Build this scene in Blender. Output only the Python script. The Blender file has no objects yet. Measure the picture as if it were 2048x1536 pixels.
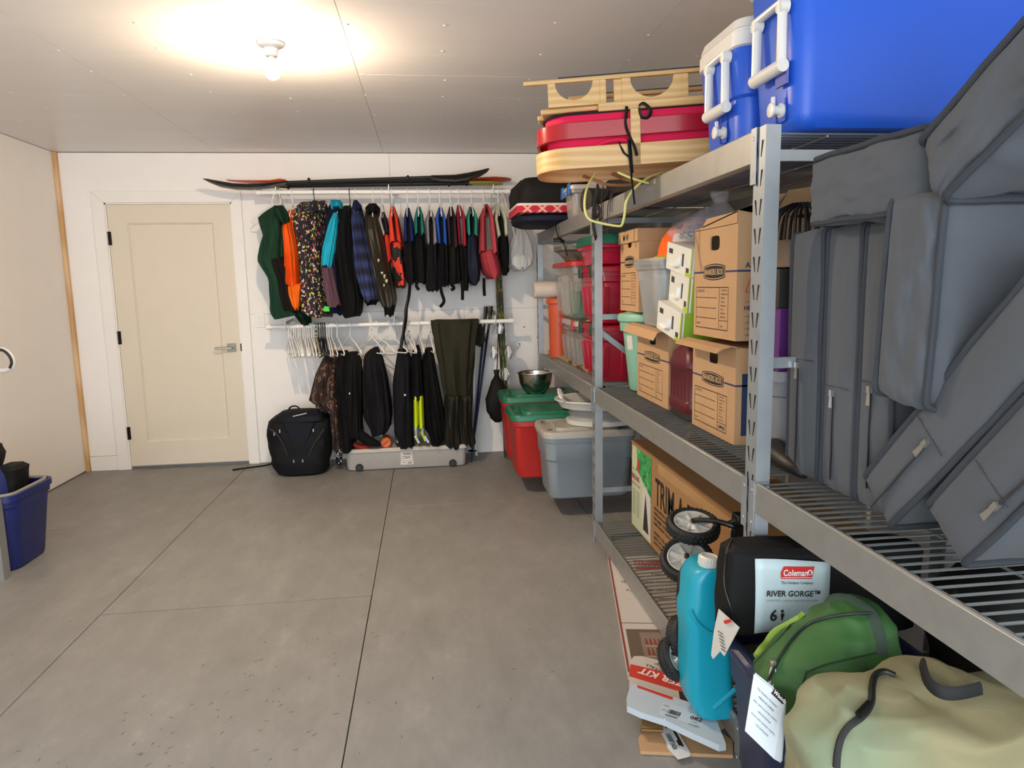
import bpy, bmesh, math, random
from mathutils import Vector, Matrix, noise
random.seed(7)
C = bpy.context.scene.collection
sin, cos, pi, rad = math.sin, math.cos, math.pi, math.radians
# ---------------------------------------------------------------- camera, light, exposure
F = 1395.0                      # focal length in pixels of the 2048 px wide photograph
CAMH = 1.385                    # eye height above the floor
RX = Vector((0.99243568, -0.0362152, 0.11730249))
RY = Vector((-0.12120992, -0.13741823, 0.98306886))
RZ = Vector((-0.01948253, -0.98985084, -0.14076839))
cam = bpy.data.objects.new('camera', bpy.data.cameras.new('camera')); C.objects.link(cam)
cam.data.sensor_width = 36.0; cam.data.lens = 36.0*F/2048; cam.data.clip_start = 0.05
cam.matrix_world = Matrix(((RX[0], -RX[1], -RX[2], 0), (RY[0], -RY[1], -RY[2], 0), (RZ[0], -RZ[1], -RZ[2], CAMH), (0, 0, 0, 1)))
bpy.context.scene.camera = cam
vs = bpy.context.scene.view_settings
vs.view_transform = 'Standard'; vs.look = 'None'; vs.gamma = 1.0; vs.use_curve_mapping = False
vs.exposure = 0.18
wd = bpy.data.worlds.new('sky'); bpy.context.scene.world = wd; wd.use_nodes = True
wd.node_tree.nodes['Background'].inputs[0].default_value = (0.72, 0.86, 1.0, 1)
wd.node_tree.nodes['Background'].inputs[1].default_value = 1.7
BULB_POWER = 2500.0              # radiance of the lamp's glass
sky = bpy.data.lights.new('open_door_daylight', 'AREA'); sky.shape = 'RECTANGLE'; sky.size = 4.2; sky.size_y = 2.2
sky.energy = 150; sky.color = (0.86, 0.93, 1.0)
so = bpy.data.objects.new('open_door_daylight', sky); C.objects.link(so)
so.location = (-0.4, -2.4, 1.25); so.rotation_euler = (rad(90), 0, 0)

# ---------------------------------------------------------------- helpers
def W(px, py, X=None, Y=None, Z=None):
    "point of the room seen at a pixel of the photograph, at the distance given by one known coordinate"
    c = Vector((px-1024, py-768, F)); r = Vector((RX.dot(c), RY.dot(c), RZ.dot(c)))
    t = X/r.x if X is not None else Y/r.y if Y is not None else (Z-CAMH)/r.z
    return Vector((r.x*t, r.y*t, r.z*t+CAMH))
def lin(c): return c/12.92 if c <= 0.04045 else ((c+0.055)/1.055)**2.4
def hexc(h): return tuple(lin(int(h[i:i+2], 16)/255) for i in (0, 2, 4))+(1,)
MATS = {}
def nodes(name):
    m = bpy.data.materials.new(name); m.use_nodes = True
    nt = m.node_tree; return m, nt, nt.nodes['Principled BSDF']
def ramp(nt, fac, stops, interp='LINEAR'):
    r = nt.nodes.new('ShaderNodeValToRGB'); r.color_ramp.interpolation = interp
    e = r.color_ramp.elements
    while len(e) < len(stops): e.new(0.5)
    for k, (p, c) in enumerate(stops): e[k].position = p; e[k].color = hexc(c)
    nt.links.new(fac, r.inputs[0]); return r.outputs[0]
def tex(nt, kind, **kw):
    n = nt.nodes.new(kind)
    tc = nt.nodes.new('ShaderNodeTexCoord'); mp = nt.nodes.new('ShaderNodeMapping')
    mp.inputs['Scale'].default_value = kw.pop('stretch', (1, 1, 1)); mp.inputs['Rotation'].default_value = kw.pop('rot', (0, 0, 0))
    nt.links.new(tc.outputs['Object'], mp.inputs[0]); nt.links.new(mp.outputs[0], n.inputs['Vector'])
    for k, v in kw.items():
        if k in n.inputs: n.inputs[k].default_value = v
        else: setattr(n, k, v)
    return n
def bump(nt, b, src, strength, dist=0.002):
    n = nt.nodes.new('ShaderNodeBump'); n.inputs['Strength'].default_value = strength; n.inputs['Distance'].default_value = dist
    nt.links.new(src, n.inputs['Height']); nt.links.new(n.outputs[0], b.inputs['Normal'])
def M(col, rough=0.5, metal=0.0, var=0.12, vs=6.0, bs=0, bst=0.3, spec=0.5, trans=0, alpha=1, emit=0, stretch=(1, 1, 1), sheen=0):
    "plain material: base colour with a soft mottling, optional fine relief"
    key = (col, rough, metal, var, vs, bs, bst, spec, trans, alpha, emit, stretch, sheen)
    if key in MATS: return MATS[key]
    m, nt, b = nodes('mat_'+col)
    c = hexc(col)
    if var > 0:
        n = tex(nt, 'ShaderNodeTexNoise', Scale=vs, Detail=4.0, stretch=stretch)
        mx = nt.nodes.new('ShaderNodeMix'); mx.data_type = 'RGBA'
        mx.inputs['A'].default_value = tuple(x*(1-var) for x in c[:3])+(1,); mx.inputs['B'].default_value = tuple(min(1, x*(1+var)) for x in c[:3])+(1,)
        nt.links.new(n.outputs[0], mx.inputs['Factor']); nt.links.new(mx.outputs['Result'], b.inputs['Base Color'])
    else: b.inputs['Base Color'].default_value = c
    b.inputs['Roughness'].default_value = rough; b.inputs['Metallic'].default_value = metal
    b.inputs['Specular IOR Level'].default_value = spec
    b.inputs['Transmission Weight'].default_value = trans; b.inputs['Alpha'].default_value = alpha
    if sheen: b.inputs['Sheen Weight'].default_value = sheen
    if emit: b.inputs['Emission Color'].default_value = c; b.inputs['Emission Strength'].default_value = emit
    if bs:
        n = tex(nt, 'ShaderNodeTexNoise', Scale=bs, Detail=3.0, stretch=stretch); bump(nt, b, n.outputs[0], bst)
    MATS[key] = m; return m
def wood(a, b_, scale=9, stretch=(1, 1, 1), rough=0.5):
    key = ('wood', a, b_, scale, stretch)
    if key in MATS: return MATS[key]
    m, nt, b = nodes('wood_grain')
    n = tex(nt, 'ShaderNodeTexWave', Scale=scale, Distortion=5.0, Detail=2.0, stretch=stretch, bands_direction='Z')
    nt.links.new(ramp(nt, n.outputs[1], [(0.2, a), (0.9, b_)]), b.inputs['Base Color']); b.inputs['Roughness'].default_value = rough
    MATS[key] = m; return m
def cells(cols, scale=60, stretch=(1, 1, 1), rough=0.8, rnd=1.0, sm=False):
    "fabric print: small patches of several colours"
    key = ('cells', tuple(cols), scale, stretch)
    if key in MATS: return MATS[key]
    m, nt, b = nodes('print')
    if sm: n = tex(nt, 'ShaderNodeTexNoise', Scale=scale, Detail=3.0, stretch=stretch); f = n.outputs[0]
    else:
        n = tex(nt, 'ShaderNodeTexVoronoi', Scale=scale, stretch=stretch, Randomness=rnd, distance='CHEBYCHEV')
        s = nt.nodes.new('ShaderNodeSeparateColor'); nt.links.new(n.outputs['Color'], s.inputs[0]); f = s.outputs[0]
    nt.links.new(ramp(nt, f, cols, 'CONSTANT'), b.inputs['Base Color']); b.inputs['Roughness'].default_value = rough
    MATS[key] = m; return m

class MB:
    "collects shapes; part() links them as ONE mesh object"
    def __init__(s, M=None): s.v = []; s.f = []; s.M = M
    def add(s, vs, fs):
        o = len(s.v); s.v += [Vector(p) for p in vs]; s.f += [tuple(o+i for i in f) for f in fs]; return s
    def box(s, x0, x1, y0, y1, z0, z1, top=None):
        t = top or (0, 0)
        v = [(x0, y0, z0), (x1, y0, z0), (x1, y1, z0), (x0, y1, z0), (x0+t[0], y0+t[1], z1), (x1-t[0], y0+t[1], z1), (x1-t[0], y1-t[1], z1), (x0+t[0], y1-t[1], z1)]
        return s.add(v, [(3, 2, 1, 0), (4, 5, 6, 7), (0, 1, 5, 4), (1, 2, 6, 5), (2, 3, 7, 6), (3, 0, 4, 7)])
    def loft(s, rings, caps=(True, True), closed=True):
        n = len(rings[0]); vs = [p for r in rings for p in r]; fs = []
        for k in range(len(rings)-1):
            for i in range(n if closed else n-1):
                j = (i+1) % n; fs.append((k*n+i, k*n+j, (k+1)*n+j, (k+1)*n+i))
        if caps[0]: fs.append(tuple(reversed(range(n))))
        if caps[1]: fs.append(tuple(range((len(rings)-1)*n, len(rings)*n)))
        return s.add(vs, fs)
    def tube(s, pts, r, n=8, closed=False, flat=1.0, up=None):
        pts = [Vector(p) for p in pts]; L = len(pts); rings = []; prev = None
        for i, p in enumerate(pts):
            if closed: t = pts[(i+1) % L]-pts[i-1]
            else: t = pts[min(i+1, L-1)]-pts[max(i-1, 0)]
            t.normalize()
            if up is not None: a = Vector(up)-t*t.dot(Vector(up))
            elif prev is None: a = t.orthogonal()
            else: a = prev-t*prev.dot(t)
            a.normalize(); prev = a; b = t.cross(a)
            rr = r[i] if isinstance(r, (list, tuple)) else r
            rings.append([p+a*cos(2*pi*k/n)*rr+b*sin(2*pi*k/n)*rr*flat for k in range(n)])
        if closed: rings.append(rings[0]); return s.loft(rings, (False, False))
        return s.loft(rings)
    def lathe(s, prof, c=(0, 0, 0), axis='Z', n=28, caps=(True, True)):
        c = Vector(c); rings = []
        for r, h in prof:
            ring = []
            for k in range(n):
                a = 2*pi*k/n; x, y = r*cos(a), r*sin(a)
                ring.append(c+Vector({'Z': (x, y, h), 'X': (h, x, y), 'Y': (y, h, x)}[axis] if not isinstance(axis, Matrix) else axis @ Vector((x, y, h))))
            rings.append(ring)
        return s.loft(rings, caps)
    def prism(s, poly, d):
        d = Vector(d); a = [Vector(p) for p in poly]; return s.loft([a, [p+d for p in a]])
    def sheet(s, rows):
        return s.loft(rows, (False, False), False)
def obj(mb, name, mat, parent=None, label=None, smooth=35, bevel=0, kind=None, off=None, solid=0, seg=2):
    me = bpy.data.meshes.new(name)
    vs = [mb.M @ p for p in mb.v] if mb.M else mb.v
    off = off if off is not None else Vector((0, 0, 0))
    q = parent
    while q is not None: off = off+q.location; q = q.parent
    me.from_pydata([tuple(p-off) for p in vs], [], mb.f); me.validate()
    bm = bmesh.new(); bm.from_mesh(me); bmesh.ops.recalc_face_normals(bm, faces=bm.faces); bm.to_mesh(me); bm.free()
    me.materials.append(mat)
    if smooth: me.shade_smooth(); me.set_sharp_from_angle(angle=rad(smooth))
    o = bpy.data.objects.new(name, me); C.objects.link(o)
    if parent is not None: o.parent = parent
    if label: o['label'] = label
    if kind: o['kind'] = kind
    if solid: k = o.modifiers.new('thick', 'SOLIDIFY'); k.thickness = solid; k.offset = 0
    if bevel: k = o.modifiers.new('soft_edge', 'BEVEL'); k.width = bevel; k.segments = seg; k.limit_method = 'ANGLE'; k.angle_limit = rad(40)
    return o
def tag(o, label, cat, group=None):
    o['label'] = label; o['category'] = cat
    if group: o['group'] = group
    return o
def thing(name, label, cat, loc=(0, 0, 0), group=None):
    o = bpy.data.objects.new(name, None); C.objects.link(o); o.location = loc; o.empty_display_size = 0.05
    return tag(o, label, cat, group)
def struct(o): o['kind'] = 'structure'; return o
def piece(src, name, parent, loc=None, label=None):
    o = src.copy(); o.name = name; C.objects.link(o); o.parent = parent
    if loc is not None: o.location = loc
    return o
def text(s, name, mat, o, xd, yd, size, parent, align='LEFT', bold=0.0, wide=1.0, label=None, ex=0.0006):
    cu = bpy.data.curves.new('lettering', 'FONT'); cu.body = s; cu.size = size; cu.align_x = align; cu.offset = bold; cu.resolution_u = 2
    cu.extrude = 0
    ob = bpy.data.objects.new('lettering', cu); me = bpy.data.meshes.new_from_object(ob)
    bpy.data.objects.remove(ob)
    xd, yd, o = Vector(xd).normalized(), Vector(yd).normalized(), Vector(o); nz = xd.cross(yd)
    m = MB(); m.add([o+xd*v.co.x*wide+yd*v.co.y+nz*ex for v in me.vertices], [tuple(p.vertices) for p in me.polygons])
    bpy.data.meshes.remove(me); bpy.data.curves.remove(cu)
    return obj(m, name, mat, parent, label, smooth=0)
def strip(mb, o, xd, yd, x0, x1, y0, y1, h=0.0006):
    "thin printed bar on a face: o origin, xd / yd face directions"
    xd, yd, o = Vector(xd).normalized(), Vector(yd).normalized(), Vector(o); nz = xd.cross(yd)
    p = lambda x, y: o+xd*x+yd*y+nz*h
    mb.add([p(x0, y0), p(x1, y0), p(x1, y1), p(x0, y1)], [(0, 1, 2, 3)]); return mb
def poly(mb, o, xd, yd, pts, h=0.0006):
    xd, yd, o = Vector(xd).normalized(), Vector(yd).normalized(), Vector(o); nz = xd.cross(yd)
    mb.add([o+xd*x+yd*y+nz*h for x, y in pts], [tuple(range(len(pts)))]); return mb
def rrect(w, d, r, z=0, cx=0, cy=0, k=5):
    "ring: rectangle w x d with rounded corners, at height z"
    out = []
    r = min(r, w/2-1e-4, d/2-1e-4)
    for qx, qy, a0 in ((1, 1, 0), (-1, 1, 90), (-1, -1, 180), (1, -1, 270)):
        for i in range(k+1):
            a = rad(a0+90*i/k); out.append(Vector((cx+qx*(w/2-r)+r*cos(a), cy+qy*(d/2-r)+r*sin(a), z)))
    return out
def sell(a, b, z, cx, cy, n=32, e=2.6):
    out = []
    for k in range(n):
        t = 2*pi*k/n; c, s_ = cos(t), sin(t)
        out.append(Vector((cx+a*math.copysign(abs(c)**(2/e), c), cy+b*math.copysign(abs(s_)**(2/e), s_), z)))
    return out
def smooth_path(pts, n=6, closed=False):
    pts = [Vector(p) for p in pts]; out = []; L = len(pts)
    rng = range(L if closed else L-1)
    for i in rng:
        p0 = pts[(i-1) % L] if closed or i > 0 else pts[0]; p1 = pts[i]; p2 = pts[(i+1) % L]
        p3 = pts[(i+2) % L] if closed or i+2 < L else pts[-1]
        for k in range(n):
            t = k/n
            out.append(0.5*((2*p1)+(p2-p0)*t+(2*p0-5*p1+4*p2-p3)*t*t+(3*p1-p0-3*p2+p3)*t**3))
    if not closed: out.append(pts[-1])
    return out
def lerp(rows, t):
    for k in range(len(rows)-1):
        a, b = rows[k], rows[k+1]
        if t <= b[0] or k == len(rows)-2:
            u = (t-a[0])/(b[0]-a[0]) if b[0] != a[0] else 0
            return [a[i]+(b[i]-a[i])*u for i in range(len(a))]

# ---------------------------------------------------------------- materials
WHITE = M('f1ebe4', 0.55, var=0.03, bs=40, bst=0.08)
TRIMW = M('efe9e1', 0.4, var=0.03)
DOORM = M('ddd0bb', 0.42, var=0.03, bs=25, bst=0.06)
PINE = wood('c89a62', 'ddb585', 5, (1, 1, 0.1))
BLACKM = M('0c0c0d', 0.45, var=0.2)
CHROME = M('b9b6b0', 0.25, 1.0, var=0.05)
BRONZE = M('2b211b', 0.4, 0.7)
GALV = M('a8adb0', 0.4, 0.6, var=0.14, vs=14, bs=60, bst=0.1)
GALVD = M('a2a29e', 0.42, 0.6, var=0.15, vs=18)
KRAFT = M('b8926a', 0.85, var=0.07, vs=12, bs=120, bst=0.12, stretch=(1, 1, 0.3))
KRAFTD = M('a0784c', 0.85, var=0.09, vs=10, bs=120, bst=0.12)
INK = M('1d1712', 0.8, var=0); INKB = M('23325e', 0.8, var=0); INKW = M('efefec', 0.7, var=0); INKR = M('cf2a22', 0.6, var=0)
INKT = M('c6a57c', 0.8, var=0)
HW = M('ece9e4', 0.35, var=0.02)

# ---------------------------------------------------------------- the room
RXW = 1.78; LXW = -2.69; BY = 5.70; FY = -2.6; CZ = 2.42
fl = struct(obj(MB().box(LXW-0.1, RXW+0.1, FY, BY+0.1, -0.12, -0.012), 'floor', M('3b3835', 0.9)))
m, nt, b = nodes('painted_floor_panel')
n1 = tex(nt, 'ShaderNodeTexNoise', Scale=1.6, Detail=6.0, Roughness=0.65); n2 = tex(nt, 'ShaderNodeTexNoise', Scale=38.0, Detail=5.0)
n3 = tex(nt, 'ShaderNodeTexNoise', Scale=7.0, Detail=8.0, Roughness=0.75, stretch=(1, 0.45, 1))
c1 = ramp(nt, n1.outputs[0], [(0.3, '82807c'), (0.7, '8e8c88')]); c3 = ramp(nt, n3.outputs[0], [(0.28, '75726e'), (0.48, '878480'), (0.60, '93908c'), (0.74, 'aeaba7')])
mx = nt.nodes.new('ShaderNodeMix'); mx.data_type = 'RGBA'; mx.inputs['Factor'].default_value = 0.5
nt.links.new(c1, mx.inputs['A']); nt.links.new(c3, mx.inputs['B'])
sp = tex(nt, 'ShaderNodeTexVoronoi', Scale=9.0); rr = ramp(nt, sp.outputs['Distance'], [(0.0, '000000'), (0.035, '000000'), (0.045, 'ffffff')])
mx2 = nt.nodes.new('ShaderNodeMix'); mx2.data_type = 'RGBA'; mx2.blend_type = 'MULTIPLY'; mx2.inputs['Factor'].default_value = 0.45
nt.links.new(mx.outputs['Result'], mx2.inputs['A']); nt.links.new(rr, mx2.inputs['B']); nt.links.new(mx2.outputs['Result'], b.inputs['Base Color'])
b.inputs['Roughness'].default_value = 0.5; b.inputs['Specular IOR Level'].default_value = 0.35; bump(nt, b, n2.outputs[0], 0.12)
FLOORM = m
xs = [LXW-0.05, -1.457, -0.295, 0.925, RXW+0.05]
ycuts = [[4.27, 1.83, -0.61], [5.46, 3.06, 0.62], [4.35, 1.665, -0.2], [4.3, 2.6, 0.2]]
for i in range(4):
    ys = [BY]+ycuts[i]+[FY]
    for j in range(4):
        p = MB().box(xs[i]+0.0018, xs[i+1]-0.0018, ys[j+1]+0.0026, ys[j]-0.0026, -0.012, 0)
        obj(p, 'floor_panel', FLOORM, fl, bevel=0.0012, seg=1)
m, nt, b = nodes('ceiling_paint')
n1 = tex(nt, 'ShaderNodeTexNoise', Scale=1.2, Detail=3.0); n2 = tex(nt, 'ShaderNodeTexNoise', Scale=60.0, Detail=3.0)
n4 = tex(nt, 'ShaderNodeTexNoise', Scale=2.4, Detail=7.0, Roughness=0.7, stretch=(0.25, 2.2, 1))
nt.links.new(ramp(nt, n4.outputs[0], [(0.42, 'e2dedc'), (0.64, 'e6e2e0'), (0.70, 'f4f1ee')]), b.inputs['Base Color'])
b.inputs['Roughness'].default_value = 0.36; b.inputs['Specular IOR Level'].default_value = 0.5; bump(nt, b, n2.outputs[0], 0.18)
CEILM = m
ce = struct(obj(MB().box(LXW-0.1, RXW+0.1, FY, BY+0.1, CZ+0.013, CZ+0.1), 'ceiling', M('6d675f', 0.9)))
cx = [LXW-0.05, -1.52, -0.293, 0.985, RXW+0.05]; cyc = [[4.0, 1.6], [5.18, 2.79, 0.4], [3.66, 1.3], [3.64, 1.2]]
for i in range(4):
    ys = [BY]+cyc[i]+[FY]
    for j in range(len(ys)-1):
        obj(MB().box(cx[i]+0.001, cx[i+1]-0.001, ys[j+1]+0.001, ys[j]-0.001, CZ, CZ+0.013), 'ceiling_panel', CEILM, ce)
sb = MB()
random.seed(5)
for gx in [LXW+0.3, -2.1, -1.53, -1.1, -0.7, -0.285, 0.12, 0.55, 0.975, 1.3]:
    for gy in range(11):
        y = 1.9+gy*0.36+random.uniform(-0.06, 0.06); x = gx+random.uniform(-0.02, 0.02)
        if abs(x+0.616) < 0.12 and abs(y-3.23) < 0.15: continue
        sb.lathe([(0.0, 0), (0.009, -0.0004), (0.005, -0.0022), (0.0, -0.003)], (x, y, CZ), n=6, caps=(False, False))
obj(sb, 'screw_fillers', M('f4f1ec', 0.6, var=0), ce, kind='stuff')
wb = struct(obj(MB().box(LXW-0.1, RXW+0.1, BY+0.012, BY+0.12, 0, CZ), 'wall_back', M('a09a92', 0.9)))
DX0, DX1, DZ = -2.371, -1.454, 2.05          # door opening
def wpan(x0, x1, z0, z1): obj(MB().box(x0+0.001, x1-0.001, BY, BY+0.012, z0+0.001, z1-0.001), 'wall_panel', WHITE, wb)
m = MB(); pz = [(LXW-0.05, 0.117), (DX0-0.02, 0.117), (DX0-0.02, DZ+0.01), (DX1+0.02, DZ+0.01), (DX1+0.02, 1.196), (-0.25, 1.196), (-0.25, CZ-0.005), (LXW-0.05, CZ-0.005)]
nn_ = len(pz); m.add([(a, BY, c) for a, c in pz]+[(a, BY+0.012, c) for a, c in pz], [tuple(range(nn_)), tuple(range(nn_, 2*nn_))]+[(k, (k+1) % nn_, nn_+(k+1) % nn_, nn_+k) for k in range(nn_)])
obj(m, 'wall_panel', WHITE, wb, smooth=0); wpan(-0.249, RXW, 1.195, CZ-0.004)
wpan(DX1, 0.3, 0, 1.195); wpan(0.3, RXW, 0, 1.195)
hb = MB()
for hx, hz in ((-0.15, 1.03), (0.02, 1.02), (0.2, 0.4), (0.56, 0.35), (-0.86, 0.72), (0.75, 0.9), (0.79, 1.04), (0.9, 0.95), (0.87, 1.3), (-0.45, 1.05)):
    hb.lathe([(0.0, -0.001), (0.006, -0.001), (0.006, 0.002)], (hx, BY, hz), 'Y', 8)
obj(hb, 'screw_heads', BLACKM, wb, kind='stuff')
struct(obj(MB().box(LXW-0.12, LXW, FY, BY+0.1, 0.012, CZ-0.003), 'wall_left', WHITE))
struct(obj(MB().box(RXW, RXW+0.12, FY, BY+0.1, 0, CZ), 'wall_right', WHITE))
struct(obj(MB().box(LXW+0.001, LXW+0.028, BY-0.03, BY-0.001, 0, CZ-0.001), 'trim_1', PINE, bevel=0.002))
struct(obj(MB().box(LXW+0.03, DX0-0.0865, BY-0.014, BY, 0, 0.115), 'baseboard_back', TRIMW, bevel=0.003))
# door
d = struct(bpy.data.objects.new('door_1', None)); C.objects.link(d); d.location = (DX0, BY, 0)
dm = MB()
w0, w1, dy = DX0+0.012, DX1-0.012, BY-0.004
dm.box(w0, w1, dy+0.014, dy+0.036, 0.025, DZ-0.012)
st = 0.135
dm.box(w0, w0+st, dy, dy+0.016, 0.025, DZ-0.012); dm.box(w1-st, w1, dy, dy+0.016, 0.025, DZ-0.012)
dm.box(w0+st, w1-st, dy, dy+0.016, DZ-0.012-0.135, DZ-0.012); dm.box(w0+st, w1-st, dy, dy+0.016, 0.025, 0.215)
obj(dm, 'door_slab', DOORM, d)
pp = MB(); q = [(0, 0.006), (0.014, 0.013)]
x0, x1, z0, z1 = w0+st, w1-st, 0.215, DZ-0.147
rg = lambda i, y: [Vector((x0+i, y, z0+i)), Vector((x1-i, y, z0+i)), Vector((x1-i, y, z1-i)), Vector((x0+i, y, z1-i))]
pp.loft([rg(0, dy+0.001), rg(0.012, dy+0.011), rg(0.013, dy+0.0135)], (False, True)); obj(pp, 'door_panel', DOORM, d, smooth=0)
cm = MB(); cw = 0.085
def mitre(a, b, c, e, y0=BY-0.019, y1=BY): cm.prism([(p[0], y0, p[1]) for p in (a, b, c, e)], (0, y1-y0, 0))
mitre((DX0-cw, 0), (DX0, 0), (DX0, DZ), (DX0-cw, DZ+cw)); mitre((DX1, 0), (DX1+cw-0.01, 0), (DX1+cw-0.01, DZ+cw), (DX1, DZ)); mitre((DX0, DZ+0.001), (DX1, DZ+0.001), (DX1+cw-0.01, DZ+cw), (DX0-cw+0.001, DZ+cw))
obj(cm, 'door_casing', TRIMW, d, bevel=0.002)
jm = MB(); jm.box(DX0, DX0+0.01, BY-0.01, BY+0.1, 0, DZ); jm.box(DX1-0.01, DX1, BY-0.01, BY+0.1, 0, DZ); jm.box(DX0, DX1, BY-0.01, BY+0.1, DZ-0.01, DZ)
obj(jm, 'door_jamb', TRIMW, d)
obj(MB().box(w0, w1, BY+0.0, BY+0.05, 0.0, 0.012), 'threshold', M('777a78', 0.4, 0.5), d)
for hz in (0.29, 1.04, 1.79):
    h = MB().box(DX0+0.004, DX0+0.028, BY-0.0085, BY-0.003, hz-0.05, hz+0.05); h.lathe([(0.0065, -0.05), (0.0065, 0.05)], (DX0+0.011, BY-0.012, hz), n=10)
    obj(h, 'door_hinge', BRONZE, d)
hc = W(464, 695, Y=BY)
hm = obj(MB().box(hc.x-0.032, hc.x+0.032, dy-0.012, dy, hc.z-0.032, hc.z+0.032), 'door_handle', M('8d857b', 0.32, 0.9), d, bevel=0.002)
lv = MB(); lv.lathe([(0.011, 0), (0.011, -0.045)], (hc.x, dy-0.012, hc.z), 'Y', 12); lv.box(hc.x-0.115, hc.x+0.014, dy-0.062, dy-0.05, hc.z-0.011, hc.z+0.009)
obj(lv, 'lever', M('a59c90', 0.28, 0.95), hm, bevel=0.003)
obj(MB().box(DX1-0.011, DX1-0.002, BY-0.012, BY-0.004, hc.z-0.03, hc.z+0.03), 'strike_plate', BRONZE, d)
# switch
s = W(519.5, 640, Y=BY)
sw = tag(obj(MB().box(s.x-0.037, s.x+0.037, BY-0.007, BY, s.z-0.06, s.z+0.06), 'light_switch', TRIMW, bevel=0.003), 'white rocker light switch on the wall beside the door', 'switch')
r_ = MB(); r_.prism([(s.x-0.017, BY-0.0075, s.z-0.034), (s.x+0.017, BY-0.0075, s.z-0.034), (s.x+0.017, BY-0.0125, s.z+0.034), (s.x-0.017, BY-0.0125, s.z+0.034)], (0, 0.006, 0))
obj(r_, 'rocker', HW, sw, bevel=0.001)
# ceiling lamp
L = Vector((-0.616, 3.23, CZ))
lp = thing('ceiling_lamp', 'bare glowing bulb in a white round ceiling lamp holder', 'lamp', L)
obj(MB().lathe([(0.058, 0), (0.058, -0.006), (0.05, -0.014), (0.03, -0.024), (0.026, -0.052), (0.022, -0.056)], L), 'lamp_holder', HW, lp)
obj(MB().lathe([(0.013, -0.05), (0.0135, -0.066), (0.02, -0.078), (0.0285, -0.097), (0.0325, -0.110), (0.0325, -0.112)], L, n=24), 'shading_collar', HW, lp)  # opaque collar added above the glowing dome so less light reaches the ceiling
bl = MB(); bl.lathe([(0.0322, -0.1115), (0.0318, -0.118), (0.029, -0.130), (0.02, -0.142), (0.008, -0.148), (0.001, -0.149)], L, n=24)
m, nt, b = nodes('bulb_glow'); b.inputs['Base Color'].default_value = (1, 0.9, 0.75, 1); b.inputs['Emission Color'].default_value = (1.0, 0.78, 0.54, 1); b.inputs['Emission Strength'].default_value = BULB_POWER
obj(bl, 'bulb', m, lp, 'lit bulb glowing warm white')

# ---------------------------------------------------------------- shelf rack (one bolted rack of three bays)
RF, RB = 0.858, 1.47            # front and rear face of the rack
PY = [5.40, 3.56, 1.755, -0.06] # post lines
rack = thing('metal_shelf_rack', 'long grey metal shelf rack with wire decks along one wall', 'rack', (RF, 1.755, 0))
TOP, MID, BOT = 1.765, 0.845, 0.115
def post(x, y, z1, back=False):
    m = MB(); t = 0.0022; w, dpt = 0.04, 0.062
    x1 = x+w if not back else x-w
    a, b_ = min(x, x1), max(x, x1)
    pts = [(a, y-dpt/2), (b_, y-dpt/2), (b_, y-dpt/2+t), (a+t, y-dpt/2+t), (a+t, y+dpt/2-t), (b_, y+dpt/2-t), (b_, y+dpt/2), (a, y+dpt/2)]
    if back: pts = [(a+b_-p, q_) for p, q_ in reversed(pts)]
    m.prism([(p, q_, 0) for p, q_ in pts], (0, 0, z1))
    o = obj(m, 'post', GALV, rack, smooth=0)
    if not back:
        sl = MB()
        z = 0.12
        while z < z1-0.02:
            for sgn in (-1, 1):
                yy = y+sgn*0.0098
                sl.add([(x-0.0006, y+sgn*0.0205, z+0.020), (x-0.0006, y+sgn*0.0115, z+0.020), (x-0.0006, y+sgn*0.0065, z-0.020), (x-0.0006, y+sgn*0.0095, z-0.020)], [(0, 1, 2, 3)])  # flat dark quad on the face, the shade of an open hole put into colour
            z += 0.0725
        obj(sl, 'slot', M('17181a', 0.9, var=0), o, 'flat dark patches painted as shaded keyhole slots in pairs', smooth=0, kind='stuff')
    return o
for y, h in zip(PY, (TOP+0.01, TOP-0.01, TOP+0.005, 1.0)):
    post(RF, y, h); post(RB, y, h, True)
def beam(y0, y1, z, front=True, h=0.08):
    m = MB(); x = RF-0.004 if front else RB+0.004; s = 1 if front else -1
    pr = [(0, -h), (0, 0), (0.006, 0.004), (0.012, 0.002), (0.014, -0.012), (0.032, -0.014), (0.034, -h), ]
    m.prism([(x+s*a, y0, z+c) for a, c in pr], (0, y1-y0, 0))
    o = obj(m, 'beam', GALVD, rack, bevel=0.0012, seg=1)
    if front:
        for ye, sg in ((y0, 1), (y1, -1)):
            k = MB().box(x-0.0028, x, min(ye-sg*0.024, ye+sg*0.004), max(ye-sg*0.024, ye+sg*0.004), z-h-0.055, z+0.006)
            k.lathe([(0.005, -0.0015), (0.006, 0)], (x-0.0028, ye-sg*0.01, z-0.02), 'X', 8); k.lathe([(0.005, -0.0015), (0.006, 0)], (x-0.0028, ye-sg*0.01, z-h-0.03), 'X', 8)
            obj(k, 'beam_connector', GALV, o, smooth=0)
    return o
wire_me = {}
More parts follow.
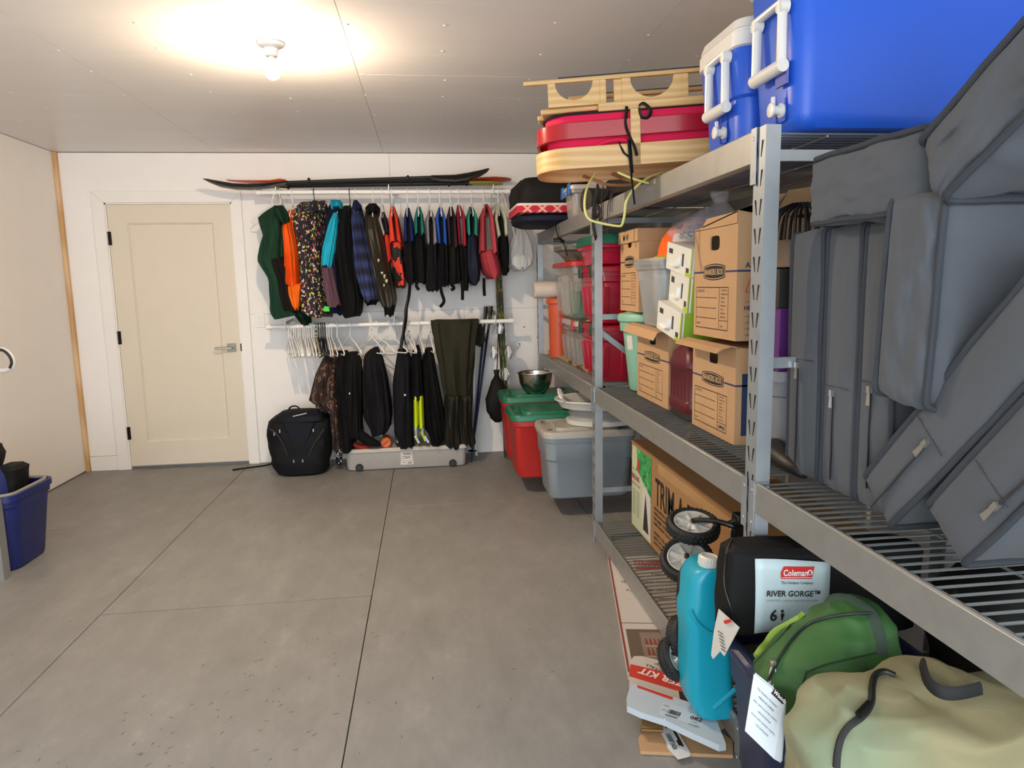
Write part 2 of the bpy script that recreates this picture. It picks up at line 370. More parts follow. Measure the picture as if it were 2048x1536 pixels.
def deck(y0, y1, z, each=False, sp=0.034):
    x0, x1 = RF+0.008, RB-0.008
    n = int((y1-y0)/sp)
    fr = MB()
    for xx in (x0+0.012, x0+0.2, x0+0.4, x1-0.012): fr.tube([(xx, y0+0.01, z-0.008), (xx, y1-0.01, z-0.008)], 0.0032, 6)
    if not each:
        for k in range(n+1): yy = y0+0.012+(y1-y0-0.024)*k/n; fr.tube([(x0, yy, z-0.0025), (x1, yy, z-0.0025)], 0.0028, 5)
    o = obj(fr, 'wire_deck', GALVD, rack, kind=None if each else None)
    if each:
        for k in range(n+1):
            yy = y0+0.012+(y1-y0-0.024)*k/n
            if 'w' not in wire_me:
                wm = MB(); wm.tube([(x0, yy, z-0.0025), (x1, yy, z-0.0025)], 0.003, 6); wm.lathe([(0.0, -0.0045), (0.004, -0.002), (0.0045, 0.001), (0.003, 0.004)], (x0, yy, z-0.0025), 'X', 8)
                wire_me['w'] = obj(wm, 'wire', M('7f8382', 0.45, 0.6), o); wire_me['y'] = (yy, z); w = wire_me['w']
            else:
                w = piece(wire_me['w'], 'wire', o, (0, yy-wire_me['y'][0], z-wire_me['y'][1]))
for k, (ya, yb) in enumerate(((PY[1], PY[0]), (PY[2], PY[1]), (PY[3], PY[2]))):
    a, c = ya+0.033, yb-0.033
    for z in (BOT, MID, TOP):
        if k == 2 and z != MID: continue
        if k == 0 and z == BOT: 
            beam(a+1.2, c, z); beam(a+1.2, c, z, False); deck(a+1.2, c, z)   # only the end of the low shelf shows
            continue
        beam(a, c, z); beam(a, c, z, False); deck(a, c, z, each=(z == MID and k > 0) or (z == BOT and k == 1))
for y in PY[:3]:
    for z in (0.28, 1.165 if y == PY[2] else 1.21, 1.70):
        obj(MB().box(RF+0.02, RB-0.02, y-0.003, y+0.012, z-0.014, z+0.014), 'end_brace', GALV, rack, smooth=0)
    if y == PY[2]: continue
    b2 = MB(); b2.prism([(RF+0.02, y+0.013, 1.13), (RF+0.02, y+0.013, 1.165), (RB-0.03, y+0.013, 0.73), (RB-0.03, y+0.013, 0.695)], (0, 0.003, 0))
    obj(b2, 'diagonal_brace', GALV, rack, smooth=0)
# ---------------------------------------------------------------- back wall: rails, hangers, clothes
def solo(mb, name, mat, label, cat, group=None, **kw):
    "a thing that is one mesh: its origin goes to the middle of its base"
    vs = [mb.M @ p for p in mb.v] if mb.M else mb.v
    lo = Vector([min(p[i] for p in vs) for i in range(3)]); hi = Vector([max(p[i] for p in vs) for i in range(3)])
    base = Vector(((lo.x+hi.x)/2, (lo.y+hi.y)/2, lo.z))
    o = obj(mb, name, mat, None, off=base, **kw); o.location = base
    return tag(o, label, cat, group)
RY_ = 5.40
UZ = W(760, 384, Y=RY_).z; LZ = W(780, 648, Y=RY_).z
def rail(xa, xb, z, label, brx):
    t = thing('clothes_rail', label, 'rail', (xa, RY_, z))
    obj(MB().lathe([(0.0165, 0), (0.0165, xb-xa)], (xa, RY_, z), 'X', 16), 'pole', HW, t)
    for x in (xa-0.004, xb-0.03): obj(MB().lathe([(0.02, 0), (0.021, 0.034)], (x, RY_, z), 'X', 16), 'end_cap', HW, t, smooth=50)
    for x in brx:
        b = MB(); b.box(x-0.014, x+0.014, BY-0.006, BY, z-0.14, z+0.06)
        b.prism([(x-0.003, BY-0.004, z+0.05), (x-0.003, BY-0.004, z+0.03), (x-0.003, RY_+0.03, z+0.012), (x-0.003, RY_-0.03, z+0.012), (x-0.003, RY_-0.03, z+0.05), (x-0.003, RY_-0.022, z+0.05), (x-0.003, RY_-0.02, z+0.035)], (0.006, 0, 0))
        b.prism([(x-0.003, BY-0.004, z-0.13), (x-0.003, BY-0.004, z-0.10), (x-0.003, RY_+0.1, z+0.018), (x-0.003, RY_+0.06, z+0.018)], (0.006, 0, 0))
        b.tube([(x, RY_+0.024*cos(a), z+0.024*sin(a)) for a in [k*pi/8 for k in range(-9, 2)]], 0.004, 6)
        obj(b, 'bracket', HW, t, smooth=0)
ux0, ux1 = W(514, 385, Y=RY_).x, W(1020, 382, Y=RY_).x
lx0, lx1 = W(534, 655, Y=RY_).x, W(1025, 642, Y=RY_).x
UB = [W(553, 385, Y=RY_).x, W(778, 385, Y=RY_).x, W(986, 385, Y=RY_).x]
LB = [W(572, 650, Y=RY_).x, W(789, 648, Y=RY_).x, W(990, 648, Y=RY_).x]
rail(ux0, ux1, UZ, 'upper white clothes rail on wall brackets, full of jackets', UB)
rail(lx0, lx1, LZ, 'lower white clothes rail on wall brackets, holding trousers and hangers', LB)
HANG = {}
def hanger(x, z, yaw, mat, r, label, group=None, w=0.2, drop=0.115, kind='p', name='clothes_hanger', bar=True):
    key = (kind, r, w, drop, bar)
    if key not in HANG:
        m = MB()
        m.tube([(0, 0.024*cos(a)*0.9, 0.024*sin(a)) for a in [k*pi/7 for k in range(-1, 8)]]+[(0, -0.023, -0.008), (0, -0.01, -0.032), (0, 0, -0.05), (0, 0, -0.09)], r*0.75, 6)
        tri = [(0, 0, -0.085), (0, w*0.55, -0.085-drop*0.48), (0, w*0.97, -0.085-drop*0.93), (0, w, -0.085-drop*1.06), (0, w*0.95, -0.085-drop*1.15)]
        other = [(0, -p[1], p[2]) for p in tri]
        if bar: m.tube(tri+list(reversed(other[1:])), r, 6, closed=True)
        else: m.tube(list(reversed(tri[:-1]))+other[1:-1], r, 6)
        me = obj(m, name, mat); HANG[key] = me.data; bpy.data.objects.remove(me)
    me = HANG[key]
    if me.materials[0] != mat: me = me.copy(); me.materials[0] = mat; HANG[key+(mat.name,)] = me
    o = bpy.data.objects.new(name, me); C.objects.link(o); o.location = (x, RY_, z); o.rotation_euler = (0, 0, yaw)
    return tag(o, label, 'hanger', group)
def gx(px, py=384): return W(px, py, Y=RY_).x
def cloth(rows, dep=0.2, Yc=RY_, seed=0, fold=0.010, nf=9, N=26, n=44, top=0.16, e=2.3, hem=0.01, back=1.0, cap=True, t0=0.16):
    "hanging cloth: rows are (pixel row, left, right) of the outline on the plane y = Yc"
    m = MB(); rings = []; y0, y1 = rows[0][0], rows[-1][0]
    ztop = W((rows[0][1]+rows[0][2])/2, y0, Y=Yc).z
    zb = W((rows[-1][1]+rows[-1][2])/2, y1, Y=Yc).z
    rn = random.Random(seed); ph = [rn.uniform(0, 6.28) for _ in range(6)]
    for k in range(N+1):
        y = y0+(y1-y0)*k/N; _, xl, xr = lerp(rows, y)
        A, B = W(xl, y, Y=Yc), W(xr, y, Y=Yc); cx, a, z = (A.x+B.x)/2, max(0.004, (B.x-A.x)/2), (A.z+B.z)/2
        u = max(0.0, min(1, (ztop-z)/top)); d = dep*(t0+(1-t0)*u**0.75)
        ring = []
        for i, p in enumerate(sell(a, d, z, cx, Yc, n, e)):
            th = 2*pi*i/n
            g = (0.6*sin(nf*th+ph[0]+2*z)+0.5*sin((nf*2-3)*th+ph[1]-5*z)+0.5*noise.noise(Vector((cos(th)*2+seed, sin(th)*2, z*7))))
            am = min(fold, a*0.22)*g*(0.4+0.6*u); dx, dy = p.x-cx, p.y-Yc; L_ = math.hypot(dx, dy) or 1
            q = Vector((p.x+dx/L_*am*0.7, p.y+dy/L_*am*1.6, z+hem*(sin(3*th+ph[2])+0.6*sin(7*th+ph[3]))*(k/N)**6+0.35*fold*noise.noise(Vector((th*2, seed, 3*z)))))
            if q.y > Yc: q.y = Yc+(q.y-Yc)*back
            ring.append(q)
        rings.append(ring)
    return m.loft(rings)
def root(name, label, cat, rows, group=None, Yc=RY_):
    r = rows[-1]; p = W((r[1]+r[2])/2, r[0], Y=Yc)
    return thing(name, label, cat, p, group)
FAB = lambda c, v=0.15: M(c, 0.9, var=v, vs=9, bs=220, bst=0.25, spec=0.2)
NYL = lambda c, v=0.15: M(c, 0.72, var=v, vs=12, bs=35, bst=0.3, spec=0.25)
BLK, BLK2 = FAB('0e0e0f', 0.3), FAB('17161a', 0.3)
JG = 'jackets on the upper rail'
# green fleece jacket
rows = [(413, 548, 562), (424, 533, 570), (437, 518, 574), (452, 523, 575), (470, 531, 575), (495, 523, 574), (520, 517, 575), (540, 529, 577), (560, 543, 580), (590, 543, 586), (622, 543, 600), (632, 550, 608)]
t = root('fleece_jacket', 'dark green fleece jacket with black elbow panel hanging beside the door', 'jacket', rows, JG)
obj(cloth(rows, 0.19, seed=1, fold=0.012), 'jacket_body', FAB('1b3a29'), t)
obj(cloth([(514, 534, 570), (530, 530, 574), (556, 548, 577), (590, 556, 584), (622, 560, 592)], 0.06, Yc=5.27, seed=2, fold=0.006, top=0.02), 'elbow_panel', FAB('17120f'), t, 'black panel on the sleeve')
obj(cloth([(411, 548, 566), (424, 550, 574), (437, 556, 578), (446, 562, 578)], 0.06, Yc=5.26, seed=3, top=0.03), 'collar', FAB('14301f'), t)
obj(cloth([(612, 584, 618), (628, 590, 620), (648, 604, 622)], 0.09, Yc=5.44, seed=31, top=0.02), 'hem', FAB('132a1c'), t)
# orange jacket
rows = [(420, 578, 592), (436, 572, 590), (452, 569, 590), (480, 572, 597), (520, 574, 601), (566, 572, 604), (570, 575, 604)]
t = root('orange_jacket', 'bright orange quilted jacket beside the dotted print coat', 'jacket', rows, JG)
obj(cloth(rows, 0.2, seed=4, fold=0.012, nf=12), 'jacket_body', NYL('ec5a14'), t)
obj(cloth([(568, 577, 601), (590, 580, 600), (610, 586, 599), (618, 590, 597)], 0.05, Yc=5.25, seed=5, top=0.02), 'sleeve_cuff', NYL('f07316'), t)
# printed coat
PRINT = cells([(0, '17171f'), (0.62, '1f2029'), (0.70, 'c9c64e'), (0.78, '15151c'), (0.84, 'd2516b'), (0.9, 'd8cfc0'), (0.95, '17171f')], 95, (1, 1, 0.75))
rows = [(404, 604, 646), (410, 594, 650), (424, 588, 650), (455, 589, 652), (480, 597, 651), (530, 602, 648), (590, 603, 652), (622, 604, 660), (631, 620, 664)]
t = root('printed_coat', 'black coat with scattered pink, yellow and white dash print', 'coat', rows, JG)
obj(cloth(rows, 0.21, seed=6, fold=0.012, nf=8), 'coat_body', PRINT, t)
obj(cloth([(401, 626, 650), (412, 618, 654), (424, 620, 654)], 0.08, Yc=5.30, seed=7, top=0.03), 'hood', PRINT, t)
obj(MB().box(*sum([[W(648, 616, Y=5.22).x, W(659, 616, Y=5.22).x]], []), 5.214, 5.222, W(648, 623, Y=5.22).z, W(648, 613, Y=5.22).z), 'brand_tab', M('35d43c', 0.6, var=0), t, 'bright green tab')
# navy and turquoise jacket
rows = [(404, 662, 680), (418, 656, 684), (440, 654, 682), (480, 650, 680), (540, 650, 684), (612, 656, 690), (626, 660, 690)]
t = root('ski_jacket', 'navy jacket with turquoise and plum sleeve next to printed coat', 'jacket', rows, JG)
obj(cloth(rows, 0.2, seed=8), 'jacket_body', FAB('171b33'), t)
obj(cloth([(426, 667, 675), (445, 660, 677), (470, 652, 676), (495, 645, 672), (515, 643, 667), (533, 643, 664)], 0.06, Yc=5.2, seed=9, fold=0.006, top=0.05), 'sleeve', FAB('1f9db6'), t, 'turquoise upper sleeve')
obj(cloth([(532, 643, 664), (570, 649, 672), (612, 656, 682)], 0.06, Yc=5.2, seed=10, fold=0.006, top=0.02), 'sleeve', FAB('5d434f'), t, 'plum lower sleeve')
obj(cloth([(400, 662, 680), (408, 661, 684), (416, 663, 684)], 0.05, Yc=5.3, seed=11, top=0.02), 'collar', FAB('1a8ba5'), t, 'turquoise collar lining')
# black jacket
rows = [(412, 688, 700), (424, 677, 706), (450, 674, 708), (500, 668, 711), (560, 676, 718), (600, 680, 724), (624, 682, 722), (631, 690, 718)]
o = solo(cloth(rows, 0.22, seed=12, fold=0.012), 'black_jacket', BLK, 'plain black jacket on black hanger beside blue plaid shirt', 'jacket', JG)
# blue plaid
m, nt, b = nodes('plaid_flannel')
a1 = tex(nt, 'ShaderNodeTexWave', Scale=3.0, bands_direction='Z'); a2 = tex(nt, 'ShaderNodeTexWave', Scale=3.4, bands_direction='Y'); a3 = tex(nt, 'ShaderNodeTexWave', Scale=9.0, bands_direction='X')
ad = nt.nodes.new('ShaderNodeMath'); ad.operation = 'ADD'; nt.links.new(a1.outputs[1], ad.inputs[0]); nt.links.new(a2.outputs[1], ad.inputs[1])
a4 = nt.nodes.new('ShaderNodeMath'); a4.operation = 'MULTIPLY_ADD'; nt.links.new(a3.outputs[1], a4.inputs[0]); a4.inputs[1].default_value = 0.25; nt.links.new(ad.outputs[0], a4.inputs[2])
hv = nt.nodes.new('ShaderNodeMath'); hv.operation = 'MULTIPLY'; nt.links.new(a4.outputs[0], hv.inputs[0]); hv.inputs[1].default_value = 0.45
nt.links.new(ramp(nt, hv.outputs[0], [(0.12, '14172a'), (0.4, '252d52'), (0.8, '3d4a80')]), b.inputs['Base Color']); b.inputs['Roughness'].default_value = 0.9
PLAID = m
rows = [(402, 708, 716), (418, 704, 724), (450, 705, 730), (486, 708, 738), (545, 710, 751), (590, 724, 759), (600, 730, 760)]
t = root('plaid_shirt_jacket', 'blue plaid flannel shirt jacket between black and olive jackets', 'jacket', rows, JG)
obj(cloth(rows, 0.2, seed=13), 'jacket_body', PLAID, t)
obj(cloth([(400, 708, 714), (410, 705, 722), (420, 706, 724)], 0.06, Yc=5.3, seed=14, top=0.02), 'collar', FAB('1d2340'), t)
obj(cloth([(596, 728, 760), (608, 733, 752)], 0.12, Yc=5.36, seed=15, top=0.02), 'hem', BLK, t)
# olive coat
OLIVE = M('2f291c', 0.6, var=0.3, vs=8, bs=18, bst=0.35)
rows = [(420, 732, 758), (440, 729, 762), (480, 734, 769), (520, 742, 777), (560, 750, 786), (595, 757, 793), (612, 766, 790)]
t = root('olive_coat', 'olive brown waxed coat with black collar and dirty smears', 'coat', rows, JG)
obj(cloth(rows, 0.22, seed=16, fold=0.012), 'coat_body', OLIVE, t)
obj(cloth([(407, 738, 752), (416, 731, 758), (426, 732, 760)], 0.08, Yc=5.3, seed=17, top=0.03), 'collar', BLK, t, 'black collar')
obj(cloth([(610, 768, 790), (630, 770, 787)], 0.07, Yc=5.25, seed=18, top=0.02), 'cuff', BLK, t, 'black cuff')
sm = MB()
for cx_, cy_, w_, h_ in ((757, 521, 4, 7), (764, 546, 5, 5), (769, 553, 4, 9), (773, 562, 5, 8), (768, 571, 3, 6)):
    c = W(cx_, cy_, Y=5.17); sm.loft([[c+Vector((w_*0.0017*cos(a)*(1+0.4*sin(3*a)), -0.004+0.012*(cos(a)-0.2)*0, h_*0.0021*sin(a)*(1+0.3*cos(2*a)))) for a in [k*pi/6 for k in range(12)]], [c+Vector((0, 0.006, 0))+Vector((w_*0.0017*cos(a), 0, h_*0.0021*sin(a))) for a in [k*pi/6 for k in range(12)]]])
obj(sm, 'dried_mud_smears', M('a89a80', 0.5, var=0.3, vs=90), t, 'pale dried smears', kind='stuff')
# life vests
VG = 'life vests on the upper rail'
def strapband(m, pts, Yc, w=0.012):
    P = [W(x, y, Y=Yc) for x, y in pts]; m.tube(smooth_path(P, 5), w, 6, flat=0.25, up=(1, 0, 0)); return m
def vest(name, label, body, sl, sr, bcol, ycol, straps=(), seed=0, inner='121213', dep=0.15, ycol2=None, tip=True):
    t = root(name, label, 'life vest', body, VG)
    obj(cloth(body, dep, seed=seed, fold=0.009, nf=6, top=0.05, t0=0.7), 'vest_body', bcol, t)
    obj(cloth(sl, dep*0.92, seed=seed+1, fold=0.004, nf=5, top=0.06, Yc=RY_-0.01), 'shoulder_strap', ycol, t)
    obj(cloth(sr, dep*0.92, seed=seed+2, fold=0.004, nf=5, top=0.06, Yc=RY_-0.01), 'shoulder_strap', ycol2 or ycol, t)
    mid = [(y, (lerp(sl, y)[2]+lerp(sl, y)[1])/2, (lerp(sr, y)[1]+lerp(sr, y)[2])/2) for y in (sl[0][0]+14, sl[0][0]+30, sl[-1][0])]
    obj(cloth(mid, dep*0.72, seed=seed+3, fold=0.003, top=0.06), 'lining', FAB(inner), t)
    for pts in straps:
        obj(strapband(MB(), pts, RY_-0.1), 'strap', BLK, t)
    return t
ORG = NYL('d8402a'); 
vest('slim_life_vest', 'thin black and white life vest with orange lower edge beside olive coat', [(470, 768, 780), (490, 770, 784), (522, 776, 786)], [(424, 762, 766), (440, 757, 764), (470, 766, 772)], [(424, 766, 769), (440, 768, 775), (470, 772, 781)], NYL('cf3c28'), NYL('c9c4c0'), seed=20, dep=0.11, ycol2=NYL('22212a'))
vest('orange_life_vest', 'orange red and black life vest, second of the row from olive coat', [(486, 781, 806), (520, 783, 808), (556, 788, 813), (574, 792, 812)], [(413, 781, 785), (440, 778, 787), (486, 779, 794)], [(413, 785, 789), (440, 790, 799), (486, 794, 807)], cells([(0, '141213'), (0.52, 'd8402a'), (0.75, '141213')], 11, sm=True), ORG, seed=24)
vest('navy_life_vest', 'black life vest with navy blue shoulders and a long hanging strap', [(484, 808, 830), (520, 810, 832), (556, 811, 834), (567, 816, 832)], [(416, 812, 816), (440, 808, 816), (486, 807, 818)], [(416, 815, 819), (440, 818, 826), (486, 820, 831)], BLK, NYL('1d2758'), [[(820, 564), (818, 590), (812, 620), (810, 650), (804, 680), (802, 702)]], seed=28)
vest('teal_life_vest', 'black life vest with teal shoulders, first teal one in the row', [(470, 829, 850), (520, 831, 854), (556, 832, 856), (566, 834, 852)], [(414, 834, 837), (440, 828, 837), (470, 829, 837)], [(414, 837, 841), (430, 840, 846), (470, 841, 851)], BLK, NYL('217a70'), [[(834, 560), (833, 572), (838, 580)]], seed=32)
vest('grey_life_vest', 'black life vest with light grey trim and wide tapered skirt', [(486, 853, 875), (520, 853, 877), (555, 850, 880), (578, 852, 878), (581, 858, 874)], [(421, 857, 861), (445, 851, 859), (488, 854, 861)], [(421, 860, 864), (445, 865, 872), (488, 866, 876)], BLK2, NYL('8d8688'), [[(882, 500), (878, 540), (882, 580), (888, 602), (880, 614)]], seed=36)
vest('blue_life_vest', 'black life vest with bright blue shoulders', [(488, 875, 896), (520, 876, 898), (556, 877, 899), (571, 882, 897)], [(415, 877, 881), (440, 869, 879), (490, 876, 883)], [(415, 880, 884), (440, 884, 892), (490, 886, 895)], BLK, NYL('2351a6'), seed=40)
vest('plum_life_vest', 'black life vest with dark plum shoulder straps', [(490, 895, 917), (530, 895, 919), (556, 894, 922), (567, 898, 918)], [(414, 898, 902), (440, 892, 900), (494, 896, 904)], [(414, 901, 905), (440, 905, 912), (494, 906, 917)], FAB('141511'), NYL('3a2c35'), [[(900, 566), (908, 576), (902, 580)]], seed=44)
vest('crimson_life_vest', 'black life vest with crimson shoulders and grey lining', [(490, 914, 934), (530, 917, 936), (560, 920, 938), (580, 922, 936)], [(411, 914, 917), (436, 911, 918), (492, 916, 922)], [(411, 917, 921), (436, 922, 930), (492, 924, 933)], BLK, NYL('9c2430'), [[(925, 560), (925, 580), (925, 600)]], seed=48, inner='77737a')
vest('sea_green_life_vest', 'navy black life vest with sea green shoulders beside big red vest', [(468, 932, 954), (500, 930, 956), (540, 931, 960), (562, 936, 958), (569, 942, 952)], [(414, 938, 941), (440, 931, 939), (470, 932, 941)], [(414, 941, 946), (440, 946, 955), (470, 945, 955)], NYL('151a2a'), NYL('2a8577'), [[(968, 556), (968, 575), (969, 592)]], seed=52)
vest('red_sport_vest', 'large faded red sport life vest with grey side panels', [(500, 956, 992), (525, 959, 1000), (546, 966, 1004), (556, 976, 996)], [(409, 969, 972), (436, 958, 970), (505, 956, 972)], [(409, 971, 976), (436, 976, 986), (505, 982, 995)], NYL('a63c44'), NYL('b4454c'), [[(984, 500), (996, 520), (1004, 540), (1012, 548)]], seed=56, inner='6d6765')
vest('cream_vest', 'black life vest with pale cream shoulders near the mesh bag', [(470, 996, 1014), (500, 998, 1016), (530, 1002, 1016), (548, 1004, 1012)], [(412, 992, 996), (440, 986, 994), (474, 992, 1000)], [(412, 996, 1001), (440, 1004, 1012), (474, 1006, 1014)], BLK, NYL('c9c7b0'), [[(1012, 530), (1016, 540), (1008, 550)]], seed=60)
# hangers holding the clothes on the upper rail
hanger(gx(543), UZ, rad(62), HW, 0.0045, 'empty white hanger poking out beside the green fleece jacket', w=0.2)
for px, what, c in ((560, 'green fleece jacket', HW), (584, 'orange jacket', HW), (628, 'printed coat', BLACKM), (674, 'navy and turquoise jacket', HW), (699, 'plain black jacket', BLACKM), (711, 'blue plaid shirt jacket', HW), (745, 'olive coat', HW), (764, 'thin life vest beside the olive coat', HW), (783, 'orange red life vest', HW), (814, 'navy shouldered life vest', HW), (835, 'first teal life vest', HW), (858, 'grey trimmed life vest', HW), (879, 'blue shouldered life vest', HW), (900, 'plum life vest', HW), (916, 'crimson life vest', HW), (942, 'sea green life vest', HW), (966, 'big red sport vest', HW), (996, 'cream vest', HW)):
    hanger(gx(px), UZ, rad(random.uniform(-5, 5)), c, 0.0042, ('black' if c is BLACKM else 'white')+' hanger holding up the '+what, 'hangers in use on the upper rail', w=0.135, drop=0.09, kind='s')
# mesh bag on a cord
rows = [(456, 1034, 1046), (470, 1026, 1056), (490, 1018, 1064), (512, 1013, 1068), (530, 1016, 1064), (540, 1030, 1052)]
t = root('mesh_bag', 'white translucent mesh bag hanging from a cord at rail end', 'bag', rows, Yc=5.38)
bm_ = M('dcdcdd', 0.6, var=0.1, vs=30, alpha=0.38)
obj(cloth(rows, 0.1, Yc=5.38, seed=70, fold=0.008, top=0.1, n=32), 'bag_body', bm_, t)
obj(cloth([(505, 1036, 1046), (515, 1024, 1056), (528, 1022, 1058), (537, 1034, 1050)], 0.07, Yc=5.38, seed=71, fold=0.01, top=0.03), 'contents', M('e5e3df', 0.7), t, 'white cloth bundled inside')
cd = MB(); cd.tube(smooth_path([W(1004, 384, Y=5.385), W(1010, 400, Y=5.36), W(1022, 440, Y=5.33), W(1036, 500, Y=5.30), W(1040, 520, Y=5.33)], 5), 0.005, 6); cd.tube(smooth_path([W(1004, 384, Y=5.40), W(1016, 410, Y=5.40), W(1034, 456, Y=5.38)], 5), 0.004, 6); cd.tube(smooth_path([W(1004, 384, Y=5.42), W(1008, 410, Y=5.42), W(1046, 458, Y=5.38)], 5), 0.004, 6)
obj(cd, 'cord', M('c9c3ba', 0.7), t)
# paddles resting on the rail brackets
def paddle(name, label, pts, Yp, blades, shaft, scol, bcol):
    P = [W(x, y, Y=Yp) for x, y in shaft]
    t = thing(name, label, 'paddle', P[0])
    obj(MB().tube(smooth_path(P, 4), 0.0145, 10), 'shaft', scol, t)
    for outline, c in blades:
        # outline: (px, y top, y bottom) along the blade
        m = MB(); rings = []
        for x, a, b2 in outline:
            A, B = W(x, a, Y=Yp), W(x, b2, Y=Yp); ce_ = (A+B)/2; h = max(0.003, (A.z-B.z)/2)
            rings.append([Vector((ce_.x, Yp+(0.085 if abs(h) > 0.008 else 0.045)*cos(q), ce_.z+h*sin(q))) for q in [2*pi*k/16 for k in range(16)]])
        m.loft(rings); obj(m, 'blade', c, t)
    for x, y in pts:
        obj(MB().lathe([(0.017, -0.01), (0.024, -0.004), (0.024, 0.004), (0.017, 0.01)], W(x, y, Y=Yp), 'X', 14), 'drip_ring', BLACKM, t)
CARB = M('201c1b', 0.38, var=0.2)
paddle('black_paddle', 'long black double bladed paddle lying above the upper rail', [(618, 362), (816, 357)], 5.36,
       [([(409, 358, 360), (420, 359, 366), (440, 362, 374), (470, 367, 379), (500, 368, 380), (530, 367, 377), (560, 365, 371), (575, 363, 368)], CARB), ([(862, 352, 358), (880, 351, 362), (910, 350, 363), (935, 346, 360), (960, 341, 353), (974, 338, 344), (978, 338, 340)], CARB)],
       [(570, 366), (700, 361), (870, 355)], BLACKM, CARB)
paddle('orange_paddle', 'paddle with orange blades lying against the wall above the rail', [], 5.55,
       [([(455, 360, 361), (475, 361, 364), (510, 362, 367), (545, 361, 369), (562, 358, 368), (573, 360, 367)], M('dd5a22', 0.45)), ([(945, 357, 366), (965, 355, 366), (990, 354, 364), (1010, 356, 363), (1022, 359, 361)], M('b93a24', 0.4))],
       [(565, 366), (780, 363), (950, 362)], BLACKM, None)
paddle('lime_paddle', 'paddle with lime yellow blades tucked lowest above the rail', [(576, 372), (898, 367), (933, 366)], 5.45,
       [([(512, 373, 376), (530, 371, 376), (550, 370, 375), (575, 369, 373)], M('8f972b', 0.45)), ([(938, 363, 369), (955, 363, 370), (985, 364, 370), (1005, 366, 369)], M('a8a62c', 0.45))],
       [(560, 372), (780, 369), (945, 367)], BLACKM, None)
# ---------------- lower rail
lz = LZ
hw = 'white plastic hanger in the tight row of empty hangers on lower rail'
ORD = ('first', 'second', 'third', 'fourth', 'fifth', 'sixth', 'seventh', 'eighth', 'ninth', 'tenth', 'eleventh', 'twelfth')
for k, px in enumerate((576, 581, 586, 590, 595, 599, 605, 609, 613, 617, 622, 626)):
    hanger(gx(px, 650), lz, rad(16+random.uniform(-4, 4)), HW, 0.0045, 'empty white plastic hanger, '+ORD[k]+' from the door end of lower rail', 'empty white hangers on the lower rail', kind='p', name='empty_hanger')
m, nt, b = nodes('striped_cover'); wv = tex(nt, 'ShaderNodeTexWave', Scale=16.0, rot=(0.6, 0, 0), bands_direction='Z'); nt.links.new(ramp(nt, wv.outputs[1], [(0, '2a3a26'), (0.5, 'd8cfae')], 'CONSTANT'), b.inputs['Base Color'])
hanger(gx(631, 650), lz, rad(14), m, 0.008, 'fabric covered hanger striped green and cream among empty hangers', kind='c', name='empty_hanger')
for k, px in enumerate((636, 641, 645, 649)): hanger(gx(px, 650), lz, rad(12+random.uniform(-3, 3)), BLACKM, 0.005, 'empty black plastic hanger, '+ORD[k]+' after the striped hanger on lower rail', 'empty black hangers on the lower rail', kind='k', name='empty_hanger')
for k, px in enumerate((653, 657, 662)): hanger(gx(px, 650), lz, rad(15+random.uniform(-3, 3)), HW, 0.0045, 'white plastic hanger, '+ORD[k]+' after the black hangers above camouflage trousers', 'white hangers beside the camouflage trousers', kind='p', name='empty_hanger')
for px, what, yw in ((673, 'long black trousers with side seam', 20), (699, 'black wader trousers with pale snap', 28), (740, 'short black cloth bundle, nearer the wall end', 32), (752, 'short black cloth bundle, half turned open', 42), (778, 'nothing, empty beside the black cord', 42), (811, 'black snap trousers', 20), (821, 'black and yellow trousers', 12), (837, 'black and yellow trousers, behind', 10), (858, 'black quilted trousers', 8)):
    hanger(gx(px, 648), lz, rad(yw), HW, 0.005, 'white hanger on lower rail holding '+what, 'hangers in use on the lower rail', kind='q', w=0.2, drop=0.11)
TG = 'trousers on the lower rail'
CAMO = cells([(0, '120d0b'), (0.43, '3b2720'), (0.52, '170f0d'), (0.58, '7a5540'), (0.64, '2a1b16'), (0.70, 'b98f70')], 22, (1, 1, 0.6), sm=True)
rows = [(700, 656, 676), (718, 646, 677), (745, 634, 677), (776, 626, 678), (797, 621, 679), (806, 634, 679), (814, 650, 679)]
t = root('camouflage_trousers', 'brown woodland camouflage trousers hanging at the left of lower rail', 'trousers', rows, TG)
obj(cloth(rows, 0.17, seed=80, fold=0.012), 'seat', CAMO, t)
obj(cloth([(806, 661, 679), (850, 663, 680), (894, 666, 683)], 0.1, seed=81, top=0.02, Yc=5.34), 'trouser_leg', CAMO, t)
bz = MB()
for px in (632, 640, 648): bz.tube([W(px, 808, Y=5.3), W(px+2, 826, Y=5.3)], 0.006, 6, flat=0.3)
obj(bz, 'tie_straps', M('2a2a2c', 0.6), t, kind='stuff')
rows = [(701, 676, 696), (720, 675, 702), (770, 676, 704), (830, 678, 708), (880, 682, 712), (896, 686, 708)]
solo(cloth(rows, 0.16, seed=82, Yc=5.36), 'long_trousers', BLK, 'long black trousers hanging directly beside the camouflage trousers', 'trousers', TG)
rows = [(703, 698, 716), (722, 696, 724), (780, 694, 725), (850, 694, 724), (872, 697, 726)]
t = root('stocking_foot_waders', 'black waders with pale snap button and a black neoprene foot', 'waders', rows, TG, 5.3)
obj(cloth(rows, 0.13, seed=84, Yc=5.3), 'wader_leg', FAB('121110', 0.3), t)
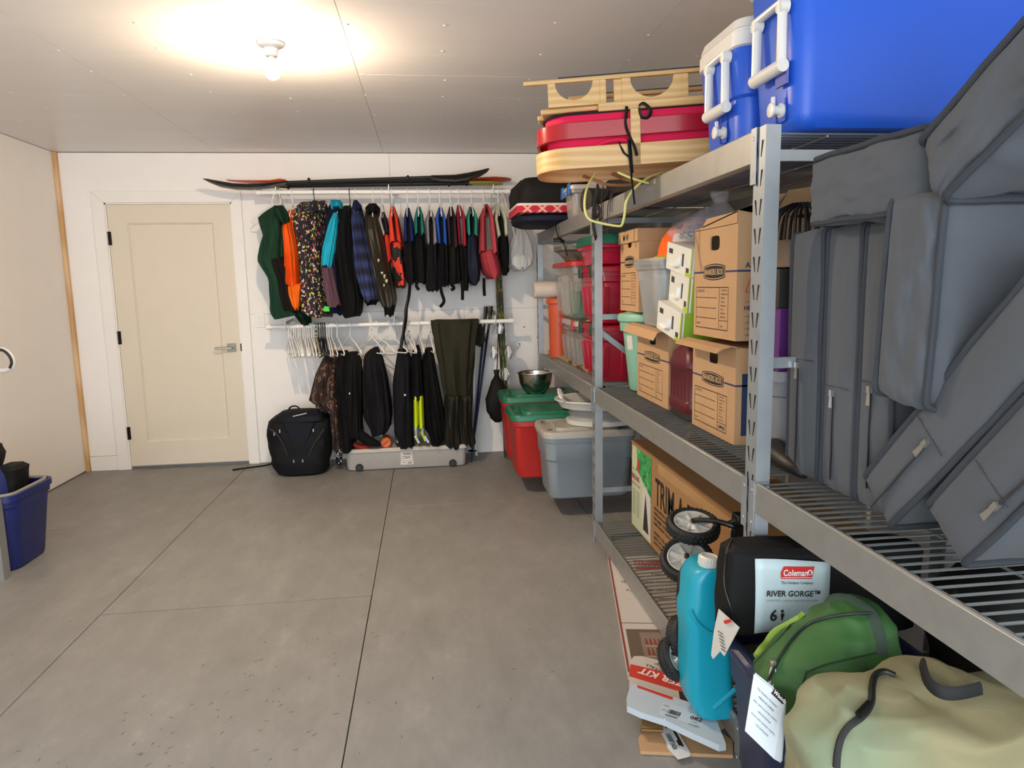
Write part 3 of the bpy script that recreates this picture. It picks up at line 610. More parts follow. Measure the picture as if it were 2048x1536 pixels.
ft = MB(); ft.loft([[W(697, 862, Y=5.3)+Vector((0, 0.06*cos(a), 0.03*sin(a))) for a in [2*pi*k/12 for k in range(12)]]]+[[W(x, y, Y=5.26)+Vector((0, w_*cos(a), h_*sin(a))) for a in [2*pi*k/12 for k in range(12)]] for x, y, w_, h_ in ((712, 858, 0.055, 0.07), (728, 876, 0.05, 0.055), (745, 884, 0.045, 0.035), (758, 888, 0.03, 0.02), (762, 889, 0.012, 0.008))])
obj(ft, 'wader_foot', FAB('121110', 0.3), t)
obj(MB().lathe([(0.0, -0.004), (0.008, -0.003), (0.008, 0.004)], W(700, 787, Y=5.165), 'Y', 10), 'snap_button', M('c8beb4', 0.4), t, 'pale snap button')
rows = [(694, 748, 757), (704, 732, 761), (716, 727, 766), (760, 726, 775), (800, 727, 780), (830, 729, 784), (840, 734, 782), (854, 742, 780), (864, 744, 770)]
solo(cloth(rows, 0.19, seed=86, fold=0.014), 'black_cloth_bundle', BLK2, 'short black garment with ragged hem hanging midway on lower rail', 'garment', TG, )
rows = [(697, 797, 814), (720, 793, 824), (760, 787, 826), (820, 788, 827), (862, 789, 827), (888, 800, 828)]
t = root('snap_trousers', 'black trousers with one pale snap beside the yellow leg trousers', 'trousers', rows, TG)
obj(cloth(rows, 0.19, seed=88, Yc=5.38), 'trouser_legs', BLK2, t)
obj(MB().lathe([(0.0, -0.004), (0.008, -0.003), (0.008, 0.01)], W(810, 790, Y=5.185), 'Y', 10), 'snap_button', M('c8beb4', 0.4), t, 'pale snap button')
rows = [(690, 832, 838), (704, 824, 842), (730, 824, 845), (792, 824, 850)]
t = root('hi_vis_trousers', 'black trousers with fluorescent yellow and white lower legs', 'trousers', rows, TG, 5.36)
obj(cloth(rows, 0.18, seed=90, Yc=5.36), 'seat', BLK, t)
HIV = M('cfe01c', 0.7, var=0.05); REFL = M('c6d4e2', 0.4, var=0.05)
for a, dyc in (([(788, 827, 837), (849, 828, 838)], 0), ([(788, 836, 847), (849, 838, 849)], -0.01)):
    obj(cloth(a, 0.13, seed=91, Yc=5.31+dyc, fold=0.003, top=0.02, t0=0.9), 'trouser_leg', HIV, t, 'fluorescent yellow leg')
for pa in (([(849, 828, 836), (864, 830, 836)]), ([(849, 840, 849), (862, 843, 849)])): obj(cloth(pa, 0.12, seed=92, Yc=5.3, fold=0.002, top=0.02, t0=0.9), 'reflective_band', REFL, t, 'white reflective band')
for pa in (([(863, 829, 836), (874, 831, 837)]), ([(860, 839, 850), (874, 846, 853)])): obj(cloth(pa, 0.11, seed=93, Yc=5.3, fold=0.002, top=0.02, t0=0.9), 'trouser_cuff', HIV, t, 'yellow cuff')
for p_, q_ in (((830, 872), (838, 886)), ((849, 872), (857, 885))): obj(MB().tube([W(p_[0], p_[1], Y=5.2), W(q_[0], q_[1], Y=5.2)], 0.0095, 8), 'cuff_tie', REFL, t, 'white tie end')
rows = [(695, 852, 864), (712, 845, 868), (760, 846, 876), (820, 848, 888), (856, 852, 893), (872, 862, 890), (884, 862, 880)]
solo(cloth(rows, 0.18, seed=95, nf=14, fold=0.012), 'quilted_trousers', BLK, 'black quilted trousers hanging between yellow legs and olive waders', 'trousers', TG)
# olive chest waders over the rail
OW = M('2b291c', 0.8, var=0.25, vs=7, bs=30, bst=0.3, spec=0.2)
rows = [(639, 862, 958), (660, 864, 955), (690, 870, 951), (740, 880, 946), (795, 890, 944)]
t = root('olive_waders', 'olive green rubber chest waders with boots draped over lower rail', 'waders', rows, Yc=5.36)
obj(cloth(rows, 0.075, Yc=5.37, seed=97, fold=0.014, nf=7, top=0.02, t0=0.8), 'wader_top', OW, t)
obj(cloth([(641, 930, 960), (660, 935, 965), (681, 950, 971), (690, 945, 964)], 0.03, Yc=5.46, seed=98, top=0.02, t0=0.7), 'wader_bib', OW, t)
for a in ([(790, 890, 921), (850, 888, 920), (870, 886, 922), (888, 888, 922), (894, 898, 918)], [(790, 918, 945), (850, 922, 943), (868, 922, 948), (885, 926, 951), (889, 930, 946)]):
    obj(cloth(a, 0.085, Yc=5.33, seed=99, top=0.02, t0=0.8, fold=0.008), 'rubber_boot', M('1f1d15', 0.62, var=0.2, spec=0.3), t)
# black dangling cord, dotted gloves, orange cap bottle
cl = MB(); cl.tube(smooth_path([W(816, 590, Y=5.3), W(812, 620, Y=5.3), W(806, 660, Y=5.28), W(803, 700, Y=5.28)], 5), 0.007, 6); cl.tube(smooth_path([W(815, 600, Y=5.32), W(813, 640, Y=5.32), W(808, 670, Y=5.33), W(812, 690, Y=5.33)], 5), 0.006, 6)
solo(cl, 'webbing_cord', BLACKM, 'thin black webbing cord looped in front of the lower rail', 'cord')
DOT = cells([(0, '0d0d0e'), (0.86, 'cfcfca')], 110, rough=0.8)
lidz = W(800, 897, Y=5.30).z
# ---------------------------------------------------------------- things on the floor along the back wall
def ellring(c, a, b, ax, n=20, e=2.0, by=None):
    out = []
    for k in range(n):
        t = 2*pi*k/n; u = a*math.copysign(abs(cos(t))**(2/e), cos(t)); v = b*math.copysign(abs(sin(t))**(2/e), sin(t))
        out.append(Vector(c)+(Vector((u, v, 0)) if ax == 'Z' else Vector((0, u, v)) if ax == 'X' else Vector((u, 0, v))))
    return out
def blob(rows, n=36, e=2.6, lump=0.008, seed=0, M=None, ridge=0):
    "lumpy soft body from level rings (z, cx, cy, half width, half depth)"
    m = MB(M)
    rings = []
    sd = 9 if ridge else 4
    for k in range(len(rows)*sd-(sd*1-1) if False else (len(rows)-1)*sd+1):
        t = k/sd; i = min(int(t), len(rows)-2); u = t-i; r = [rows[i][j]+(rows[i+1][j]-rows[i][j])*u for j in range(5)]
        ring = sell(r[3], r[4], r[0], r[1], r[2], n, e)
        for p in ring:
            g = noise.noise(Vector((p.x*9+seed, p.y*9, p.z*11)))+0.5*noise.noise(Vector((p.x*24+seed, p.y*24, p.z*20)))
            d_ = Vector((p.x-r[1], p.y-r[2], 0)); d_ = d_.normalized() if d_.length else d_
            if ridge: g2 = 1-2*abs(noise.noise(Vector((p.x*6+seed*2, p.y*6, p.z*5+p.x*3)))); p += (d_+Vector((0, 0, 0.6)))*(g2-0.5)*ridge
            p += d_*g*lump
        rings.append(ring)
    return m.loft(rings)
# black backpack
t = thing('backpack', 'large black and navy backpack standing on the floor below empty hangers', 'backpack', (-0.99, 5.32, 0))
NAVYN = NYL('10131c', 0.25); BLKN = NYL('0c0c0e', 0.3)
obj(blob([(0.0, -0.985, 5.36, 0.16, 0.13), (0.02, -0.985, 5.36, 0.19, 0.16), (0.1, -0.99, 5.36, 0.212, 0.175), (0.22, -0.99, 5.37, 0.237, 0.175), (0.34, -0.99, 5.38, 0.237, 0.165), (0.405, -0.99, 5.39, 0.228, 0.15), (0.43, -0.985, 5.4, 0.205, 0.13), (0.445, -0.98, 5.4, 0.17, 0.1)], lump=0.016, seed=3, e=3.4), 'pack_body', BLKN, t)
obj(blob([(0.395, -0.975, 5.30, 0.155, 0.065), (0.41, -0.975, 5.30, 0.178, 0.08), (0.45, -0.975, 5.31, 0.175, 0.085), (0.48, -0.97, 5.34, 0.14, 0.07), (0.487, -0.97, 5.35, 0.1, 0.04)], lump=0.006, seed=9), 'top_lid', NAVYN, t)
fp = MB(); a_ = [W(x, y, Y=5.20) for x, y in ((566, 846), (628, 846), (602, 912), (596, 912))]; fp.prism(a_, (0, 0.05, 0)); obj(fp, 'front_panel', NAVYN, t, bevel=0.004)
for sg, pts in ((0, ((540, 858), (552, 866), (565, 885), (575, 910))), (1, ((648, 858), (640, 872), (628, 890), (618, 912)))):
    obj(MB().tube(smooth_path([W(x, y, Y=5.19 if sg == 0 else 5.19) for x, y in pts], 5), 0.006, 6, flat=0.5), 'zipper', M('24262c', 0.4), t)
hd = MB(); hd.tube(smooth_path([W(577, 823, Y=5.36), W(580, 815, Y=5.36), W(589, 812, Y=5.36), W(597, 815, Y=5.36), W(601, 823, Y=5.36)], 5), 0.008, 8, flat=0.5); obj(hd, 'carry_handle', BLKN, t)
for x, y in ((549, 868), (560, 862), (627, 860), (588, 922), (606, 921)):
    obj(MB().box(*[c for q in (W(x, y, Y=5.19),) for c in (q.x-0.004, q.x+0.004, q.y-0.012, q.y+0.02, q.z-0.012, q.z+0.012)]), 'zipper_pull', M('9a9a96', 0.35, 0.8), t)
lg = MB(); w_ = W(600, 832, Y=5.215)
m = MB(); m.tube([w_+Vector((-0.05+0.004*k, -0.006-0.0015*abs(k-12)*0, 0.002*sin(k*2.1)+0.0008*k)) for k in range(26)], 0.0035, 5); obj(m, 'embroidered_mark', M('cfc4bc', 0.5, var=0), t, 'small pale embroidered mark')
st_ = MB(); st_.tube(smooth_path([W(465, 940, Z=0.012), W(500, 935, Z=0.012), W(530, 931, Z=0.014), W(545, 927, Z=0.02)], 4), 0.008, 6, flat=0.4)
obj(st_, 'loose_strap', BLKN, t)
# underbed box
BX0, BX1, BY0, BY1 = -0.665, 0.275, 5.275, 5.64
t = thing('underbed_box', 'long flat translucent grey storage box on wheels under the trousers', 'storage box', ((BX0+BX1)/2, 5.46, 0))
UB_ = M('a9a49d', 0.35, var=0.08, vs=20, bs=200, bst=0.2, alpha=1)
cx_, cy_, w_, d_ = (BX0+BX1)/2, (BY0+BY1)/2, BX1-BX0, BY1-BY0
m = MB(); m.loft([rrect(w_-0.05, d_-0.03, 0.03, 0.006, cx_, cy_), rrect(w_-0.035, d_-0.015, 0.035, 0.02, cx_, cy_), rrect(w_-0.02, d_-0.004, 0.04, 0.14, cx_, cy_), rrect(w_+0.0, d_+0.01, 0.045, 0.142, cx_, cy_), rrect(w_+0.0, d_+0.01, 0.045, 0.152, cx_, cy_)]); obj(m, 'box_body', UB_, t)
m = MB(); m.loft([rrect(w_+0.02, d_+0.02, 0.05, 0.146, cx_, cy_), rrect(w_+0.022, d_+0.022, 0.05, 0.165, cx_, cy_), rrect(w_+0.008, d_+0.008, 0.045, 0.172, cx_, cy_), rrect(w_-0.03, d_-0.03, 0.035, 0.172, cx_, cy_), rrect(w_-0.04, d_-0.04, 0.03, 0.166, cx_, cy_)]); obj(m, 'lid', M('c9bfae', 0.4, var=0.06), t)
for px in (719, 906):
    p = W(px, 940, Y=5.275); w = obj(MB().lathe([(0.026, -0.012), (0.029, -0.008), (0.029, 0.004), (0.02, 0.012)], (p.x, 5.277, 0.029), 'Y', 18), 'wheel', BLACKM, t)
    obj(MB().lathe([(0.011, -0.003), (0.011, 0.0)], (p.x, 5.265, 0.029), 'Y', 12), 'hub', M('2e2e30', 0.4), w)
p = W(814, 921, Y=5.275)
lb = obj(MB().box(p.x-0.048, p.x+0.048, 5.2765, 5.284, 0.035, 0.142), 'paper_label', M('ded5cb', 0.6, var=0.03), t)
k = MB(); o_ = Vector((p.x, 5.2765, 0)); 
for a0, b0, c0, e0 in ((-0.045, 0.045, 0.137, 0.139), (-0.045, 0.045, 0.066, 0.068), (-0.045, -0.043, 0.066, 0.139), (0.043, 0.045, 0.066, 0.139)): strip(k, o_, (1, 0, 0), (0, 0, 1), a0, b0, c0, e0)
for i in range(7): strip(k, o_, (1, 0, 0), (0, 0, 1), 0.005+i*0.005, 0.0075+i*0.005, 0.04, 0.058)
for a0, c0, w0_ in ((-0.036, 0.098, 0.03), (-0.01, 0.092, 0.035), (-0.036, 0.084, 0.05), (-0.034, 0.05, 0.025)): strip(k, o_, (1, 0, 0), (0, 0, 1), a0, a0+w0_, c0, c0+0.004)
obj(k, 'label_print', M('4a4440', 0.7, var=0), lb, smooth=0, kind='stuff')
text('Sterilite', 'lettering', M('b5504c', 0.7, var=0), o_+Vector((0, -0.0008, 0.116)), (1, 0, 0), (0, 0, 1), 0.019, lb, 'CENTER', bold=0.0006)
# orange bottle, dotted gloves, red shoe on the lid
t = thing('orange_canister', 'small orange canister with a slotted round cap lying on underbed box', 'canister', W(774, 899, Y=5.33))
c = W(772, 889, Y=5.30); AX = Matrix(((0.35, 0, -0.25), (0.0, 0, 0.94), (0, 1, 0))).to_3x3()
m = MB(); m.lathe([(0.036, 0.0), (0.04, 0.006), (0.04, 0.03), (0.036, 0.034), (0.034, 0.14), (0.02, 0.15)], Vector((c.x, 5.28, 0.172+0.0405)), 'Y', 24); obj(m, 'canister_body', M('d8621c', 0.45, var=0.06), t)
ro = MB(); ro.M = Matrix.Translation((c.x, 5.2795, 0.2125)) @ Matrix.Rotation(rad(-40), 4, 'Y'); ro.box(-0.028, 0.028, -0.0015, 0.004, -0.003, 0.003); obj(ro, 'cap_slot', M('6d2c0c', 0.6), t, 'dark slot in the cap')
gl = blob([(0.172, 0, 0, 0.03, 0.05), (0.19, 0, 0, 0.038, 0.055), (0.22, 0.0, 0, 0.034, 0.05), (0.27, -0.008, 0, 0.022, 0.03), (0.3, -0.012, 0, 0.012, 0.015)], lump=0.01, seed=5, M=Matrix.Translation((W(801, 890, Y=5.33).x, 5.335, 0)))
solo(gl, 'dotted_glove', DOT, 'black grip glove with white dots beside the orange canister', 'glove')
gl = blob([(0.03, 0, 0, 0.015, 0.03), (0.06, 0, 0, 0.024, 0.035), (0.14, 0.004, 0, 0.024, 0.035), (0.2, 0.006, 0, 0.02, 0.03), (0.23, 0.006, 0, 0.012, 0.02)], lump=0.008, seed=6, M=Matrix.Translation((W(680, 900, Y=5.3).x-0.015, 5.36, 0)))
solo(gl, 'dotted_glove', DOT, 'black grip glove with white dots hanging at left end of underbed box', 'glove')
sh = MB(); sh.loft([[W(x, y, Y=5.31)+Vector((0, 0.035*cos(a)*s_, (0.025*s_)*sin(a))) for a in [2*pi*k/12 for k in range(12)]] for x, y, s_ in ((703, 880, 0.5), (708, 888, 0.9), (718, 893, 0.9), (730, 894, 0.8), (738, 895, 0.55), (741, 896, 0.2))])
solo(sh, 'red_shoe', M('a82a1e', 0.5, var=0.2), 'red slipper lying on underbed box under the black waders', 'shoe')
# poles, skis, stuff sack
for k, (p0, p1, lab) in enumerate(((((972, 616), 5.60), ((951, 832), 5.45), 'dark blue ski pole leaning on the wall, nearer the waders'), (((982, 615), 5.62), ((954, 832), 5.45), 'dark blue ski pole leaning on the wall, nearer the skis'))):
    A, B = W(*p0[0], Y=p0[1]), W(*p1[0], Y=p1[1]); B = A+(B-A)*1.30 if False else B; D_ = (B-A).normalized(); E_ = A+D_*(-(A.z-0.002)/D_.z)
    t = thing('ski_pole', lab, 'ski pole', E_)
    obj(MB().tube([A, E_], [0.011, 0.007], 8), 'shaft', M('2a3450', 0.3, 0.4), t)
    g = MB(); g.tube([A+D_*-0.01, A+D_*0.03, A+D_*0.12], [0.017, 0.016, 0.013], 8); obj(g, 'grip', BLACKM, t)
    obj(MB().tube(smooth_path([A, A+Vector((0.03, -0.03, -0.06)), A+Vector((0.035, -0.03, -0.13)), A+Vector((0.01, 0, -0.02))], 4), 0.004, 5), 'wrist_loop', BLACKM, t)
    q = A+D_*((A.z-0.09)/-D_.z); obj(MB().lathe([(0.012, 0.01), (0.035, 0), (0.035, -0.004), (0.01, -0.006)], q, 'Z', 14), 'basket', BLACKM, t)
for k, dx in enumerate((0, 9)):
    A, B = W(995+dx*0.4, 545, Y=5.56), W(1013+dx*0.6, 903, Y=5.42)
    B = Vector((B.x, B.y, 0.02)); t = thing('ski', ('worn lime edged ski standing against the wall behind vests, left of the pair' if k == 0 else 'worn lime edged ski standing against the wall, closer to the rack'), 'ski', Vector((B.x, B.y, 0)), 'pair of skis on the back wall')
    rows_ = []
    for s_, wv_, off_ in ((0, 0.04, -0.02), (0.03, 0.044, -0.004), (0.1, 0.04, 0), (0.5, 0.034, 0), (0.9, 0.04, 0), (0.97, 0.036, -0.012), (1.0, 0.02, -0.04)):
        p = B+(A-B)*s_+Vector((0, off_, 0)); wd = 0.5*wv_
        rows_.append([p+Vector((-wd, 0.008, 0)), p+Vector((-wd, -0.008, 0)), p+Vector((wd, -0.008, 0)), p+Vector((wd, 0.008, 0))])
    sm_ = MB(); sm_.loft(rows_)
    sb_ = obj(sm_, 'ski_base', cells([(0, '23241b'), (0.5, '5f6a2a'), (0.56, '15150f'), (0.62, '6e5a3a')], 7, (6, 1, 0.7), sm=True), t)
    for px_, py_ in (((988, 704), (1000, 655)) if k == 0 else ((1018, 704), (1012, 748))):
        c = W(px_, py_, Y=5.45); bb = MB(); bb.box(c.x-0.018, c.x+0.018, c.y-0.02, c.y+0.05, c.z-0.05, c.z+0.05); bb.tube([c+Vector((-0.02, -0.01, 0.03)), c+Vector((-0.032, -0.03, 0)), c+Vector((-0.02, -0.01, -0.04))], 0.008, 6)
        bb.tube([c+Vector((0.0, -0.02, 0.05)), c+Vector((0.02, -0.05, 0.0)), c+Vector((0.004, -0.02, -0.05))], 0.009, 6)
        obj(bb, 'binding', M('b9b6b2', 0.3, 0.5), t, 'silver binding', bevel=0.004)
dk = blob([(W(990, 845, Y=5.4).z, 0.525, 5.42, 0.02, 0.02), (0.34, 0.525, 5.42, 0.05, 0.045), (0.40, 0.532, 5.42, 0.09, 0.06), (0.5, 0.532, 5.42, 0.096, 0.065), (0.6, 0.532, 5.43, 0.06, 0.045), (0.655, 0.53, 5.44, 0.028, 0.025), (0.68, 0.53, 5.45, 0.016, 0.016), (0.72, 0.53, 5.46, 0.026, 0.02)], lump=0.012, seed=12, n=28)
t = thing('stuff_sack', 'black drawstring stuff sack hanging in front of the skis', 'sack', (0.527, 5.42, W(990, 845, Y=5.4).z))
obj(dk, 'sack_body', NYL('100e0c', 0.3), t); obj(MB().tube(smooth_path([(0.53, 5.45, 0.68), (0.545, 5.46, 0.9), (0.55, 5.42, LZ+0.02)], 4), 0.004, 5), 'drawstring', BLACKM, t)
wp = MB(); a, b2 = W(946, 729, Y=5.62), W(952, 880, Y=5.60); wp.tube([Vector((b2.x, b2.y, 0.0)), a], 0.012, 4); solo(wp, 'white_pole', M('c5c6c4', 0.35, 0.2), 'thin white square pole leaning on wall behind the waders', 'pole')

# ---------------------------------------------------------------- tote bins
def tote(name, label, cx, cy, z, w, d, h, col, lid=None, group=None, lidcol=None, taper=0.09, r=0.06, cat='storage bin', rim=True, rib=0, handle=True, open_=False, shoulder=0.72, latch=None, lidh=0.035, alpha=1, wall=0.006, xtra=0):
    t = thing(name, label, cat, (cx, cy, z), group)
    rg = lambda f, zz, rr=1.0: rrect(w*f[0], d*f[1], r*rr, z+zz, cx, cy)
    k0 = (1-taper*1.3, 1-taper*1.3*w/d*0.8) if taper*w/d < 0.5 else (1-taper, 1-taper)
    def at(u, g=0.0): return ((w*(1-taper*(1-u))+g-0.02)/w, (d-taper*w*(1-u)+g-0.02)/d)
    prof = [(at(0, -0.03), 0.0), (at(0, -0.008), 0.006), (at(0.02), 0.02), (at(shoulder*0.98), h*shoulder), (at(shoulder, 0.016), h*(shoulder+0.03)), (at(1, 0.006), h-0.03), (at(1, 0.02), h-0.03), (at(1, 0.02), h)]
    m = MB(); rings = [rg(f, zz) for f, zz in prof]
    if open_ or lid is None:
        inn = [(at(1, -0.004), h), (at(1, -0.004), h-0.03), (at(0.05, -0.012), 0.012)]
        rings += [rg(f, zz) for f, zz in inn]; m.loft(rings)
    else: m.loft(rings)
    b = obj(m, 'bin_body', col, t)
    if lid is not None:
        m = MB(); lh = lidh
        P = [(at(1, 0.024), h-0.012), (at(1, 0.032), h-0.01), (at(1, 0.032), h+lh*0.45), (at(1, 0.018), h+lh*0.8), (at(1, -0.03), h+lh*0.8), (at(1, -0.05), h+lh*0.45), (at(1, -0.13), h+lh*0.45), (at(1, -0.15), h+lh)]
        m.loft([rg(f, zz) for f, zz in P]); lo = obj(m, 'lid', lid, t)
        if handle:
            m = MB(); m.tube(smooth_path([(cx-w*0.36, cy+d*s_, z+h+lh*1.0) for s_ in (-0.2, 0, 0.2)], 3), 0.012, 6, flat=0.4, up=(0, 0, 1)); obj(m, 'lid_ridge', lid, lo)
            for s_ in (-1, 1):
                q_ = rrect(0.03, 0.018, 0.008, z+h+lh*0.82, cx-w*0.46+0.02, cy+s_*d*0.3, 3); mm = MB(); mm.loft([q_, [p+Vector((0, 0, 0.0012)) for p in q_]]); obj(mm, 'lid_notch', M('1a1a1a', 0.9, var=0), lo)
    if rib:
        m = MB()
        for i in range(rib):
            yy = cy-d*0.36+d*0.72*i/(rib-1)
            m.prism([(cx-w*(0.5-taper*0.42), yy-0.012, z+0.03), (cx-w*0.5+0.006, yy-0.016, z+h*0.68), (cx-w*0.5+0.006, yy+0.016, z+h*0.68), (cx-w*(0.5-taper*0.42), yy+0.012, z+0.03)], (0.05, 0, 0))
        for i in range(rib+1):
            xx = cx-w*0.40+w*0.80*i/rib
            m.prism([(xx-0.014, cy-d/2+0.034, z+0.03), (xx-0.018, cy-d/2+0.004, z+h*0.68), (xx+0.018, cy-d/2+0.004, z+h*0.68), (xx+0.014, cy-d/2+0.034, z+0.03)], (0, 0.05, 0))
        obj(m, 'ribs', col, b, bevel=0.004, kind='stuff')
    if latch:
        lc, spots = latch
        for (lx, ly) in spots:
            m = MB(); m.box(lx-0.011, lx+0.006, ly-0.03, ly+0.03, z+h-0.04, z+h+0.026, top=(0.002, 0.004)); obj(m, 'latch', lc, t, bevel=0.004)
    return t
RED = M('b3241d', 0.5, var=0.07, bs=220, bst=0.25); GRNL = M('1c6f52', 0.42, var=0.12, vs=18, bs=160, bst=0.2)
DZ_ = BOT+0.002
tote('red_tote', 'red storage tote with green lid carrying the steel mixing bowl', 0.80, 5.10, DZ_, 0.56, 0.44, 0.44, RED, GRNL, 'red totes with green lids', shoulder=0.86)
tote('red_tote', 'red storage tote with green lid standing between the grey tote and bowl tote', 0.81, 4.62, DZ_, 0.57, 0.45, 0.40, RED, GRNL, 'red totes with green lids', shoulder=0.86)
GREYB = M('7f878c', 0.5, var=0.07, bs=220, bst=0.25); GREYL = M('a39d93', 0.5, var=0.1, vs=14, bs=160, bst=0.2)
tote('grey_tote', 'grey storage tote with grey lid, behind the middle rack post', 0.93, 4.12, DZ_, 0.55, 0.42, 0.385, GREYB, GREYL, shoulder=0.6)
# mixing bowl
c = W(1071, 778, Y=5.02); bz = DZ_+0.44+0.036; r_ = 0.132
t = thing('mixing_bowl', 'stainless steel mixing bowl on the far green lid', 'bowl', (c.x, 5.02, bz))
STEEL = M('b7b0a6', 0.22, 1.0, var=0.05)
obj(MB().lathe([(0.05, 0), (0.07, 0.004), (0.095, 0.03), (0.115, 0.075), (0.124, 0.12), (0.127, 0.15), (0.125, 0.15), (0.121, 0.12), (0.112, 0.078), (0.092, 0.034), (0.06, 0.01), (0.0, 0.008)], (c.x, 5.02, bz), n=40, caps=(True, False)), 'bowl_body', STEEL, t, smooth=60)
obj(MB().lathe([(0.126, 0.146), (0.133, 0.148), (0.135, 0.153), (0.132, 0.157), (0.125, 0.153)], (c.x, 5.02, bz), n=40, caps=(False, False)), 'rolled_rim', STEEL, t, smooth=60)
# things on the second red tote: dark pan with paper cards
c = Vector((1.0, 4.5, DZ_+0.44+0.0)); zt = DZ_+0.40+0.036
t = thing('dark_pan', 'dark round pan holding small printed cards on the nearer green lid', 'pan', (0.99, 4.55, zt))
obj(MB().lathe([(0.09, 0), (0.12, 0.015), (0.13, 0.05), (0.134, 0.05), (0.134, 0.053), (0.126, 0.053), (0.116, 0.02), (0.0, 0.012)], (0.99, 4.55, zt), n=28, caps=(True, False)), 'pan_body', M('1d1c1a', 0.4, var=0.2), t)
for k_, (dx, dy, rz_) in enumerate(((-0.07, -0.02, 20), (-0.03, -0.05, -15), (0.0, 0.0, 35))):
    mm = MB(Matrix.Translation((0.99+dx, 4.55+dy, zt+0.058)) @ Matrix.Rotation(rad(rz_), 4, 'Z') @ Matrix.Rotation(rad(75), 4, 'X')); mm.box(-0.02, 0.02, -0.03, 0.035, -0.001, 0.001); cd_ = obj(mm, 'printed_card', M('cfc5ba', 0.6), t)
    m2 = MB(mm.M.copy()); m2.box(-0.018, 0.018, 0.012, 0.03, 0.001, 0.0016); obj(m2, 'card_print', M('8c2f2a', 0.6), cd_)
bk = blob([(zt+0.001, 0, 0, 0.06, 0.07), (zt+0.03, 0, 0, 0.1, 0.09), (zt+0.1, 0, 0, 0.11, 0.09), (zt+0.15, 0, 0, 0.06, 0.05)], lump=0.02, seed=21, M=Matrix.Translation((1.13, 4.72, 0)))
solo(bk, 'black_bundle', NYL('15161a', 0.3), 'black cloth bundle pushed under the middle shelf behind the pan', 'bundle')
# white collapsible basin on the grey tote
zt = DZ_+0.385+0.036
t = thing('collapsible_basin', 'white and grey collapsible wash basin resting on the grey tote lid', 'basin', (1.05, 4.12, zt))
WPL = M('cdc9c1', 0.4, var=0.06); GPL = M('8b8b88', 0.5, var=0.08)
e_ = lambda a, zz: [Vector((1.05+a*1.15*cos(2*pi*k/36), 4.12+a*0.85*sin(2*pi*k/36), zt+zz)) for k in range(36)]
m = MB(); m.loft([e_(0.17, 0), e_(0.195, 0.003), e_(0.2, 0.03), e_(0.185, 0.033)]); obj(m, 'base_ring', WPL, t)
m = MB(); m.loft([e_(0.185, 0.033), e_(0.178, 0.05), e_(0.188, 0.07), e_(0.18, 0.085), e_(0.19, 0.1)], (False, False)); obj(m, 'folding_wall', GPL, t)
m = MB(); m.loft([e_(0.19, 0.1), e_(0.225, 0.105), e_(0.245, 0.14), e_(0.26, 0.15), e_(0.26, 0.158), e_(0.238, 0.15), e_(0.2, 0.11), e_(0.1, 0.1)], (False, True)); obj(m, 'upper_rim', WPL, t)
m = MB(); m.tube(smooth_path([(0.80, 4.02, zt+0.155), (0.765, 4.0, zt+0.19), (0.775, 4.09, zt+0.215), (0.80, 4.2, zt+0.19), (0.815, 4.2, zt+0.155)], 5), 0.015, 8, flat=0.6); obj(m, 'carry_handle', WPL, t)

# ---------------------------------------------------------------- middle shelf, far bay
S = MID+0.004
m = MB(); m.prism([(0.955, 4.02, S), (0.93, 5.36, S), (0.965, 5.36, S), (0.99, 4.02, S)], (0, 0, 0.028))
t = thing('flat_cardboard_box', 'long slim cardboard box lying along the front edge of far shelf', 'box', (0.96, 4.7, S))
obj(m, 'carton', KRAFT, t, bevel=0.001)
k = MB()
for y0_, l_ in ((4.35, 0.12), (4.62, 0.09), (4.86, 0.14), (5.1, 0.08), (4.2, 0.07)): strip(k, (0.93+0.0186*(5.36-4.69), 4.69, S), (-0.0186, -1, 0), (0, 0, 1), 4.69-y0_, 4.69-y0_+l_, 0.006, 0.022, 0.0012)
obj(k, 'print_blocks', M('5b4226', 0.8), t, smooth=0, kind='stuff')
# orange tube, white roll
t = thing('orange_bucket_tube', 'tall orange cylindrical container at the far end of middle shelf', 'container', (0.93, 5.05, S))
OR = M('c9542f', 0.45, var=0.06)
obj(MB().lathe([(0.05, 0.03), (0.06, 0.03), (0.066, 0.0295), (0.068, 0.05), (0.075, 0.44)], (0.955, 5.05, S-0.0285), n=28), 'container_wall', OR, t)
obj(MB().lathe([(0.078, 0.42), (0.088, 0.425), (0.088, 0.455), (0.08, 0.46)], (0.955, 5.05, S-0.0285), n=28), 'rim', OR, t)
m = MB(); m.lathe([(0.055, 0), (0.062, 0.006), (0.062, 0.34), (0.05, 0.35)], (0.785, 5.12, S+0.4325+0.0625), 'X', 24)
solo(m, 'paper_roll', M('d8c9bd', 0.45, var=0.1, bs=25, bst=0.4), 'pale wrapped roll lying on top of the orange container', 'roll')
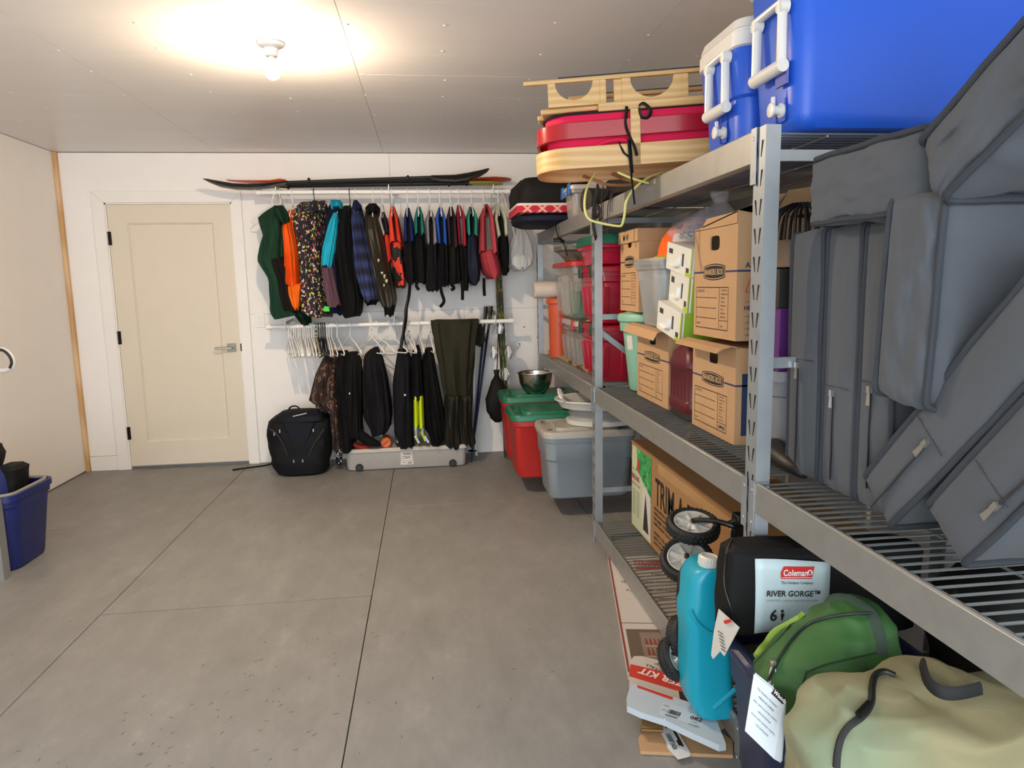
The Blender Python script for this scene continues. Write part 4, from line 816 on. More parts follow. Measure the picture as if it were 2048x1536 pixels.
# clear totes
CLR = M('dcdcd6', 0.12, var=0.03, trans=0.75, alpha=0.55, spec=0.5); LRED = M('c22b2b', 0.4, var=0.05); LGRN = M('1d5a44', 0.45)
def clear_tote(label, cx, cy, z, w, d, h, lid, group, cont, rib=4, latch=None):
    t = tote('clear_tote', label, cx, cy, z, w, d, h, CLR, lid, group, rib=rib, handle=False, r=0.03, taper=0.12, shoulder=0.8, lidh=0.025, latch=latch)
    for nm, (a, b2, c2, e2, f2, g2), mt, lb in cont: obj(MB().box(a, b2, c2, e2, f2, g2), nm, mt, t, lb, bevel=0.004)
    return t
clear_tote('clear ribbed tote with clear lid in the lower tier, green and red latches', 1.12, 4.5, S, 0.42, 0.62, 0.285, M('cfcac4', 0.3, trans=0.3), 'clear totes on the far bay', [('contents', (0.97, 1.27, 4.25, 4.76, S+0.015, S+0.22), M('9b8686', 0.7, var=0.5, vs=20), 'muted mixed contents')], latch=(M('b2302c', 0.4), [(0.905, 4.3), (0.905, 4.68)]))
zc = S+0.285+0.03
clear_tote('clear ribbed tote with bright red lid holding papers and green folder', 1.11, 4.58, zc, 0.44, 0.66, 0.34, LRED, 'clear totes on the far bay', [('paper_stack', (0.945, 1.2, 4.5, 4.86, zc+0.015, zc+0.29), M('c9c5bb', 0.7, var=0.15), 'pale papers'), ('green_folder', (0.935, 1.25, 4.29, 4.46, zc+0.015, zc+0.18), M('467f5b', 0.6, var=0.1), 'green folder')])
zc2 = zc+0.34+0.026
GT = M('6f6c60', 0.45, var=0.08)
t = tote('grey_dishpan', 'dark grey open bin on top of the red lidded clear tote', 1.06, 4.62, zc2, 0.38, 0.34, 0.10, GT, None, handle=False, r=0.05, taper=0.25, shoulder=0.55, open_=True)
m = MB(Matrix.Translation((1.05, 4.6, zc2+0.10)) @ Matrix.Rotation(rad(-8), 4, 'Y')); m.box(-0.13, 0.14, -0.1, 0.1, -0.04, 0.022); solo(m, 'white_block', M('cfd6db', 0.5), 'white flat package lying in the dark grey bin', 'package', bevel=0.004)
m = MB(); m.tube(smooth_path([(0.83, 4.46, 1.76), (0.845, 4.45, 1.68), (0.87, 4.44, 1.66), (0.9, 4.43, 1.56)], 4), 0.011, 6, flat=0.3, up=(0, 1, 0)); m.tube(smooth_path([(0.82, 4.46, 1.66), (0.85, 4.44, 1.66), (0.88, 4.45, 1.65)], 3), 0.011, 6)
solo(m, 'tie_strap', BLACKM, 'black tie strap dangling from the top shelf over the grey bin', 'strap')
# red ribbed totes
RT = M('a3142c', 0.28, var=0.05, spec=0.6); LG2 = M('17402f', 0.45)
def red_ribbed(label, z, h, lid):
    return tote('red_ribbed_tote', label, 1.15, 3.88, z, 0.5, 0.49, h, RT, lid, 'crimson ribbed totes', rib=4, handle=False, r=0.035, taper=0.12, shoulder=0.76, lidh=0.024, latch=(LG2, [(0.895, 3.75), (0.895, 4.02)]))
red_ribbed('crimson ribbed tote with green latches, lower of the stack behind middle post', S, 0.29, M('9c1529', 0.3))
red_ribbed('crimson ribbed tote with green latches, upper of the stack behind middle post', S+0.316, 0.29, M('9c1529', 0.3))
z3 = S+0.632
t = tote('pink_red_bin', 'shallow glossy red bin with dark green lid above crimson totes', 1.14, 3.88, z3, 0.5, 0.48, 0.12, M('b81d3b', 0.22, var=0.1, trans=0.1), M('1b5f48', 0.4, var=0.1), handle=False, r=0.04, taper=0.1, shoulder=0.7, lidh=0.05)

# ---------------------------------------------------------------- middle shelf, second bay: cartons
def hole_face(m, x, yc, zc_, w, h, hw_, hh, hz, n=24, th=0.006):
    "front board of a carton (facing the aisle) with a rounded hand hole"
    out, inn = [], []
    for k in range(n*4):
        a = 2*pi*(k+0.5)/(n*4); c, s_ = cos(a), sin(a)
        q = max(abs(c)/hw_, abs(s_)/hh); e = 4.0
        f_ = (abs(c/hw_)**e+abs(s_/hh)**e)**(-1/e); iy, iz = c*f_, s_*f_
        inn.append((yc+iy, hz+iz))
        ty = (w/2-0)/abs(c) if abs(c) > 1e-6 else 1e9
        tz = ((zc_+h/2-hz) if s_ > 0 else (hz-(zc_-h/2)))/abs(s_) if abs(s_) > 1e-6 else 1e9
        t_ = min(ty, tz); out.append((yc+c*t_, hz+s_*t_))
    # put exact corners in
    for cy2, cz2 in ((yc-w/2, zc_-h/2), (yc+w/2, zc_-h/2), (yc-w/2, zc_+h/2), (yc+w/2, zc_+h/2)):
        j = min(range(len(out)), key=lambda i: (out[i][0]-cy2)**2+(out[i][1]-cz2)**2); out[j] = (cy2, cz2)
    P = lambda l, xx: [Vector((xx, a, b2)) for a, b2 in l]
    m.loft([P(out, x), P(inn, x), P(inn, x+th)], (False, False))
def bankers(label, x, y0, y1, z0, z1, dep, hole=True, logo=(0.62, 0.30), flap=0, grp='cardboard file boxes', office='', lean=0, med=False, form=True):
    yc, zc_, w, h = (y0+y1)/2, (z0+z1)/2, y1-y0, z1-z0
    t = thing('file_box', label, 'box', (x+dep/2, yc, z0), grp)
    m = MB()
    if hole: hole_face(m, x, yc, zc_, w, h, w*0.115, h*0.065, z0+h*0.86)
    else: m.add([(x, y0, z0), (x, y1, z0), (x, y1, z1), (x, y0, z1)], [(0, 1, 2, 3)])
    v = [(x, y0, z0), (x+dep, y0, z0), (x+dep, y1, z0), (x, y1, z0), (x, y0, z1), (x+dep, y0, z1), (x+dep, y1, z1), (x, y1, z1)]
    m.add(v, [(3, 2, 1, 0), (0, 1, 5, 4), (1, 2, 6, 5), (2, 3, 7, 6)]+([(4, 5, 6, 7)] if not flap else []))
    body = obj(m, 'carton', KRAFT, t, smooth=0)
    if flap:
        f = MB()
        f.prism([(x-0.004, y0-0.006, z1-0.004), (x-0.004, y1+0.004, z1-0.004), (x+dep*0.98, y1+0.004, z1+0.001), (x+dep*0.98, y0-0.006, z1+0.001)], (0, 0, 0.005)); obj(f, 'lid_board', KRAFT, t, smooth=0)
        f = MB(); rows_ = []
        for u in range(9):
            a = rad(100-flap*u/8*1.0); 
        L_ = 0.07; pts = [(x+0.0, z1+0.002), (x-0.02, z1+0.007), (x-0.05, z1-0.0), (x-0.068, z1-0.012-0.02*(flap > 1))]
        f.loft([[Vector((px_, y0-0.004, pz_)), Vector((px_, y1+0.006, pz_+0.012*(1 if flap > 1 else 0.3))), Vector((px_, y1+0.006, pz_+0.012*(1 if flap > 1 else 0.3)+0.004)), Vector((px_, y0-0.004, pz_+0.004))] for px_, pz_ in pts]); obj(f, 'open_flap', KRAFT, t, smooth=0)
    X_, U_ = (0, -1, 0), (0, 0, 1); O = Vector((x, yc, z0))
    lz_ = h*logo[0]; lw, lh = w*0.25, h*0.075
    # logo plate
    g = MB(); pts = []
    for k_ in range(9): u = -1+k_/4; pts.append((lw*u, lh*(1.0-0.32*u*u)))
    pts += [(-p[0], -p[1]) for p in pts]; pts = pts[::-1]
    poly(g, O+Vector((0, 0, lz_)), X_, U_, pts, 0.0008); lg_ = obj(g, 'logo_plate', INK, t, smooth=0)
    g = MB(); q1 = [(a*0.94, b2*0.86) for a, b2 in pts]; 
    base = O+Vector((-0.0012, 0, lz_)); ring_o = [base+Vector((0, -a, b2)) for a, b2 in q1]; ring_i = [base+Vector((0, -a*0.965, b2*0.9)) for a, b2 in q1]
    g.loft([ring_o, ring_i], (False, False)); obj(g, 'logo_outline', INKT, lg_, smooth=0)
    text('BANKERS BOX', 'lettering', INKT, O+Vector((-0.0014, 0, lz_-lh*0.33)), X_, U_, lw*0.315, lg_, 'CENTER', bold=0.0005, wide=0.82)
    g = MB(); strip(g, O, X_, U_, -w/2, -lw*1.02, lz_-0.003, lz_+0.003); strip(g, O, X_, U_, lw*1.05, w/2, lz_-0.003, lz_+0.003)
    strip(g, (x, y0, z0), (1, 0, 0), U_, 0, dep, lz_-0.003, lz_+0.003)
    obj(g, 'stripe', INKB, t, 'dark blue printed line', smooth=0)
    if form:
        g = MB(); a0, a1, b0, b1 = -w*0.43, w*0.33, h*0.08, h*(logo[0]-0.14); am = w*0.13; lw_ = 0.0014
        for yy in (b0, b1): strip(g, O, X_, U_, a0, a1, yy-lw_, yy+lw_)
        for xx in (a0, am, a1): strip(g, O, X_, U_, xx-lw_*0.8, xx+lw_*0.8, b0, b1)
        n_ = 4
        for i in range(1, n_): strip(g, O, X_, U_, a0, am-0.02, b0+(b1-b0)*i/n_-lw_*0.8, b0+(b1-b0)*i/n_+lw_*0.8)
        strip(g, O, X_, U_, am, a1, b0+(b1-b0)*0.22-lw_*0.7, b0+(b1-b0)*0.22+lw_*0.7)
        obj(g, 'printed_form', INK, t, smooth=0, kind='stuff')
        g = None
        for i, s_ in enumerate(('Living Room', 'Dining Room', 'Kitchen', 'Garage', 'Basement', 'Attic', 'Bedroom', 'Bathroom')):
            text('□ '.replace('□', '')+s_, 'form_lettering', INK, O+Vector((0, -(am+0.012), b1-(b1-b0)*(0.085+0.09*i))), X_, U_, h*0.026, t)
        text('CONTENTS', 'form_lettering', INKB, O+Vector((0, -(a0+0.008), b1-h*0.045)), X_, U_, h*0.034, t)
        text('ROOM', 'form_lettering', INK, O+Vector((0, -(a0+0.008), b0+h*0.03)), X_, U_, h*0.028, t)
        text('□'.replace('□', '')+(office or 'Other'), 'handwriting' if office else 'form_lettering', INK, O+Vector((0, -(am+0.01), b0+h*0.025)), X_, U_, h*(0.05 if office else 0.026), t, bold=0.0006 if office else 0)
    return t
bankers('brown cardboard file box marked office beneath the torn-top carton', 0.985, 2.137, 2.505, S, 1.165, 0.42, office='OFFICE', flap=1)
t = bankers('brown cardboard file box with torn top corner beside the near post', 0.985, 2.147, 2.505, 1.19, 1.565, 0.42, logo=(0.60, 0.3))
# printed side of the torn box
Fs = Vector((0.985, 2.147, 1.19))
text('ASSEMBLY', 'form_lettering', INKB, Fs+Vector((0.028, 0, 0.235)), (1, 0, 0), (0, 0, 1), 0.024, t, bold=0.0006)
g = MB(); [strip(g, Fs, (1, 0, 0), (0, 0, 1), *q_) for q_ in ((0.03, 0.12, 0.155, 0.157), (0.03, 0.14, 0.125, 0.127))]; g.tube([Fs+Vector((0.03, -0.001, 0.158)), Fs+Vector((0.05, -0.001, 0.215)), Fs+Vector((0.09, -0.001, 0.215))], 0.0012, 4); obj(g, 'assembly_diagram', INKR, t, smooth=0, kind='stuff')
text('HELPFUL HINTS', 'form_lettering', INKB, Fs+Vector((0.026, 0, 0.10)), (1, 0, 0), (0, 0, 1), 0.019, t, bold=0.0005)
for i in range(4): text('• Pack heavy items first', 'form_lettering', INK, Fs+Vector((0.03, 0, 0.075-0.02*i)), (1, 0, 0), (0, 0, 1), 0.012, t)
f = MB(); f.prism([(0.985, 2.505, 1.565), (0.985, 2.147, 1.60), (1.03, 2.147, 1.615), (1.10, 2.147, 1.58), (1.2, 2.147, 1.575), (1.2, 2.505, 1.565)], (0, 0, 0.004)); obj(f, 'crumpled_top', KRAFT, t, smooth=0)
f = MB(); f.prism([(1.08, 2.40, 1.565), (1.09, 2.16, 1.60), (1.14, 2.147, 1.655), (1.13, 2.30, 1.665), (1.12, 2.42, 1.62)], (0.004, 0, 0)); f.prism([(1.13, 2.2, 1.58), (1.4, 2.16, 1.62), (1.42, 2.147, 1.70), (1.15, 2.147, 1.665)], (0, 0.004, 0)); obj(f, 'open_flap', KRAFT, t, smooth=0)
f = MB(); f.prism([(0.985, 2.505, 1.563), (0.985, 2.44, 1.572), (0.985, 2.40, 1.60), (0.985, 2.15, 1.602), (0.985, 2.15, 1.563)], (0.004, 0, 0)); f.prism([(0.985, 2.149, 1.563), (0.985, 2.149, 1.60), (1.04, 2.149, 1.61), (1.1, 2.149, 1.58), (1.40, 2.149, 1.575), (1.40, 2.149, 1.563)], (0, 0.004, 0)); obj(f, 'torn_edge', KRAFT, t, smooth=0)
# MEDIUM print on the side of the office box
t = [o for o in C.objects if o.get('label', '').startswith('brown cardboard file box marked office')][0]
g = MB(); strip(g, (0.985, 2.137, S), (1, 0, 0), (0, 0, 1), 0.022, 0.2, 0.03, 0.235); pn = obj(g, 'size_panel', M('1e2f4f', 0.8, var=0.05), t, 'dark blue printed panel', smooth=0)
text('MEDIUM', 'lettering', M('b08a58', 0.8, var=0), (1.068, 2.136, S+0.035), (0, 0, 1), (-1, 0, 0), 0.058, pn, bold=0.002, wide=0.86)
bankers('brown cardboard file box between the teal bin and red jug', 0.995, 2.80, 3.235, S, 1.175, 0.36, flap=2)
bankers('tall brown cardboard file box on the teal bin lid', 0.985, 3.19, 3.50, 1.246, 1.63, 0.3, logo=(0.62, 0.3))
t = [o for o in C.objects if o.get('label', '').startswith('tall brown')][0]
obj(MB().box(0.975, 1.29, 3.183, 3.507, 1.575, 1.632), 'box_lid', KRAFT, t, smooth=0)
text('M W', 'handwriting', INK, (0.975, 3.42, 1.585), (0, -1, 0), (0, 0, 1), 0.045, t, bold=0.001)
# teal trash bin
TEAL = M('7fae97', 0.45, var=0.05)
bx, by_ = 1.115, 3.365
t = thing('teal_bin', 'pale teal round waste bin with lid, right of middle post', 'bin', (bx, by_, S))
obj(MB().lathe([(0.1, 0), (0.112, 0.004), (0.118, 0.02), (0.148, 0.29), (0.15, 0.31)], (bx, by_, S), n=40), 'bin_body', TEAL, t)
obj(MB().lathe([(0.152, 0.30), (0.163, 0.30), (0.166, 0.345), (0.166, 0.35)], (bx, by_, S), n=40), 'collar', TEAL, t)
obj(MB().lathe([(0.17, 0.345), (0.176, 0.35), (0.176, 0.372), (0.168, 0.384), (0.14, 0.388), (0.13, 0.394), (0.0, 0.396)], (bx, by_, S), n=40, caps=(True, False)), 'lid', TEAL, t)
a_ = rad(212); lbm = MB(); lbm.sheet([[Vector((bx+(0.118+0.03*z_/0.29+0.0015)*cos(rad(200+q)), by_+(0.118+0.03*z_/0.29+0.0015)*sin(rad(200+q)), S+z_)) for q in range(-9, 10, 3)] for z_ in (0.21, 0.24, 0.28)]); lbo = obj(lbm, 'sticker', M('c9c6bf', 0.5, var=0.25, vs=60), t, 'small round product sticker')
# red jug
JUG = M('5a1a22', 0.42, var=0.07)
jx, jy = 1.055, 2.645
t = thing('red_jug', 'dark red plastic jug with side handle between two file boxes', 'jug', (jx, jy, S))
R_ = lambda a, b2, z_, r=0.03: rrect(a, b2, r, S+z_, jx, jy)
obj(MB().loft([R_(0.14, 0.2, 0.0), R_(0.15, 0.215, 0.004), R_(0.15, 0.215, 0.03)]), 'jug_base', M('2a2320', 0.6), t)
obj(MB().loft([R_(0.152, 0.22, 0.028), R_(0.158, 0.226, 0.034), R_(0.158, 0.226, 0.07), R_(0.152, 0.22, 0.075), R_(0.152, 0.22, 0.20), R_(0.158, 0.225, 0.206), R_(0.155, 0.22, 0.225), R_(0.14, 0.19, 0.26), R_(0.1, 0.12, 0.285)]), 'jug_body', JUG, t)
hb_ = MB(); hb_.tube(smooth_path([(jx, jy+0.085, S+0.23), (jx, jy+0.075, S+0.29), (jx, jy+0.04, S+0.325), (jx, jy-0.02, S+0.325), (jx, jy-0.065, S+0.285), (jx, jy-0.08, S+0.22)], 5), 0.026, 12); obj(hb_, 'jug_handle', JUG, t)
g = MB()
for i in range(5): g.box(jx-0.0775, jx-0.074, jy-0.08+0.038*i-0.0014, jy-0.08+0.038*i+0.0014, S+0.08, S+0.195)
g.box(jx-0.0772, jx-0.074, jy-0.095, jy+0.095, S+0.200, S+0.2025); obj(g, 'moulded_grooves', M('3d1017', 0.6), t, kind='stuff')
# clear bin with orange cap
zb = 1.186
t = tote('clear_bin', 'frosted clear bin standing on the lower file box, orange hat on top', 1.12, 3.0, zb, 0.36, 0.34, 0.30, M('d0d3d2', 0.25, var=0.03, trans=0.5, alpha=0.5), None, handle=False, r=0.05, taper=0.16, shoulder=0.82, open_=True)
obj(MB().lathe([(0.0, 0.0), (0.09, 0.004), (0.12, 0.1), (0.125, 0.22), (0.0, 0.225)], (1.12, 3.0, zb+0.012), n=24, caps=(False, False)), 'contents', M('99a0a6', 0.7, var=0.2), t, 'grey bundle inside')
t = thing('knit_hat', 'orange knit hat with white patch and yellow brim on clear bin', 'cap', (1.13, 2.99, zb+0.30))
CAP = MB(Matrix.Translation((1.15, 2.95, zb+0.315)) @ Matrix.Rotation(rad(-8), 4, 'Y') @ Matrix.Scale(1.15, 4))
CAP.lathe([(0.125, 0), (0.13, 0.012), (0.122, 0.04), (0.105, 0.075), (0.075, 0.105), (0.035, 0.12), (0.0, 0.123)], n=32, caps=(True, False)); obj(CAP, 'hat_crown', NYL('e8631a', 0.08), t)
CAP = MB(Matrix.Translation((1.15, 2.95, zb+0.315)) @ Matrix.Rotation(rad(-8), 4, 'Y') @ Matrix.Scale(1.15, 4)); CAP.lathe([(0.128, -0.006), (0.16, 0.0), (0.162, 0.006), (0.128, 0.016)], n=32); obj(CAP, 'hat_brim', NYL('cdb02e', 0.1), t, 'yellow brim')
CAP = MB(Matrix.Translation((1.15, 2.95, zb+0.315)) @ Matrix.Rotation(rad(-8), 4, 'Y') @ Matrix.Scale(1.15, 4)); CAP.sheet([[Vector(((r_+0.003)*cos(rad(q)), (r_+0.003)*sin(rad(q)), z_)) for q in range(215, 262, 6)] for r_, z_ in ((0.123, 0.038), (0.107, 0.072), (0.098, 0.084))]); obj(CAP, 'patch', M('e3ded6', 0.6), t, 'white patch')
# three lamp boxes
LW = M('d9d8cf', 0.5, var=0.04); LIME = M('86a92c', 0.5, var=0.05); LBL = M('c8d3da', 0.45, var=0.04)
def lampbox(label, c, rz_, tilt, sz, front):
    Mx = Matrix.Translation((0.972, 2.56, 1.152)) @ Matrix.Rotation(rad(10.5), 4, 'X') @ Matrix.Translation(c) @ Matrix.Rotation(rad(rz_), 4, 'Z'); w, d_, h = sz; c = Mx.translation
    t = thing('lamp_carton', label, 'box', Vector(c), 'white and lime lamp cartons')
    obj(MB(Mx).box(0, w, 0, d_, 0, h), 'carton', LW, t, smooth=0, bevel=0.001)
    m = MB(Mx); m.add([(w*0.05, -0.0012, 0), (w, -0.0012, 0), (w, -0.0012, h*front), (w*0.05, -0.0012, h*(front))], [(0, 1, 2, 3)]); obj(m, 'lime_band', LIME, t, 'lime green printed band', smooth=0)
    if front < 1: m = MB(Mx); m.add([(w*0.05, -0.0012, h*front), (w, -0.0012, h*front), (w, -0.0012, h*0.99), (w*0.05, -0.0012, h*0.99)], [(0, 1, 2, 3)]); obj(m, 'pale_panel', LBL, t, smooth=0)
    m = MB(Mx); m.box(-0.0012, 0.0005, d_*0.08, d_*0.18, h*0.05, h*0.3); m.box(-0.0012, 0.0005, d_*0.75, d_*0.9, h*0.62, h*0.8); m.box(-0.0012, 0.0005, d_*0.3, d_*0.36, h*0.3, h*0.75); obj(m, 'dark_print', M('33322c', 0.6), t, smooth=0, kind='stuff')
    m = MB(Mx); m.tube(smooth_path([(-0.001, d_*0.42, h*0.6), (-0.003, d_*0.45, h*0.3), (-0.003, d_*0.6, h*0.2), (-0.001, d_*0.8, h*0.25)], 5), 0.012, 8, flat=0.15, up=(1, 0, 0)); obj(m, 'lamp_picture', M('f4f3ef', 0.4, var=0), t, smooth=30)
    m = MB(Mx); m.box(-0.001, 0.006, 0, 0.006, 0, h); m.box(-0.0013, 0.0005, d_*0.02, d_*0.2, 0.002, h*0.14); obj(m, 'lime_edge', M('a9bd2e', 0.5), t, smooth=0, kind='stuff')
    return t, Mx
lampbox('white and lime lamp carton, lowest of the three beside torn box', (-0.02, 0, 0), 2, 0, (0.24, 0.25, 0.115), 1.0)
lampbox('white and lime lamp carton, middle of the three beside torn box', (0.0, 0.0, 0.116), -3, 0, (0.24, 0.25, 0.130), 1.0)
t, Mx = lampbox('white and pale blue lamp carton, top of the three beside torn box', (0.005, 0.01, 0.247), 3, 0, (0.24, 0.24, 0.105), 0.3)
m = MB(Mx); m.add([(0.03, -0.002, 0.06), (0.12, -0.002, 0.06), (0.12, -0.002, 0.105), (0.03, -0.002, 0.105)], [(0, 1, 2, 3)]); pn = obj(m, 'number_panel', INK, t, smooth=0)
text('5.1', 'lettering', INKW, Mx @ Vector((0.035, -0.003, 0.068)), (1, 0, 0), (0, 0, 1), 0.042, pn, bold=0.001)
text('LIGHT', 'lettering', M('5f7d20', 0.6, var=0), Mx @ Vector((0.03, -0.002, 0.043)), (1, 0, 0), (0, 0, 1), 0.016, t, bold=0.0006)
# plastic bag with foil bits
m = blob([(1.545, 0, 0, 0.10, 0.09), (1.57, 0, 0, 0.125, 0.11), (1.60, 0.02, 0, 0.12, 0.105), (1.64, 0.05, 0, 0.085, 0.08), (1.665, 0.062, 0, 0.05, 0.05), (1.685, 0.07, 0, 0.022, 0.022), (1.705, 0.072, 0, 0.03, 0.028), (1.725, 0.078, 0, 0.035, 0.012)], lump=0.02, seed=33, M=Matrix.Translation((1.07, 2.655, 0)))
t = thing('plastic_bag', 'clear plastic bag of shiny bits knotted on the lamp cartons', 'bag', (1.08, 2.655, 1.545))
obj(m, 'bag_film', M('ececf0', 0.1, var=0, alpha=0.22, spec=1.0, bs=30, bst=1.0), t)
m = MB(); random.seed(11)
for k in range(140):
    c = Vector((1.075+random.uniform(-0.075, 0.075), 2.655+random.uniform(-0.06, 0.06), 1.553+abs(random.gauss(0, 0.03)))); a, b2 = Vector((random.uniform(-1, 1), random.uniform(-1, 1), random.uniform(-1, 1))).normalized()*0.02, Vector((random.uniform(-1, 1), random.uniform(-1, 1), random.uniform(-1, 1))).normalized()*0.014
    m.add([c, c+a, c+a+b2, c+b2], [(0, 1, 2, 3)])
obj(m, 'foil_bits', M('b9b2ae', 0.25, 0.8, var=0.5, vs=30), t, kind='stuff')
# behind / beside the near post
GB2 = M('84858a', 0.5, var=0.06)
tote('grey_bin', 'pale grey open bin seen between near post and standing cushions', 1.19, 1.955, S, 0.43, 0.2, 0.275, GB2, None, handle=False, r=0.05, taper=0.2, shoulder=0.7, open_=True, cat='bin')
t = thing('purple_carton', 'purple carton with white lettering standing on the pale grey bin', 'box', (1.12, 1.95, S+0.277))
obj(MB().box(0.992, 1.25, 1.875, 2.02, S+0.277, S+0.455), 'carton', M('5b2670', 0.5, var=0.06), t, smooth=0)
text('printing.', 'lettering', INKW, (0.996, 1.874, S+0.30), (1, 0, 0), (0, 0, 1), 0.02, t, bold=0.0004)
g = MB(); strip(g, (0.992, 1.875, S+0.277), (1, 0, 0), (0, 0, 1), 0.0, 0.2, 0.008, 0.011); strip(g, (0.992, 1.875, S+0.277), (1, 0, 0), (0, 0, 1), 0.028, 0.045, 0.05, 0.07); obj(g, 'white_print', INKW, t, smooth=0, kind='stuff')
t = thing('black_carton', 'black carton with purple and white print above the purple carton', 'box', (1.12, 1.95, S+0.457))
obj(MB().box(0.985, 1.25, 1.872, 2.025, S+0.457, S+0.565), 'carton', M('2a2724', 0.5, var=0.15), t, smooth=0)
g = MB(); strip(g, (0.985, 1.872, S+0.457), (1, 0, 0), (0, 0, 1), 0.034, 0.15, 0.035, 0.1); pn = obj(g, 'purple_panel', M('6a2a80', 0.5, var=0), t, smooth=0); text('100%', 'lettering', INKW, (1.012, 1.871, S+0.464), (1, 0, 0), (0, 0, 1), 0.016, t)
t = thing('cooking_pot', 'brown pot with a black ribbed lid behind the standing cushions', 'pot', (1.09, 1.95, S+0.566))
obj(MB().lathe([(0.09, 0), (0.1, 0.005), (0.105, 0.075), (0.108, 0.08), (0.0, 0.082)], (1.09, 1.95, S+0.566), n=32, caps=(True, False)), 'pot_body', M('7b6a5a', 0.35, 0.6), t)
g = MB()
for k in range(22):
    a = 2*pi*k/22; g.tube(smooth_path([(1.09+0.1*cos(a), 1.95+0.1*sin(a), S+0.648), (1.09+0.085*cos(a), 1.95+0.085*sin(a), S+0.72), (1.09+0.03*cos(a), 1.95+0.03*sin(a), S+0.75)], 3), 0.005, 5)
obj(g, 'ribbed_lid', BLACKM, t, kind='stuff')
m = MB(); pts = [(0.985, 1.985, 0.03), (0.965, 1.93, 0.035), (0.955, 1.87, 0.032), (0.95, 1.8, 0.026), (0.952, 1.755, 0.02), (0.953, 1.735, 0.008)]
m.loft([[Vector((px_+h_*1.2*cos(a), py_, S+h_*0.98+h_*sin(a))) for a in [2*pi*k/14 for k in range(14)]] for px_, py_, h_ in pts])
for i in range(0): pass
MX = Matrix.Translation((-0.02, 0.03, 0))
m.M = Matrix.Translation((1.0, -0.01, 0)) @ Matrix.Scale(1, 4) @ Matrix.Translation((-0.955, 0, 0))
t = thing('black_shoe', 'black shoe with grey lining on the wire shelf beside near post', 'shoe', (1.0, 1.86, S)); obj(m, 'upper', M('151515', 0.5, var=0.2), t)
obj(MB().lathe([(0.02, 0), (0.026, 0.004), (0.02, 0.01)], (1.02, 1.95, S+0.056), n=14), 'lining', M('8d8780', 0.7), t)
from mathutils.bvhtree import BVHTree
def bvh(mb): return BVHTree.FromPolygons([tuple(mb.M @ p) if mb.M else tuple(p) for p in mb.v], mb.f)
EYE = Vector((0, 0, CAMH))
def onmesh(tree, px, py, lift=0.002):
    "where the line of sight through a pixel meets a built surface, lifted a little off it"
    d_ = (W(px, py, Z=CAMH-0.7 if py > 573 else CAMH+0.7)-EYE).normalized() if abs(py-573) > 40 else (W(px, py, Y=2)-EYE).normalized()
    h = tree.ray_cast(EYE, d_)
    if h[0] is None:                       # just past the outline: the nearest spot of the surface
        best = min((tree.find_nearest(EYE+d_*(0.9+0.03*k)) for k in range(70)), key=lambda q: q[3]); return best[0]+(best[1] if best[1].dot(d_) < 0 else -best[1])*lift
    return h[0]+(h[1] if h[1].dot(d_) < 0 else -h[1])*lift
def path_on(tree, pts, lift=0.003, n=4):
    q = []
    q = [(p.x, p.y) for p in smooth_path([(a, b2, 0) for a, b2 in pts], n)]; out = [onmesh(tree, a, b2, lift) for a, b2 in q]
    return [p for p in out if p is not None]
def frame(o, x, y):
    x = Vector(x).normalized(); y = Vector(y); y = (y-x*y.dot(x)).normalized(); z = x.cross(y)
    return Matrix(((x.x, y.x, z.x, o[0]), (x.y, y.y, z.y, o[1]), (x.z, y.z, z.z, o[2]), (0, 0, 0, 1)))
